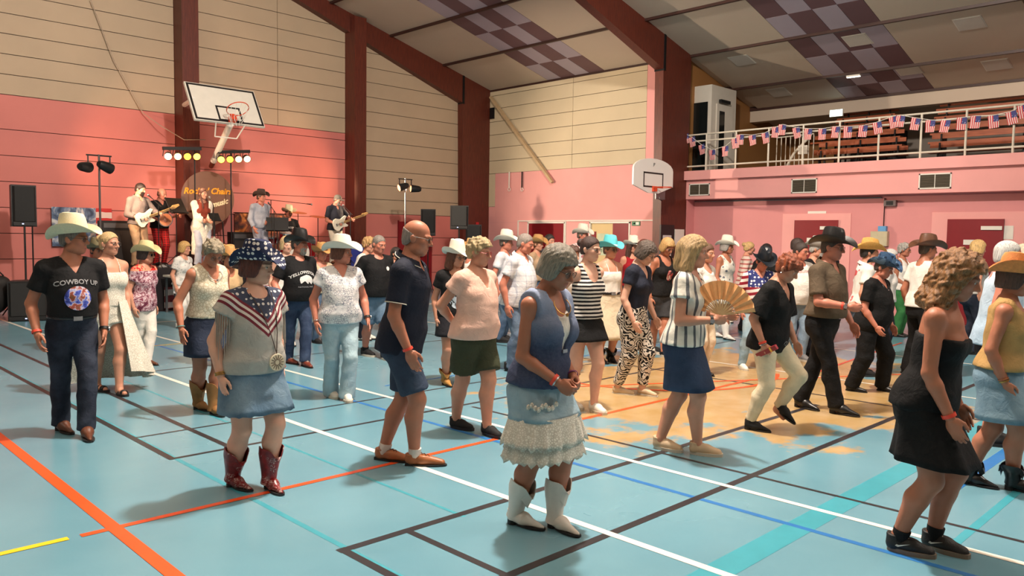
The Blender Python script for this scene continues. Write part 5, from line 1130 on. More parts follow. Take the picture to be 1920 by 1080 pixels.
p19 = person('woman with cropped blonde hair in a black tank top and charcoal shorts', 44, 445, feet=((1245, 668), (1226, 661)), skin='tan', hair=('bob', (188, 150, 96)), hphi=40, hp=28, lean=6, shirt=(cloth((22, 21, 22)), dict(slv=0, cut='tank', hem=.0, neck=('scoop', .055, .07), loose=.4)), bot=('shorts', cloth((54, 54, 56)), dict(len=.82, flare=.03)), shoes=('sneaker', M_BLKF, M_SOLEW), specs=M_FRAME)
p21 = person('red-haired woman in a black blouse and cream trousers with one heel lifted', 62, 472, feet=((1462, 802), (1410, 806)), skin='mid', hair=('ginger', (140, 70, 40)), hphi=66, hp=34, lean=9, arms=('hangf', (.03, .04, -.29)), hands=('relax', 'grip'), shirt=(cloth((17, 17, 18)), dict(slv=.85, hem=-.055, neck=('v', .042, .105), loose=1., sflare=.05)), bot=('trousers', cloth((216, 202, 172)), dict(cuff=.029, knee=.040, drop=.01)), shoes=('boot', M_BLKF), fat=1.05, lod=0, lift=(.055, 0), fpitch=(28, 0), extras=(('band', 1, M_WRIST), ('bangle', 1, M_SILV, .0), ('earring',)), crouch=.012)
p22 = person('woman in a black hat looking down in a stars and stripes shirt', 18, 468, feet=((1441, 689), (1391, 692)), skin='red', hair=('short', (34, 28, 26)), hat=('cowboy', mat('navy_black_hat', (26, 32, 40), .35, var=.15, bmp=.12), BAND_K), hphi=30, hp=28, lean=6, shirt=(cloth((222, 218, 216), 'flagshirt', z0=1.05), dict(slv=.62, hem=-.02, neck=('v', .036, .05), loose=.9)), bot=('trousers', DENIM_L, {}), shoes=('sneaker', M_WSHOE, M_SOLEW), fat=1.14, belly=.03, extras=(('band', 1, M_WRIST),))
p23 = person('grey-haired woman in a white hat, white floral dress and white boots', 58, 442, feet=((1363, 637), (1341, 632)), skin='tan', hair=('bob', (150, 146, 140)), hat=('cowboy', H_WHITE, BAND_K), hphi=70, arms=('hang', 'hangf'), shirt=(cloth((222, 218, 208), 'floral', (98, 106, 122), .07, .30, c3=(196, 196, 190)), dict(slv=0, cut='tank', hem=.0, neck=('scoop', .05, .06))), bot=('skirt', cloth((222, 218, 208), 'floral', (98, 106, 122), .07, .30, c3=(196, 196, 190)), dict(hem=.36, flare=.04)), shoes=('tallboot', M_WHL), fat=1.04)
p24 = person('blonde woman with a small bun in a striped knitted sweater and navy trousers', 96, 450, at=(1398, 14.2), skin='mid', hair=('bunhair', (198, 164, 110)), hphi=108, hp=14, shirt=(cloth((214, 198, 186), 'hstripe', (176, 96, 92), .075, .35), dict(slv=1.8, hem=-.02, neck=('round', .045, .03), loose=1.)), bot=('trousers', NAVY, {}), shoes=('sneaker', M_BLKF, M_SOLEB), lod=1, specs=M_FRAME)
p26 = person('man with glasses in a white t-shirt with a red chest print and jeans', 44, 452, feet=((1503, 676), (1473, 672)), male=1, skin='red', hair=('short', (56, 46, 42)), hphi=58, hp=6, shirt=(WHT, dict(slv=.75, hem=-.02, neck=('round', .042, .024), loose=.9)), bot=('trousers', cloth((124, 146, 166), 'denim', (150, 170, 186)), {}), shoes=('sneaker', mat('grey_canvas_shoe', (110, 110, 112), .7), M_SOLEW), fat=1.14, belly=.06, specs=M_FRAME)
p27 = person('man in a black leather cowboy hat, brown short-sleeved shirt and black trousers', 60, 427, feet=((1503, 764), (1571, 776)), male=1, skin='red', hair=('crop', (70, 60, 54)), hat=('wide', H_BLACK, BAND_K), hphi=70, hp=8, lean=4, arms=('hangf', (-.02, .19, -.165)), hands=('relax', 'grip'), shirt=(cloth((92, 78, 62)), dict(slv=.78, hem=.035, neck=('collar', .032, .05), loose=.8, collar=cloth((92, 78, 62)), sflare=.02)), bot=('trousers', cloth((19, 19, 21)), dict(belt=M_BLKL, cuff=.044, drop=-.01, waist=.055)), shoes=('boot', M_BLKL), fat=1.05, belly=.03, lod=0, extras=(('band', 1, M_WRIST, .05), ('watch', 1, M_BLACK, .02)), specs=M_FRAME)
p28 = person('woman in a blue patterned cowboy hat dressed all in black', 64, 470, feet=((1656, 733), (1598, 733)), skin='red', hair=('short', (70, 62, 60)), hat=('straw', H_BLUE, None, .04, 8), hphi=68, hp=22, lean=8, arms=('hangf', (.01, .10, -.28)), shirt=(cloth((15, 15, 16)), dict(slv=.7, hem=-.05, neck=('v', .042, .06), loose=1.)), bot=('trousers', cloth((14, 14, 15)), dict(cuff=.05, knee=.052, off=.018)), shoes=('dress', M_BLKL), fat=1.18, belly=.05, lod=0, extras=(('necklace', M_SILV),))
p29 = person('man in a golden straw hat and white shirt beyond the brown-shirted man', 100, 447, at=(1622, 9.6), male=1, skin='mid', hair=('short', (30, 26, 24)), hat=('straw', H_YEL, BAND_K), hphi=96, shirt=(cloth((222, 220, 214), 'floral', (190, 80, 84), .16, .10), dict(slv=.6, hem=-.02, neck=('collar', .03, .05), collar=cloth((222, 218, 214)))), bot=('trousers', DENIM_M, {}), shoes=('sneaker', M_BLKF, M_SOLEB), fat=1.06)
p30 = person('grey-haired woman with glasses in a white sleeveless top and green trousers', 70, 453, at=(1690, 13.6), skin='tan', hair=('spiky', (170, 166, 160)), hphi=76, specs=M_FRAME, arms=('belt', 'belt'), shirt=(WHT, dict(slv=0, cut='tank', hem=.0, neck=('v', .05, .08))), bot=('trousers', cloth((52, 112, 62)), dict(cuff=.05)), shoes=('dress', M_BLKL), fat=1.04)
p31 = person('man seen from behind in a brown leather hat, white t-shirt and black trousers', 128, 440, feet=((1702, 700), (1738, 712)), male=1, skin='tan', hair=('crop', (80, 66, 56)), hat=('wide', H_BROWN, BAND_K), hphi=118, shirt=(WHT, dict(slv=.6, hem=.0, neck=('round', .042, .022), loose=.8)), bot=('trousers', cloth((19, 19, 20)), dict(cuff=.046, knee=.05)), shoes=('dress', M_BLKL), hx=1755)
p33 = person('woman in an orange straw hat, mustard sleeveless top and denim mini skirt at right edge', 84, 474, feet=((1822, 908), (1905, 920)), skin='tan', hair=('bob', (74, 52, 44)), hat=('straw', H_ORANGE, mat('tan_hat_band', (150, 92, 50), .6)), hphi=92, hp=8, arms=('hangf', (.02, .04, -.30)), shirt=(cloth((176, 140, 88)), dict(slv=0, cut='vest', hem=.03, neck=('scoop', .05, .06), loose=.6)), bot=('skirt', cloth((104, 132, 150), 'denim', (136, 160, 174)), dict(hem=.315, flare=.03, belt=M_TANL)), shoes=('boot', M_BLKL), fat=1.12, lod=0, extras=(('bangle', 1, M_GOLD), ('bangle', 1, M_TANL, .032)), hx=1900)
p34 = person('man with short white hair in a pale blue and white vest behind the curly-haired woman', 96, 445, at=(1876, 6.4), male=1, skin='red', hair=('crop', (206, 204, 200)), hphi=100, shirt=(cloth((170, 196, 218), 'dip', (186, 206, 222), .4, z0=1.1), dict(slv=0, cut='vest', hem=-.02, neck=('round', .042, .024), loose=.9)), bot=('shorts', NAVY, dict(len=.85)), shoes=('sneaker', M_BLKF, M_SOLEB), fat=1.08)
FAR = dict(lod=2)
person('small blonde-haired woman in a white lace t-shirt standing before the stage', 50, 452, at=(341, 13.4), skin='mid', hair=('bob', (196, 156, 96)), hphi=60, shirt=(cloth((220, 216, 210), 'floral', (180, 180, 176), .05, .25), dict(slv=.6, hem=.0, neck=('round', .045, .03))), bot=('trousers', WHT, {}), shoes=('sneaker', M_WSHOE), extras=(('necklace', M_SILV),))
person('tall man in a white cowboy hat standing in front of the red double doors', 40, 421, at=(1088, 14.6), male=1, skin='red', hair=('short', (110, 100, 92)), hat=('cowboy', H_WHITE, BAND_K), hphi=60, shirt=(cloth((218, 214, 210), 'floral', (190, 120, 120), .1, .2), dict(slv=.6, neck=('collar', .03, .05))), bot=('trousers', DENIM_M, {}), shoes=('sneaker', M_BLKF), **FAR)
person('man in a white cowboy hat half hidden behind the pink t-shirt woman', 70, 433, at=(943, 12.2), male=1, skin='red', hair=('short', (110, 100, 92)), hat=('cowboy', H_WHITE, None), hphi=70, shirt=(cloth((214, 214, 220)), dict(slv=.6, neck=('collar', .03, .05))), bot=('trousers', DENIM_M, {}), shoes=('sneaker', M_BLKF), **FAR)
person('person in a small tan straw hat far back before the left red door', 60, 439, at=(1004, 14.2), skin='mid', hair=('short', (120, 80, 50)), hat=('straw', H_TAN, None), shirt=(cloth((180, 150, 120)), {}), bot=('trousers', DENIM_M, {}), shoes=('sneaker', M_BLKF), **FAR)
person('dark-haired man far back before the left red door', 50, 437, at=(1026, 14.8), male=1, skin='mid', hair=('short', (40, 36, 34)), shirt=(cloth((70, 70, 76)), {}), bot=('trousers', DENIM_D, {}), shoes=('sneaker', M_BLKF), **FAR)
person('curly brown-haired woman in white behind the woman in the striped tank top', 40, 458, at=(1067, 9.4), skin='mid', hair=('spiky', (74, 46, 34)), hphi=50, shirt=(WHT, dict(slv=.5)), bot=('trousers', cloth((200, 196, 190)), {}), shoes=('sneaker', M_WSHOE))
person('woman in a tan hat and white vest top behind the pink t-shirt woman', 120, 447, at=(880, 11.2), skin='red', hair=('short', (150, 110, 70)), hat=('straw', H_TAN, None), hphi=130, shirt=(WHT, dict(slv=0, cut='tank', neck=('scoop', .05, .05))), bot=('trousers', DENIM_M, {}), shoes=('sneaker', M_WSHOE), **FAR)
person('woman in a small tan hat peeking out behind the white-hatted woman', 30, 455, at=(600, 11.8), skin='red', hair=('short', (150, 110, 70)), hat=('straw', H_TAN, BAND_B), shirt=(cloth((200, 180, 150)), dict(slv=.5)), bot=('trousers', DENIM_M, {}), shoes=('sneaker', M_BLKF), **FAR)
person('fair-haired woman in a white vest top behind the bison t-shirt man', 20, 441, at=(535, 11.4), skin='pale', hair=('bob', (206, 178, 132)), shirt=(WHT, dict(slv=0, cut='tank', neck=('scoop', .05, .05))), bot=('trousers', DENIM_L, {}), shoes=('sneaker', M_WSHOE), **FAR)
person('woman with wavy fair hair in a white lace blouse behind the man in denim shorts', 60, 441, at=(684, 12.2), skin='mid', hair=('spiky', (186, 146, 96)), hphi=70, hp=14, shirt=(cloth((220, 218, 212), 'lace', (190, 186, 178), .04, .1), dict(slv=.6)), bot=('trousers', cloth((24, 28, 40)), {}), shoes=('sneaker', M_WSHOE), lod=1)
person('person in a tan hat hidden behind the starred hat', 30, 460, at=(424, 9.6), skin='tan', hair=('short', (90, 60, 40)), hat=('straw', H_TAN, None), shirt=(cloth((190, 160, 120)), {}), bot=('trousers', DENIM_M, {}), shoes=('sneaker', M_BLKF), **FAR)
person('person in a dark hat between the cream-hatted man and the blonde woman', 30, 446, at=(178, 10.4), skin='tan', hair=('short', (50, 44, 40)), hat=('straw', mat('olive_hat', (120, 112, 84), .7), BAND_K), shirt=(cloth((60, 60, 64)), {}), bot=('trousers', DENIM_M, {}), shoes=('sneaker', M_BLKF), **FAR)
person('auburn-haired woman partly hidden behind the zebra-trousered woman', 60, 447, at=(1203, 11.6), skin='mid', hair=('bob', (96, 44, 34)), shirt=(cloth((190, 170, 160)), {}), bot=('trousers', DENIM_M, {}), shoes=('sneaker', M_BLKF), **FAR)
person('woman in a white shirt and cream trousers behind the golden fan', 60, 452, at=(1318, 9.4), skin='mid', hair=('short', (100, 70, 50)), shirt=(WHT, dict(slv=.6, hem=-.02)), bot=('trousers', cloth((220, 206, 182)), {}), shoes=('dress', M_BLKL), lod=1)
person('pale-dressed woman with fair hair close behind the floral-dress woman', 64, 450, at=(1362, 15.4), skin='mid', hair=('bob', (190, 150, 100)), hphi=70, shirt=(cloth((210, 204, 196)), dict(slv=0, cut='tank', neck=('scoop', .05, .06))), bot=('skirt', cloth((190, 150, 150)), dict(hem=.35)), shoes=('sneaker', M_WSHOE), **FAR)
person('dark-haired person seen from behind near the pink wall', 160, 456, at=(1436, 13.4), skin='mid', hair=('bob', (36, 26, 26)), shirt=(BLK, {}), bot=('trousers', DENIM_D, {}), shoes=('sneaker', M_BLKF), **FAR)
person('man with dark thinning hair and black jacket below the left door on the right', 100, 444, at=(1489, 12.6), male=1, skin='mid', hair=('short', (60, 46, 42)), shirt=(BLK, dict(slv=1.9)), bot=('trousers', DENIM_D, {}), shoes=('sneaker', M_BLKF), **FAR)
person('bearded man in a grey felt hat and black clothes behind the brown-shirted man', 60, 443, at=(1524, 11.2), male=1, skin='mid', hair=('short', (180, 176, 170)), hat=('straw', H_GREY, None), hphi=80, hp=12, shirt=(BLK, dict(slv=1.9)), bot=('trousers', DENIM_D, {}), shoes=('sneaker', M_BLKF), extras=(('beard', (196, 192, 186)),), lod=1)
person('blonde woman seen from behind close to the brown-shirted man', 150, 446, at=(1548, 12.6), skin='mid', hair=('bob', (206, 172, 112)), shirt=(BLK, {}), bot=('trousers', DENIM_D, {}), shoes=('sneaker', M_BLKF), **FAR)
person('white-haired person in white and navy behind the blue-hatted woman', 90, 464, at=(1664, 11.0), skin='mid', hair=('short', (196, 194, 190)), shirt=(cloth((216, 214, 210)), dict(slv=.6)), bot=('trousers', NAVY, {}), shoes=('sneaker', M_BLKF), **FAR)
person('fair-haired woman in front of the right-hand red door', 120, 447, at=(1828, 11.6), skin='mid', hair=('bob', (206, 170, 112)), hphi=120, shirt=(cloth((190, 186, 180)), {}), bot=('trousers', DENIM_D, {}), shoes=('sneaker', M_BLKF), **FAR)
person('person in black behind the black t-shirt man with denim shorts', 60, 462, at=(738, 13.0), skin='mid', hair=('short', (40, 32, 30)), shirt=(BLK, {}), bot=('trousers', DENIM_D, {}), shoes=('sneaker', M_BLKF), **FAR)
person('grey-haired woman in white at the right edge behind the orange hat', 90, 455, at=(1912, 8.4), skin='mid', hair=('bob', (196, 184, 160)), shirt=(WHT, {}), bot=('trousers', NAVY, {}), shoes=('sneaker', M_BLKF), **FAR)
# ================================================================== stage, band and equipment
def text_geo(txt, size, O, X, Y, thick=.004, shear=0., bold=0., align='CENTER'):
    cu = bpy.data.curves.new('t', 'FONT'); cu.body = txt; cu.size = size; cu.align_x = align; cu.align_y = 'CENTER'; cu.resolution_u = 3; cu.extrude = thick; cu.shear = shear; cu.offset = bold
    o = bpy.data.objects.new('t', cu); col.objects.link(o); dg = bpy.context.evaluated_depsgraph_get(); me = bpy.data.meshes.new_from_object(o.evaluated_get(dg))
    X = Vector(X).normalized(); Y = Vector(Y).normalized(); Zv = X.cross(Y); O = Vector(O); q = MB()
    q.add([O+X*v.co.x+Y*v.co.y+Zv*v.co.z for v in me.vertices], [tuple(p.vertices) for p in me.polygons]); bpy.data.objects.remove(o); bpy.data.meshes.remove(me); return q
def striped(name, c, c2, per, axis=2, fr=.5, rough=.7):
    m, nt, b = new_mat(name); g = N(nt, 'ShaderNodeNewGeometry'); sx = N(nt, 'ShaderNodeSeparateXYZ'); nt.links.new(g.outputs['Position'], sx.inputs[0]); n = noise(nt, 3, 2, g.outputs['Position'])
    f = mth(nt, 'LESS_THAN', mth(nt, 'FRACT', mth(nt, 'DIVIDE', mth(nt, 'ADD', sx.outputs[axis], mth(nt, 'MULTIPLY', n.outputs[0], per*.35)), per)), fr)
    nt.links.new(mixc(nt, f, lin(c), lin(c2)), b.inputs['Base Color']); b.inputs['Roughness'].default_value = rough; return m
ZS = .90
stage = empty('stage_platform', (8.3, 17.2, 0)); setp(stage, 'low band stage with black deck and flag-draped front along the far wall', 'stage')
def bxs(o, name, lo, hi, m):
    c = Vector(o.location); return MB().box(Vector(lo)-c, Vector(hi)-c).build(name, m, o)
M_DECK = mat('black_stage_deck', (34, 30, 30), .6, bmp=.1)
for k in range(6): bxs(stage, 'deck_panel', (4.95+k*1.12, 16.55, ZS-.06), (4.95+(k+1)*1.12-.01, 18.03, ZS), M_DECK)
for k in range(7):
    for v in (16.62, 17.95): bxs(stage, 'leg', (4.98+k*1.1, v-.03, 0), (5.04+k*1.1, v+.03, ZS-.06), M_METAL)
bxs(stage, 'black_skirt', (4.95, 16.53, .02), (11.66, 16.545, ZS-.02), mat('black_stage_skirt', (26, 20, 24), .9))
def drape_cloth(name, u0, u1, z0, z1, v, m, n=30, amp=.018):
    q = MB(); vs = []
    for t in range(2):
        for i in range(n+1):
            u = u0+(u1-u0)*i/n
            for z, a in ((z1, .3), ((z0+z1)/2, .8), (z0, 1.2)): vs.append((u, v-amp*a*math.sin(i*1.35)-.01+t*.004, z-.01*math.sin(i*.8)*(a > 1)))
    m_ = (n+1)*3
    for i in range(n):
        for j in range(2): a = i*3+j; q.f.append((a, a+1, a+4, a+3)); q.f.append((m_+a, m_+a+3, m_+a+4, m_+a+1))
    q.v = vs; return q
M_STRIPE = striped('red_white_stripes', (216, 200, 190), (166, 26, 34), .20)
o = drape_cloth('c', 8.05, 9.55, .16, .93, 16.50, M_STRIPE).build('flag_cloth', M_STRIPE); setp(o, 'red and white striped flag cloth hanging on the stage front behind the bison t-shirt man', 'flag')
o = drape_cloth('c', 10.9, 11.5, .16, .93, 16.50, M_STRIPE).build('flag_cloth', M_STRIPE); setp(o, 'narrow striped flag cloth at the right end of the stage front', 'flag')
M_STRIPE2 = striped('maroon_white_stripes', (190, 176, 172), (112, 22, 34), .24)
o = drape_cloth('c', 6.25, 7.35, .06, .50, 16.45, M_STRIPE2).build('flag_cloth', M_STRIPE2); setp(o, 'low maroon and white striped banner under the merchandise table', 'flag')
tb = empty('merchandise_table', (6.75, 16.1, 0)); setp(tb, 'small table with starred white cloth in front of the stage', 'table')
MB().box((-.55, -.28, .72), (.55, .28, .76)).build('table_top', M_WHITE, tb)
for sx in (-1, 1):
    for sy in (-1, 1): MB().box((sx*.5-.02, sy*.23-.02, 0), (sx*.5+.02, sy*.23+.02, .72)).build('leg', M_METAL, tb)
tc_ = drape_cloth('c', 6.18, 7.32, .42, .775, 15.80, None).build('table_cloth', cloth((206, 204, 206), 'stars', (44, 56, 112), .16, .36)); setp(tc_, 'white cloth with blue stars hanging from the merchandise table', 'cloth')
def pf(name, o, info): return o
# ---- band members
BG = dict(z0=ZS, group='band members on the stage', lod=1)
def U_at(x, y, V): return onV(x, y, V).x
b1 = person('bearded guitarist in a grey shirt and khaki trousers at the left of the stage', 38, at=(U_at(258, 400, 17.0), 17.0, ZS), h=1.74, male=1, skin='mid', hair=('short', (40, 28, 24)), hphi=58, hp=16, arms=((.06, .19, -.14), (-.03, .13, -.20)), hands=('grip', 'relax'), shirt=(cloth((120, 108, 104)), dict(slv=1.6, hem=-.0, neck=('collar', .03, .05), loose=.7, collar=cloth((120, 108, 104)))), bot=('trousers', cloth((176, 142, 110)), dict(belt=M_LEATHER)), shoes=('dress', M_LEATHER), extras=(('beard', (44, 32, 28)),), **BG)
b2 = person('bald banjo player in a black shirt and red tartan trousers', 30, at=(U_at(299, 400, 17.45), 17.45, ZS), h=1.68, male=1, skin='red', hair=('fringe', (120, 90, 70)), hphi=50, hp=18, arms=((.07, .18, -.13), (-.03, .14, -.19)), hands=('grip', 'relax'), shirt=(BLK, dict(slv=.7, hem=-.02, neck=('collar', .03, .05), loose=.7)), bot=('trousers', cloth((170, 26, 26), 'plaid', (40, 20, 22), .05, .4), {}), shoes=('dress', M_BLKL), **BG)
b3 = person('singer with long braids in a long white cardigan, rust top and jeans', 22, at=(U_at(378, 400, 16.95), 16.95, ZS), h=1.70, skin='mid', hair=('braid', (84, 44, 30)), hphi=46, hp=4, arms=('clasp', 'clasp'), shirt=(cloth((128, 56, 40)), dict(slv=0, cut='vest', hem=.05, neck=('round', .045, .02), loose=.3), 'top', cloth((232, 222, 206), 'lace', (214, 202, 184), .05, .06), dict(slv=1.75, hem=-.36, hemmin=.2, neck=('v', .075, .36), loose=1., sflare=.02, bustline=False), 'cardigan'), bot=('trousers', cloth((178, 182, 196), 'denim', (196, 198, 208)), dict(cuff=.045)), shoes=('boot', M_LEATHER), **BG)
b4 = person('man in a dark felt hat, denim jacket and red neckerchief by the microphone', 30, at=(U_at(487, 400, 17.2), 17.2, ZS), h=1.70, male=1, skin='red', hair=('short', (90, 70, 60)), hat=('straw', mat('dark_brown_felt_hat', (64, 46, 38), .8, bmp=.1), BAND_K), hphi=56, hp=4, arms=('clasp', 'hangf'), shirt=(cloth((156, 160, 172), 'denim', (186, 188, 196)), dict(slv=1.85, hem=.0, neck=('collar', .03, .04), loose=.8, collar=cloth((176, 40, 34)))), bot=('trousers', cloth((150, 150, 164), 'denim', (170, 170, 180)), {}), shoes=('boot', M_LEATHER), **BG)
b5 = person('drummer in a cream cowboy hat and black lettered t-shirt behind the drum kit', 14, at=(U_at(546, 420, 17.55), 17.55, ZS), h=1.70, male=1, skin='red', hair=('short', (90, 70, 60)), hat=('cowboy', H_CREAM, None), hphi=34, hp=8, seat=.55, arms=((.0, .20, -.19), (.02, .19, -.20)), hands=('grip', 'grip'), shirt=(BLK, dict(slv=.7, hem=.0, neck=('round', .042, .022), loose=.7)), bot=('trousers', DENIM_D, {}), shoes=('sneaker', M_BLKF), **BG)
b6 = person('guitarist in a flat cap, black shirt and pale trousers at the right of the stage', 36, at=(U_at(628, 400, 16.95), 16.95, ZS), h=1.72, male=1, skin='red', hair=('crop', (90, 80, 72)), hat=('cap', cloth((90, 84, 76))), hphi=56, hp=22, hats=.02, arms=((.07, .19, -.14), (-.03, .13, -.20)), hands=('grip', 'relax'), shirt=(cloth((34, 34, 44)), dict(slv=.75, hem=-.02, neck=('collar', .03, .05), loose=.8, collar=cloth((34, 34, 44)))), bot=('trousers', cloth((206, 192, 174)), {}), shoes=('dress', M_LEATHER), extras=(('beard', (130, 122, 114)),), belly=.03, **BG)
# ---- guitars (x along the neck, z out of the front)
def guitar(info, label, bodym, cz=.60, tilt=22, out=.165, cx=.03, bass=False):
    h = info['h']; T = info['T']; c = wpos(info, T(cx, out, cz-.513)); xd = wdir(info, (-math.cos(math.radians(tilt)), .16, math.sin(math.radians(tilt)))).normalized(); fwd = wdir(info, (0, 1, 0)); zd = (fwd - xd*fwd.dot(xd)).normalized(); yd = zd.cross(xd)
    Mx = Matrix(((xd.x, yd.x, zd.x, c.x), (xd.y, yd.y, zd.y, c.y), (xd.z, yd.z, zd.z, c.z), (0,0,0,1)))
    o = empty('electric_guitar'); o.matrix_basis = Mx; setp(o, label, 'guitar', 'guitars')
    out_ = [(-.20, 0), (-.195, .07), (-.15, .135), (-.08, .15), (-.02, .115), (.04, .10), (.10, .125), (.17, .145), (.205, .12), (.15, .075), (.12, .04), (.12, -.03), (.14, -.06), (.18, -.10), (.15, -.125), (.09, -.115), (.03, -.10), (-.03, -.115), (-.09, -.155), (-.155, -.14), (-.195, -.075)]
    MB().prism(out_, -.022, .022, Matrix.Identity(4)).build('guitar_body', bodym, o, True, 50)
    MB().prism([(-.10, .06), (.02, .07), (.11, .09), (.12, .03), (.12, -.03), (.05, -.07), (-.08, -.09)], .022, .025, Matrix.Identity(4)).build('pickguard', mat('cream_pickguard', (206, 196, 176), .4), o)
    MB().box((.08, -.026, .018), (.60, .026, .036)).build('neck', mat('maple_neck', (206, 160, 96), .4), o); MB().prism([(.60, -.026), (.60, .026), (.64, .05), (.78, .035), (.79, -.005), (.66, -.035)], .010, .026, Matrix.Identity(4)).build('headstock', mat('maple_neck', (206, 160, 96), .4), o)
    MB().box((-.13, -.035, .022), (-.11, .035, .036)).build('bridge', M_METAL, o)
    for k in range(3): MB().box((-.07+k*.065, -.034, .023), (-.05+k*.065, .034, .032)).build('pickup', M_WHITE, o)
    for k in range(6): MB().box((-.12, -.022+k*.0088-.0012, .038), (.66, -.022+k*.0088+.0012, .040)).build('string', M_METAL, o)
    return o
guitar(b1, 'white electric guitar played by the bearded man in the grey shirt', mat('white_guitar_lacquer', (232, 222, 200), .2, var=.02))
guitar(b6, 'cream electric guitar played by the man in the flat cap', mat('cream_guitar_lacquer', (226, 214, 196), .2, var=.02), tilt=20)
def banjo(info):
    T = info['T']; c = wpos(info, T(.03, .17, .10)); xd = wdir(info, (-.93, .16, .34)).normalized(); fwd = wdir(info, (0, 1, 0)); zd = (fwd-xd*fwd.dot(xd)).normalized(); yd = zd.cross(xd)
    o = empty('banjo'); o.matrix_basis = Matrix(((xd.x, yd.x, zd.x, c.x), (xd.y, yd.y, zd.y, c.y), (xd.z, yd.z, zd.z, c.z), (0,0,0,1))); setp(o, 'round banjo played by the bald man in tartan trousers', 'banjo')
    MB().lathe([(.13, -.035), (.145, -.03), (.145, .03), (.135, .035)], 24).build('rim', mat('banjo_rim_wood', (120, 60, 36), .35), o, True); MB().lathe([(.001, .036), (.132, .036), (.132, .038), (.001, .038)], 24).build('drum_skin', mat('banjo_skin', (196, 120, 84), .6), o); MB().lathe([(.132, .03), (.15, .03), (.15, .042), (.132, .042)], 24, None, True).build('hoop', M_SILV, o, True)
    MB().box((.13, -.022, .02), (.66, .022, .042)).build('neck', mat('dark_neck', (90, 48, 30), .4), o); MB().prism([(.66, -.024), (.66, .024), (.72, .04), (.80, .03), (.80, -.03), (.72, -.04)], .015, .032, Matrix.Identity(4)).build('headstock', mat('dark_neck', (90, 48, 30), .4), o); MB().box((-.02, -.03, .038), (-.012, .03, .05)).build('bridge', M_WHITE, o)
    for k in range(12): a = 2*math.pi*k/12; MB().tube([(.147*math.cos(a), .147*math.sin(a), -.03), (.147*math.cos(a), .147*math.sin(a), .04)], .004, 5).build('tension_hook', M_SILV, o)
banjo(b2)
# ---- microphone stands
def mic_stand(p, h, d, label, boom=.0):
    o = empty('microphone_stand', p); setp(o, label, 'microphone stand', 'microphone stands'); d = Vector(d).normalized()
    MB().tube([(0, 0, .05), (0, 0, h)], .010, 8).build('pole', M_DMET, o, True)
    for k in range(3):
        a = 2*math.pi*k/3+.4; MB().tube([(0, 0, .12), (.26*math.cos(a), .26*math.sin(a), .01)], .009, 6).build('leg', M_DMET, o, True)
    e = Vector((0, 0, h))+d*boom*1.0; s_ = Vector((0, 0, h))-d*boom*.4
    if boom: MB().tube([s_, e], .008, 6).build('boom_arm', M_DMET, o, True)
    m = MB().tube([e, e+d*.10], [.011, .014], 8).build('microphone', M_BLACK, o, True); Mh = Matrix.Translation(e+d*.12); MB().lathe([(.004, -.026), (.020, -.016), (.025, 0), (.020, .016), (.004, .026)], 10, Mh).build('grille', M_METAL, m, True); return o
def head_front(info, f=.16, up=-.05):
    return wpos(info, info['MH'] @ Vector((0, f, up)))
for info, lab in ((b1, 'microphone stand with angled boom in front of the bearded guitarist'), (b3, 'microphone stand in front of the braided singer'), (b4, 'straight microphone stand in front of the denim jacket man'), (b6, 'microphone stand in front of the flat-capped guitarist')):
    hf = head_front(info, .20, -.07); pb = wpos(info, (.0, .62, 0)); dd = hf-Vector((pb.x, pb.y, hf.z-.18)); mic_stand((pb.x, pb.y, ZS), hf.z-.18-ZS-.06*(info is b4), dd, lab, dd.length-.10)
q = onV(508, 375, 17.5); mic_stand((q.x, 17.5, ZS), q.z-ZS, (1, -.3, -.08), 'tall boom stand reaching over the drum kit', .85)
# music stands
def music_stand(p, yaw, h, label):
    o = empty('music_stand', p, yaw); setp(o, label, 'music stand', 'music stands'); MB().tube([(0, 0, .05), (0, 0, h)], .011, 8).build('pole', M_DMET, o)
    for k in range(3): a = 2*math.pi*k/3; MB().tube([(0, 0, .25), (.24*math.cos(a), .24*math.sin(a), .012)], .008, 6).build('leg', M_DMET, o)
    k_s = .55 if 'small' in label else 1.; Mx = Matrix.Translation((0, 0, h)) @ Matrix.Rotation(math.radians(62), 4, 'X') @ Matrix.Diagonal((k_s, k_s, k_s, 1)); MB().box((-.25, -.17, -.008), (.25, .17, .008), Mx).build('desk', M_BLACK, o); MB().box((-.25, -.19, -.008), (.25, -.17, .05), Mx).build('ledge', M_BLACK, o); return o
q = onV(330, 385, 16.9); music_stand((q.x, 16.9, ZS), .5, q.z-ZS, 'black music stand between the banjo player and the singer')
q = onV(520, 420, 16.8); music_stand((q.x, 16.8, ZS), -.5, q.z-ZS, 'broad black music stand in front of the drummer')
q = onV(403, 405, 16.7); music_stand((q.x, 16.72, ZS), .3, q.z-ZS-.02, 'small black music stand at the right of the singer')
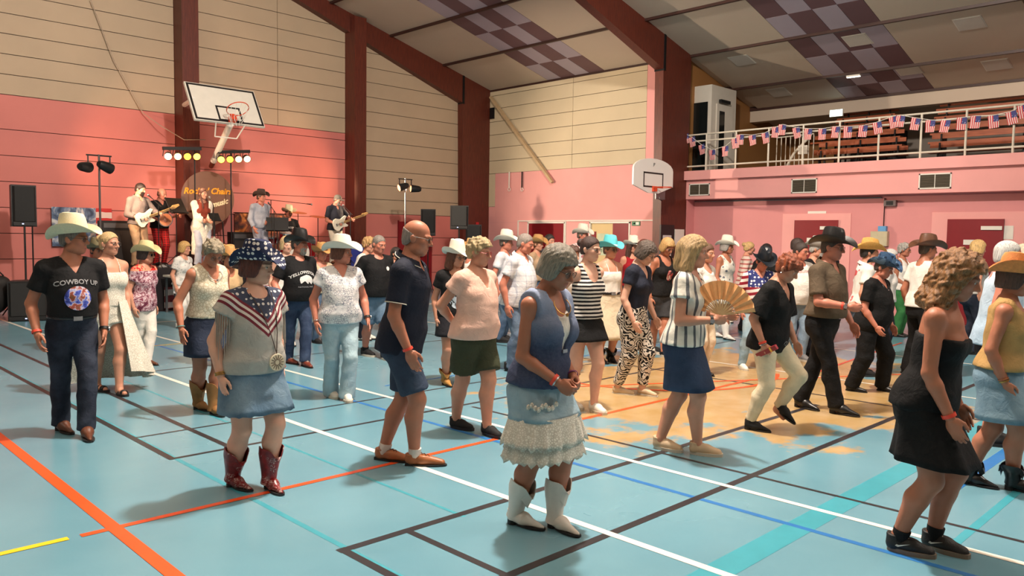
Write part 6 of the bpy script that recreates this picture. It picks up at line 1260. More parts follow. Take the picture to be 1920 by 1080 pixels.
# ---- drum kit
M_DRUM = mat('red_drum_shell', (120, 18, 22), .2, var=.1); M_SKIN = mat('drum_skin_white', (222, 214, 204), .5); M_CYM = mat('bronze_cymbal', (196, 156, 80), .25, .9)
dk = empty('drum_kit', (U_at(548, 440, 17.0)+.10, 16.93, ZS)); setp(dk, 'red drum kit with chrome hardware and cymbals on the stage', 'drum kit')
def drum(parent, c, r, d, ax, name='drum', legs=0):
    Mx = Matrix.Translation(c) @ (Matrix.Rotation(math.pi/2, 4, 'X') if ax == 'y' else Matrix.Rotation(math.radians(ax), 4, 'X'))
    b = MB().lathe([(r*.99, -d/2), (r, -d/2), (r, d/2), (r*.99, d/2)], 24, Mx).build(name, M_DRUM, parent, True, 40)
    for s in (-1, 1): MB().lathe([(r, s*d/2-.018), (r+.012, s*d/2-.018), (r+.012, s*d/2+.01), (r, s*d/2+.01)], 24, Mx, True).build('hoop', M_SILV, b, True); MB().lathe([(.001, s*d/2), (r, s*d/2), (r, s*d/2+.004*s), (.001, s*d/2+.004*s)], 24, Mx).build('drum_head', M_SKIN, b)
    for k in range(8): a = 2*math.pi*k/8; MB().tube([Mx @ Vector((r*1.01*math.cos(a), r*1.01*math.sin(a), -d/2)), Mx @ Vector((r*1.01*math.cos(a), r*1.01*math.sin(a), d/2))], .006, 5).build('lug', M_SILV, b)
    return b
drum(dk, (-.05, .05, .28), .27, .40, 'y', 'bass_drum'); drum(dk, (-.25, .15, .66), .14, .20, 18, 'tom_drum'); drum(dk, (.10, .15, .68), .15, .22, 18, 'tom_drum'); drum(dk, (.48, .40, .36), .20, .36, 0, 'floor_tom'); drum(dk, (-.50, .42, .58), .17, .14, 8, 'snare_drum')
for c, r, hh in (((.62, .12), .20, 1.15), ((-.62, .10), .18, 1.02), ((.38, .65), .22, 1.25)):
    MB().tube([(c[0], c[1], .05), (c[0], c[1], hh)], .010, 6).build('cymbal_stand', M_DMET, dk)
    for k in range(3): a = 2*math.pi*k/3; MB().tube([(c[0], c[1], .3), (c[0]+.24*math.cos(a), c[1]+.24*math.sin(a), .0)], .007, 5).build('stand_leg', M_DMET, dk)
    MB().lathe([(.001, .02), (.03, .016), (r, 0), (r, -.003), (.03, .012), (.001, .016)], 24, Matrix.Translation((c[0], c[1], hh)) @ Matrix.Rotation(.18, 4, 'X')).build('cymbal', M_CYM, dk, True)
st = empty('drum_stool', (b5['base'].x, 17.68, ZS)); st.rotation_euler = (0, 0, b5['yaw']); st.location = wpos(b5, (0, -.36, 0)); setp(st, 'black round drum stool under the drummer', 'stool'); MB().lathe([(.15, .36), (.165, .38), (.165, .43), (.15, .45)], 20).build('seat', M_BLACK, st, True); MB().tube([(0, 0, .1), (0, 0, .37)], .02, 8).build('post', M_DMET, st)
for k in range(3): a = 2*math.pi*k/3; MB().tube([(0, 0, .2), (.2*math.cos(a), .2*math.sin(a), .01)], .010, 6).build('leg', M_DMET, st)
for s in (-1, 1):
    p = wpos(b5, b5['HM'][s][2]); d = wdir(b5, (-s*.25, .85, -.15)); o = MB().tube([p-d*.08, p+d*.30], [.008, .006], 6).build('drumstick', mat('drumstick_wood', (200, 160, 110), .5)); setp(o, 'wooden drumstick in the drummer\'s %s hand' % ('left' if s < 0 else 'right'), 'drumstick')
# ---- round band sign
dc = onV(390, 372, 17.9); o = empty('round_sign', dc); setp(o, 'round brown sign with yellow and cream lettering behind the singer', 'sign')
Mx = Matrix.Rotation(math.pi/2, 4, 'X'); MB().lathe([(.60, -.02), (.62, -.015), (.62, .015), (.60, .02)], 48, Mx).build('disc', mat('brown_sign_board', (112, 78, 62), .5, var=.06), o, True, 40)
M_SIGNY = mat('yellow_orange_lettering', (236, 158, 36), .5, var=.12, scale=5); M_SIGNW = mat('cream_lettering', (236, 216, 176), .5)
ca = math.radians(3)
text_geo("Rockin' Chairs", .190, (-.01, -.024, .16), (1, 0, .03), (0, 0, 1), .003, .25, .006).build('lettering', M_SIGNY, o); text_geo("music", .175, (.26, -.024, -.10), (1, 0, .30), (-.2, 0, 1), .003, .3, .006).build('lettering', M_SIGNW, o)
MB().tube([(-.35, .03, -.45), (-.42, .05, -dc.z+ZS)], .015, 6).build('prop_leg', M_DMET, o); MB().tube([(.35, .03, -.45), (.42, .05, -dc.z+ZS)], .015, 6).build('prop_leg', M_DMET, o)
# ---- pictures / banners on the wall
def pic_mat(name, stops, sc, dist=3.):
    m, nt, b = new_mat(name); g = N(nt, 'ShaderNodeNewGeometry'); n = noise(nt, sc, 4, g.outputs['Position']); n.inputs['Distortion'].default_value = dist
    nt.links.new(ramp(nt, n.outputs[0], stops), b.inputs['Base Color']); b.inputs['Roughness'].default_value = .6; return m
q = onV(97, 391, 18.40); q2 = onV(210, 391, 18.40); o = empty('eagle_banner', ((q.x+q2.x)/2, 18.42, 1.72)); setp(o, 'blue and white banner with a red striped flag on the far wall at left', 'banner')
hw = (q2.x-q.x)/2; MB().box((-hw, 0, -.42), (hw*.45, .015, .40)).build('blue_cloth', pic_mat('blue_feather_print', [(.35, lin((40, 56, 84))), (.5, lin((96, 118, 150))), (.62, lin((206, 206, 206)))], 2.4), o); MB().box((hw*.45, 0, -.42), (hw, .015, .40)).build('striped_cloth', striped('flag_print', (206, 190, 186), (178, 40, 40), .26), o)
q = onV(440, 402, 18.40); q2 = onV(545, 402, 18.40); o = empty('warm_banner', ((q.x+q2.x)/2, 18.40, 1.5)); setp(o, 'dark orange city-lights banner on the wall behind the drummer', 'banner'); hw = (q2.x-q.x)/2
MB().box((-hw, 0, -.62), (hw, .015, .62)).build('cloth', pic_mat('city_lights_print', [(.35, lin((46, 20, 16))), (.52, lin((110, 48, 26))), (.66, lin((214, 130, 60)))], 5., 1.), o); MB().tube([(-hw-.03, .0, .62), (hw+.03, .0, .62)], .012, 6).build('rod', M_DMET, o)
# ---- loudspeakers on tripod stands
def speaker(p, yaw, w, d, h, label, name='loudspeaker', group='loudspeakers'):
    o = empty(name, p, yaw); setp(o, label, 'loudspeaker', group)
    MB().prism([(-w/2, 0), (-w/2*.7, -d), (w/2*.7, -d), (w/2, 0)], 0, h, Matrix.Identity(4)).build('cabinet', M_BLACK, o); MB().prism([(-w/2+.02, 0), (w/2-.02, 0), (w/2-.05, .05), (-w/2+.05, .05)], .10, h-.03, Matrix.Identity(4)).build('grille', mat('speaker_grille', (24, 25, 26), .7, bmp=.4, bscale=300), o); MB().box((-w/2+.02, 0, .02), (w/2-.02, .04, .09)).build('badge_panel', M_BLACK, o); MB().box((.02, .041, .045), (.05, .046, .06)).build('indicator', mat('blue_white_led', (190, 200, 255), .3, var=0, emit=(190, 205, 255), estr=3.), o)
    MB().box((-.08, -d-.02, h*.6), (.08, -d, h*.66)).build('handle', M_DMET, o); return o
def tripod(p, h, label, r=.45, yaw=.3):
    o = empty('speaker_stand', p, yaw); setp(o, label, 'speaker stand', 'speaker stands'); MB().tube([(0, 0, .12), (0, 0, h)], .018, 8).build('pole', M_BLACK, o, True); MB().tube([(0, 0, .60), (0, 0, .70)], .035, 8).build('collar', M_BLACK, o)
    for k in range(3): a = 2*math.pi*k/3; lg = MB().tube([(0, 0, .65), (r*math.cos(a), r*math.sin(a), .015)], .012, 6).build('leg', M_BLACK, o); MB().tube([(0, 0, .2), (r*.7*math.cos(a), r*.7*math.sin(a), .21)], .008, 5).build('brace', M_BLACK, lg)
    return o
sp = onV(46, 425, 17.0); yw = math.atan2(-sp.y, -sp.x)-math.pi/2
speaker((sp.x, 17.0, sp.z), yw+.25, .42, .36, .78, 'black loudspeaker on a tall stand at the far left'); tripod((sp.x, 17.0, 0), sp.z, 'black tripod stand carrying the far left loudspeaker')
o = empty('speaker_stand', (sp.x+.20, 17.3, 0)); setp(o, 'second black pole standing beside the far left loudspeaker', 'speaker stand', 'speaker stands'); MB().tube([(0, 0, .03), (0, 0, sp.z+.1)], .014, 8).build('pole', M_BLACK, o); MB().lathe([(.18, 0), (.18, .02), (.03, .03)], 16).build('base', M_BLACK, o)
sp2 = onV(861, 430, 16.2); yw = math.atan2(-sp2.y, -sp2.x)-math.pi/2
speaker((sp2.x, 16.2, sp2.z), yw-.2, .50, .40, .64, 'black loudspeaker on a stand beside the wooden corner column'); tripod((sp2.x, 16.2, 0), sp2.z, 'black tripod stand carrying the right loudspeaker')
sp3 = onV(803, 392, 17.6); speaker((sp3.x, 17.6, 1.62), yw, .42, .36, sp3.z-1.62, 'black loudspeaker partly hidden behind the bald man'); tripod((sp3.x, 17.6, 0), 1.62, 'black tripod stand behind the bald man', .3)
sp4 = onV(888, 440, 16.9); speaker((sp4.x, 16.9, 0), yw, .45, .45, onV(888, 421, 16.9).z, 'tall black subwoofer column standing on the floor by the corner column')
sb = ground(62, 605); speaker((sb.x, sb.y+.3, 0), math.atan2(-sb.y, -sb.x)-math.pi/2, .62, .5, .72, 'low black bass cabinet on the floor at the far left'); 
# backpack heap and stool behind it
bg = empty('black_bag', (sb.x-.55, sb.y+.75, 0)); setp(bg, 'heap of black bags beside the far left bass cabinet', 'bag'); g_ = Grid((-.5, -.4, 0), (.5, .4, .9), .03); g_.ell((0, 0, .42), (.38, .26, .34), 0); g_.ell((.22, .05, .66), (.18, .16, .15), .05); g_.ell((-.2, 0, .3), (.2, .2, .28), .05); g_.inter(lambda X, Y, Z: .02-Z+0*X+0*Y); v_, f_ = g_.mesh(); link('bag_body', np_mesh('bag', v_, f_), mat('black_nylon', (22, 20, 20), .7, bmp=.5, bscale=12), bg); MB().tube([(.1, 0, .78), (.18, .0, .92), (.28, .0, .80)], .015, 6).build('strap', M_BLACK, bg)
# blue banner edge and amp by the second column
q = onV(672, 470, 16.3); o = MB().box((-.20, 0, 0), (.16, .02, 1.40)).build('blue_banner', mat('royal_blue_cloth', (34, 46, 130), .7), None, loc=(q.x, 16.3, 0)); setp(o, 'royal blue upright banner beside the second wooden column', 'banner')
am = empty('stage_amplifier', (5.75, 17.75, ZS)); setp(am, 'black amplifier behind the bearded guitarist', 'amplifier'); MB().box((-.3, -.15, 0), (.3, .15, .95)).build('cabinet', M_BLACK, am); MB().box((-.27, -.165, .08), (.27, -.15, .75)).build('grille', mat('amp_grille', (40, 34, 32), .8, bmp=.4, bscale=200), am); MB().box((-.27, -.16, .80), (.27, -.15, .90)).build('control_panel', M_METAL, am)
am = empty('stage_amplifier', (8.55, 17.75, ZS)); setp(am, 'black amplifier standing between the sign and the denim jacket man', 'amplifier'); MB().box((-.28, -.15, 0), (.28, .15, .75)).build('cabinet', M_BLACK, am); MB().box((-.25, -.165, .08), (.25, -.15, .55)).build('grille', mat('amp_grille', (40, 34, 32), .8), am); MB().box((-.25, -.16, .6), (.25, -.15, .7)).build('control_panel', M_METAL, am)
# traffic cone decoration beside the denim jacket man
q = onV(474, 445, 16.75); tcn = empty('traffic_cone', (q.x, 16.72, ZS)); setp(tcn, 'orange and white traffic cone on the stage by the denim jacket man', 'traffic cone'); MB().lathe([(.10, .02), (.025, .42), (.02, .42)], 16).build('cone', mat('cone_orange', (226, 90, 50), .5), tcn, True); MB().box((-.14, -.14, 0), (.14, .14, .025)).build('base', mat('cone_orange', (226, 90, 50), .5), tcn); MB().lathe([(.078, .14), (.056, .26)], 16).build('white_band', M_WHITE, tcn, True)
# pedal-board clutter at the stage edge
for k, (x, c) in enumerate(((262, (40, 36, 40)), (285, (110, 40, 34)), (306, (150, 150, 150)), (322, (60, 60, 70)), (352, (44, 42, 46)))):
    q = onV(x, 470, 16.7); o = empty('effect_pedal', (q.x, 16.72, ZS), .2*k); setp(o, '%s effect pedal at the front edge of the stage, number %d from the left' % (('dark', 'red', 'silver', 'bluish', 'black')[k], k+1) if False else ('dark', 'red', 'silver', 'bluish', 'charcoal')[k]+' effect pedal at the front edge of the stage', 'pedal', 'effect pedals')
    MB().box((-.06, -.05, 0), (.06, .05, .05)).build('case', mat('pedal_%d' % k, c, .4), o); MB().lathe([(.012, .05), (.012, .065), (.004, .068)], 8).build('switch', M_SILV, o)
# ================================================================== stage lamps
def spot(p, tgt, e, c, ang=70, size=.08, blend=.6):
    ld = bpy.data.lights.new('stage_lamp_light', 'SPOT'); ld.energy = e; ld.color = c; ld.spot_size = math.radians(ang); ld.spot_blend = blend; ld.shadow_soft_size = size
    lo = bpy.data.objects.new('stage_lamp_light', ld); col.objects.link(lo); lo.location = p; lo.rotation_euler = (Vector(tgt)-Vector(p)).to_track_quat('-Z', 'Y').to_euler(); return lo
def par_can(parent, c, d, glow, r=.085, L=.16, name='par_can'):
    d = Vector(d).normalized(); c = Vector(c); q = d.to_track_quat('Z', 'Y').to_matrix().to_4x4(); Mx = Matrix.Translation(c) @ q
    b = MB().lathe([(r*.55, -L), (r*.8, -L*.8), (r, -.02), (r, .02), (r*.92, .02), (r*.9, 0)], 18, Mx).build(name, M_BLACK, parent, True, 40)
    MB().lathe([(.001, .006), (r*.88, .006), (r*.88, .010), (.001, .014)], 18, Mx).build('lens', glow, b); return b
GL_O = [mat('amber_lamp_lens_%d' % i, c, .3, var=0, emit=c, estr=s) for i, (c, s) in enumerate((((255, 214, 150), 9.), ((255, 190, 110), 8.), ((255, 150, 40), 7.), ((255, 176, 60), 7.)))]
for bi, (xa, xb, y, lab) in enumerate(((305, 377, 278, 'row of four amber stage lamps on the left bar above the band'), (408, 468, 285, 'row of four amber stage lamps on the right bar above the band'))):
    A, B = onV(xa, y, 17.2), onV(xb, y+(-1 if bi else 1), 17.2); mx_ = (A+B)/2; o = empty('lamp_bar', mx_); setp(o, lab, 'stage lights')
    MB().bar(A-mx_, B-mx_, .06, .07).build('bar', M_BLACK, o)
    fx = 365 if bi == 0 else 433; p = onV(fx, y, 17.25); MB().tube([(p.x-mx_.x, .06, 0), (p.x-mx_.x, .06, ZS+.0-mx_.z)], .016, 8).build('pole', M_DMET, o)
    for k in range(4):
        t = (k+.5)/4 if bi == 0 else (k+.35)/3.7; c = (A+(B-A)*t)-mx_+Vector((0, -.02, -.17)); par_can(o, c, (.05*(k-1.5)-.30, -1, -.42), GL_O[(k if bi == 0 else 3-k)], .082)
        for sx in (-1, 1): MB().bar(c+Vector((sx*.09, .06, 0)), c+Vector((sx*.06, .06, .17)), .012).build('bracket', M_BLACK, o)
spot(onV(440, 292, 17.05), (17.0, 12.0, 2.6), 2600, (1.0, .80, .60), 74, .10, .8)
spot(onV(340, 290, 17.05), (9.0, 14.0, .9), 500, (1.0, .66, .36), 80, .10, .8)
# tall lamp stands left and right of the band
def lamp_stand(xp, yp, V, label, cL, eL, tgts, flip):
    p = onV(xp, yp, V); o = empty('lamp_stand', (p.x, V, 0)); setp(o, label, 'stage light', 'lamp stands')
    MB().tube([(0, 0, .05), (0, 0, p.z+.28)], .020, 8).build('pole', M_METAL, o, True)
    for k in range(3): a = 2*math.pi*k/3; MB().tube([(0, 0, .5), (.5*math.cos(a), .5*math.sin(a), .015)], .014, 6).build('leg', M_METAL, o)
    MB().tube([(-.22, 0, p.z+.26), (.22, 0, p.z+.26)], .014, 8).build('cross_bar', M_BLACK, o)
    for k, s in enumerate((-1, 1)):
        c = Vector((s*.19, 0, p.z+.03)); t = Vector(tgts[k]); d = t-Vector((p.x, V, 0))-c; e, col_ = eL[k], cL[k]; par_can(o, c, d, mat('stand_lamp_lens', (255, 160, 110), .3, var=0, emit=(255, 170, 120), estr=3.), .10, .26); MB().bar(c+Vector((0, 0, .02)), c+Vector((0, 0, .24)), .02).build('yoke', M_BLACK, o); dn = d.normalized(); spot(Vector((p.x, V, 0))+c+dn*.06, t, e, col_, 95, .06)
lamp_stand(186, 318, 16.0, 'pole with two black stage lamps left of the bearded guitarist', ((1.0, .50, .27), (1.0, .74, .50)), (190, 300), ((7.4, 18.4, 2.9), (7.6, 17.1, 2.0)), 1)
lamp_stand(760, 355, 16.6, 'pole with two chrome stage lamps in front of the red door', ((1.0, .74, .50), (1.0, .50, .27)), (340, 230), ((9.6, 17.1, 2.0), (8.0, 18.4, 3.0)), 1)
# ================================================================== basketball goal folded up on the end wall
bbm = mat('backboard_white', (226, 222, 210), .35, var=.03); M_BBK = mat('backboard_black_line', (30, 26, 26), .5)
Bl, Br, Tl = onV(365, 226, 16.2), onV(497, 236, 16.2), onV(345, 155, 16.72); cb = (Bl+Br)/2; xd = (Br-Bl).normalized(); xd = Vector((1, 0, 0)); yd0 = Vector((0, Tl.y-Bl.y, Tl.z-Bl.z)); Hb = yd0.length; yd = yd0.normalized(); zd = xd.cross(yd); Wb = (Br-Bl).length
cc_ = Vector((cb.x, 16.2, (Bl.z+Br.z)/2))+yd*Hb/2; go = empty('basketball_goal'); go.matrix_basis = Matrix(((xd.x, yd.x, zd.x, cc_.x), (xd.y, yd.y, zd.y, cc_.y), (xd.z, yd.z, zd.z, cc_.z), (0,0,0,1))); setp(go, 'large rectangular basketball backboard folded up on a white pole above the stage', 'basketball goal')
MB().box((-Wb/2, -Hb/2, -.05), (Wb/2, Hb/2, 0)).build('backboard', bbm, go)
def frame_rect(x0, x1, y0, y1, t, name, par):
    q = MB(); z0, z1 = .0005, .004; q.box((x0, y0, z0), (x1, y0+t, z1)).box((x0, y1-t, z0), (x1, y1, z1)).box((x0, y0+t, z0), (x0+t, y1-t, z1)).box((x1-t, y0+t, z0), (x1, y1-t, z1)); return q.build(name, M_BBK, par)
frame_rect(-Wb/2+.03, Wb/2-.015, -Hb/2+.02, Hb/2-.015, .045, 'border_line', go); frame_rect(-.24, .30, -Hb/2+.05, -Hb/2+.44, .04, 'target_square', go)
M_RIM = mat('orange_rim', (226, 76, 36), .4); rc = Vector((.03, -Hb/2+.10, .36)); MB().tube([(rc.x+.225*math.cos(t), rc.y, rc.z+.225*math.sin(t)) for t in [2*math.pi*i/32 for i in range(33)]], .010, 6, False).build('rim', M_RIM, go, True); MB().prism([(-.05, -Hb/2+.02), (.11, -Hb/2+.02), (.08, -Hb/2+.16), (-.02, -Hb/2+.16)], .004, .12, Matrix.Identity(4)).build('rim_bracket', M_RIM, go)
for k in range(12):
    a = 2*math.pi*k/12; MB().tube([(rc.x+.22*math.cos(a), rc.y-.01, rc.z+.22*math.sin(a)), (rc.x+.15*math.cos(a+.2), rc.y-.16, rc.z-.12+.15*math.sin(a+.2)), (rc.x+.10*math.cos(a+.4), rc.y-.22, rc.z-.2+.10*math.sin(a+.4))], .005, 4).build('net_cord', M_WHITE, go)
Mi = go.matrix_basis.inverted()
def gw(p): return Mi @ Vector(p)
pe = onV(396, 312, 17.9); ps = Vector((cb.x, 16.24, cb.z-.02))
MB().tube([gw(ps), gw(ps+(pe-ps)*.86)], .07, 14).build('arm', M_WHITE, go, True); MB().tube([gw(ps+(pe-ps)*.86), gw(pe)], .055, 12).build('arm_joint', M_GLU, go, True)
for s in (-1, 1): MB().tube([gw((cb.x+s*.32, 16.22, cb.z-.01)), gw((cb.x+s*.24, 16.45, cb.z-.28))], .014, 6).build('strut', M_WHITE, go)
MB().tube([gw((cb.x-.24, 16.45, cb.z-.28)), gw((cb.x+.24, 16.45, cb.z-.28))], .014, 6).build('cross_strut', M_WHITE, go); MB().tube([gw((Bl.x+.1, 16.5, cb.z+.45)), gw((7.36, 18.04, cb.z+.55))], .05, 10).build('support_tube', M_WHITE, go)
# rope hanging down the gable
for (x0, y0, x1, y1) in ((170, 0, 268, 212),):
    a, b = onV(x0, y0, 18.42), onV(x1, y1, 18.42); o = MB().tube([a, (a+b)/2+Vector((-.08, 0, -.05)), b, onV(300, 235, 18.2), onV(345, 262, 18.0), onV(385, 262, 17.9)], .010, 5).build('hanging_cord', mat('pale_cord', (170, 150, 130), .7)); setp(o, 'thin pale cord hanging down the gable wall to the basketball goal', 'cord')
# ================================================================== small basketball goal on the second portal frame
g2 = empty('wall_basketball_goal', (15.5, 11.6, 0)); 
pb = onV(1224, 330, 10.6); sc_ = 1.0
wl_, wr_ = onV(1188, 330, 10.6).x, onV(1262, 330, 10.6).x; zt_, zb_ = onV(1224, 297, 10.6).z, onV(1222, 362, 10.6).z; W_ = wr_-wl_; Hh = zt_-zb_
g2.location = ((wl_+wr_)/2, 10.6, (zt_+zb_)/2); setp(g2, 'small white fan-shaped basketball backboard mounted on the wooden column', 'basketball goal')
pts = [(-W_*.5, -Hh*.30), (-W_*.12, -Hh*.5), (W_*.12, -Hh*.5), (W_*.5, -Hh*.28), (W_*.5, Hh*.18)]+[(W_*.5*math.cos(t), Hh*.18+Hh*.32*math.sin(t)) for t in np.linspace(.25, math.pi-.25, 10)]+[(-W_*.5, Hh*.18)]
Mf = Matrix(((1,0,0,0),(0,0,1,0),(0,1,0,0),(0,0,0,1))); MB().prism(pts, 0, .04, Mf).build('backboard', mat('bright_white_board', (240, 238, 232), .3, var=.01), g2)
q = MB(); x0, x1, y0, y1, t = -W_*.26, W_*.24, -Hh*.34, Hh*.10, .035
q.box((x0, -.004, y0), (x1, -.0005, y0+t)).box((x0, -.004, y1-t), (x1, -.0005, y1)).box((x0, -.004, y0), (x0+t, -.0005, y1)).box((x1-t, -.004, y0), (x1, -.0005, y1)); q.build('target_square', M_BBK, g2)
text_geo('JP', .09, (0, -.004, Hh*.33), (1, 0, 0), (0, 0, 1), .001).build('maker_mark', M_BBK, g2)
MB().tube([(-.0+.20*math.cos(t), -.25+.20*math.sin(t), -Hh*.34) for t in [2*math.pi*i/28 for i in range(29)]], .009, 6, False).build('rim', M_RIM, g2, True); MB().box((-.06, -.06, -Hh*.45), (.06, -.002, -Hh*.30)).build('rim_bracket', M_RIM, g2)
for zz in (-Hh*.24, -Hh*.62): MB().bar((W_*.18, .05, zz), (15.98-g2.location.x, .46, zz), .05, .05).build('arm', M_METAL, g2)
MB().box((W_*.10, .04, -Hh*.66), (W_*.34, .06, -Hh*.25)).build('mount_plate', M_METAL, g2)
# ================================================================== balcony: lift, railing, bunting, benches; wall fittings
lf = empty('lift_shaft', (18.2, 11.08, 3.24)); setp(lf, 'white glazed lift shaft on the balcony beside the wooden column', 'lift')
M_LIFT = mat('white_lift_panel', (206, 200, 188), .5, var=.03)
x0, x1, y0, y1, H_ = 17.6-18.2, 18.79-18.2, 10.77-11.08, 11.42-11.08, 2.27
MB().box((x0, y0, 0), (x1, y1, H_)).build('casing', M_LIFT, lf)
MB().box((x0-.02, y0+.10, .10), (x0-.001, y1-.06, H_-.42)).build('window', M_GLASS, lf)
MB().box((x0+.22, y0-.03, .04), (x1-.18, y0-.001, H_-.45)).build('door', M_LIFT, lf); MB().box((x0+.34, y0-.04, .18), (x0+.58, y0-.03, H_-.62)).build('door_window', M_GLASS, lf); MB().box((x0+.30, y0-.10, H_-.42), (x0+.75, y0-.03, H_-.34)).build('door_closer', M_DMET, lf); MB().box((x1-.16, y0-.02, 1.0), (x1-.10, y0-.001, 1.16)).build('call_button', M_METAL, lf)
rl = empty('balcony_railing', (17.0, 7, 3.3)); setp(rl, 'white tubular steel railing along the balcony edge', 'railing')
PV = [11.22, 10.51, 9.71, 8.88, 8.06, 7.25, 6.43, 5.61, 4.80, 4.0, 3.2, 2.4, 1.6]
M_RAIL = mat('cream_white_rail', (214, 206, 190), .35, var=.03)
for v in PV[1:]: MB().tube([(0, v-7, -.02), (0, v-7, .90)], .022, 8).build('post', M_RAIL, rl, True)
for z_, r_ in ((.90, .021), (.74, .021), (.13, .021)): MB().tube([(0 if z_ < .9 else 0, 11.25-7, z_), (0, -5, z_)], r_, 8).build('rail', M_RAIL, rl, True)
# flag bunting: garland points sampled along the railing
FLAGP = [(1285, 262), (1297, 268), (1315, 282), (1335, 292), (1360, 285), (1378, 270), (1388, 263), (1410, 264), (1434, 260), (1455, 249), (1467, 244), (1492, 250), (1516, 252), (1542, 252), (1568, 248), (1590, 248), (1619, 246), (1644, 240), (1674, 229), (1689, 227), (1718, 232), (1745, 236), (1774, 236), (1804, 231), (1830, 228), (1862, 227), (1895, 220), (1917, 208)]
def flag_mat():
    m, nt, b = new_mat('stars_and_stripes_paper'); t = N(nt, 'ShaderNodeTexCoord'); sx = N(nt, 'ShaderNodeSeparateXYZ'); nt.links.new(t.outputs['Object'], sx.inputs[0]); Y, Z = sx.outputs[1], sx.outputs[2]
    st = mth(nt, 'LESS_THAN', mth(nt, 'FRACT', mth(nt, 'DIVIDE', Y, .036)), .52); base = mixc(nt, st, lin((226, 206, 200)), lin((196, 52, 66)))
    can = mth(nt, 'MULTIPLY', mth(nt, 'GREATER_THAN', Z, -.125), mth(nt, 'LESS_THAN', Y, .0)); vr = N(nt, 'ShaderNodeTexVoronoi'); vr.inputs['Scale'].default_value = 34; nt.links.new(t.outputs['Object'], vr.inputs['Vector'])
    navy = mixc(nt, mth(nt, 'LESS_THAN', vr.outputs['Distance'], .2), lin((58, 62, 120)), lin((190, 190, 210))); nt.links.new(mixc(nt, can, base, navy), b.inputs['Base Color']); b.inputs['Roughness'].default_value = .7; return m
bu = empty('flag_bunting', (16.93, 7, 3.9)); setp(bu, 'garland of small stars and stripes flags strung along the balcony railing', 'bunting')
FM = flag_mat(); q = MB(); n_ = 5; vs = []
for i in range(n_):
    for j in range(n_): a, b_ = i/(n_-1)-.5, -j/(n_-1); vs.append((.012*math.sin(j*1.4+i*.9), a*.17, b_*.24))
fs = [(i*n_+j, i*n_+j+1, (i+1)*n_+j+1, (i+1)*n_+j) for i in range(n_-1) for j in range(n_-1)]; q.add(vs, fs); q.add([(v[0]+.002, v[1], v[2]) for v in vs], [tuple(reversed(f)) for f in fs]); fme = q.mesh('paper_flag', True, 60); fme.materials.append(FM)
tops = []
for i, (x, y) in enumerate(FLAGP):
    p = onU(x, y-11, 16.93); tops.append(p); o = link('paper_flag', fme, None, bu); o.location = (p.x-16.93, p.y-7, p.z-3.9); o.rotation_euler = (random.uniform(-.22, .22), random.uniform(-.1, .1), random.uniform(-.15, .15))
MB().tube([(p.x-16.93+.003, p.y-7, p.z-3.9) for p in tops], .006, 5).build('string', M_WHITE, bu)
# stair railing on the balcony
sr = empty('stair_gate', (18.0, 8.2, 3.24)); setp(sr, 'white barred metal gate standing behind the balcony railing', 'gate')
a, b = onU(1457, 260, 18.0), onU(1526, 255, 18.0)
for k in range(9): v = a.y+(b.y-a.y)*k/8; MB().tube([(0, v-8.2, 0), (0, v-8.2, .86)], .011, 6).build('bar', M_RAIL, sr)
MB().tube([(0, a.y-8.2, .86), (0, b.y-8.2, .88)], .016, 6).build('top_rail', M_RAIL, sr); MB().tube([(-.04, a.y-8.2-.25, .08), (-.04, (a.y+b.y)/2-8.2, .45), (-.04, b.y-8.2+.1, .80)], .03, 8).build('handrail', M_RAIL, sr); MB().box((-.07, b.y-8.2+.12, .42), (-.03, b.y-8.2+.34, .62)).build('sign_plate', M_WHITE, sr)
# wooden benches stored in tiers
def bench(u, z, v0, v1, lab):
    o = empty('tier_bench', (u, (v0+v1)/2, 3.24)); setp(o, lab, 'bench', 'stored wooden benches'); L = abs(v1-v0)/2
    MB().box((-.15, -L, z-.03), (.15, L, z+.01)).build('seat_plank', M_BENCHW, o); MB().box((.10, -L, z+.10), (.13, L, z+.19)).build('back_plank', M_BENCHW, o)
    k = max(2, int(L/.7))
    for i in range(k+1):
        y = -L+.2+(2*L-.4)*i/k; MB().box((-.02, y-.02, 0), (.02, y+.02, z-.03)).build('leg', M_DMET, o); MB().box((.06, y-.015, z-.03), (.10, y+.015, z+.2)).build('bracket', M_DMET, o)
    return o
ORD = ('lowest', 'second', 'third', 'fourth', 'fifth', 'topmost')
for r_ in range(6):
    u = 18.5+r_*.42; z_ = .34+r_*.24
    s_ = onU(1522+r_*10 - (18 if r_ == 2 else 0), 270, u).y; e_ = onU(1700-r_*4, 260, u).y; bench(u, z_, e_, s_, ORD[r_]+' wooden tier bench left of the balcony aisle')
    s_ = onU(1742+r_*3, 250, u).y; bench(u, z_, s_-5.2, s_, ORD[r_]+' wooden tier bench right of the balcony aisle')
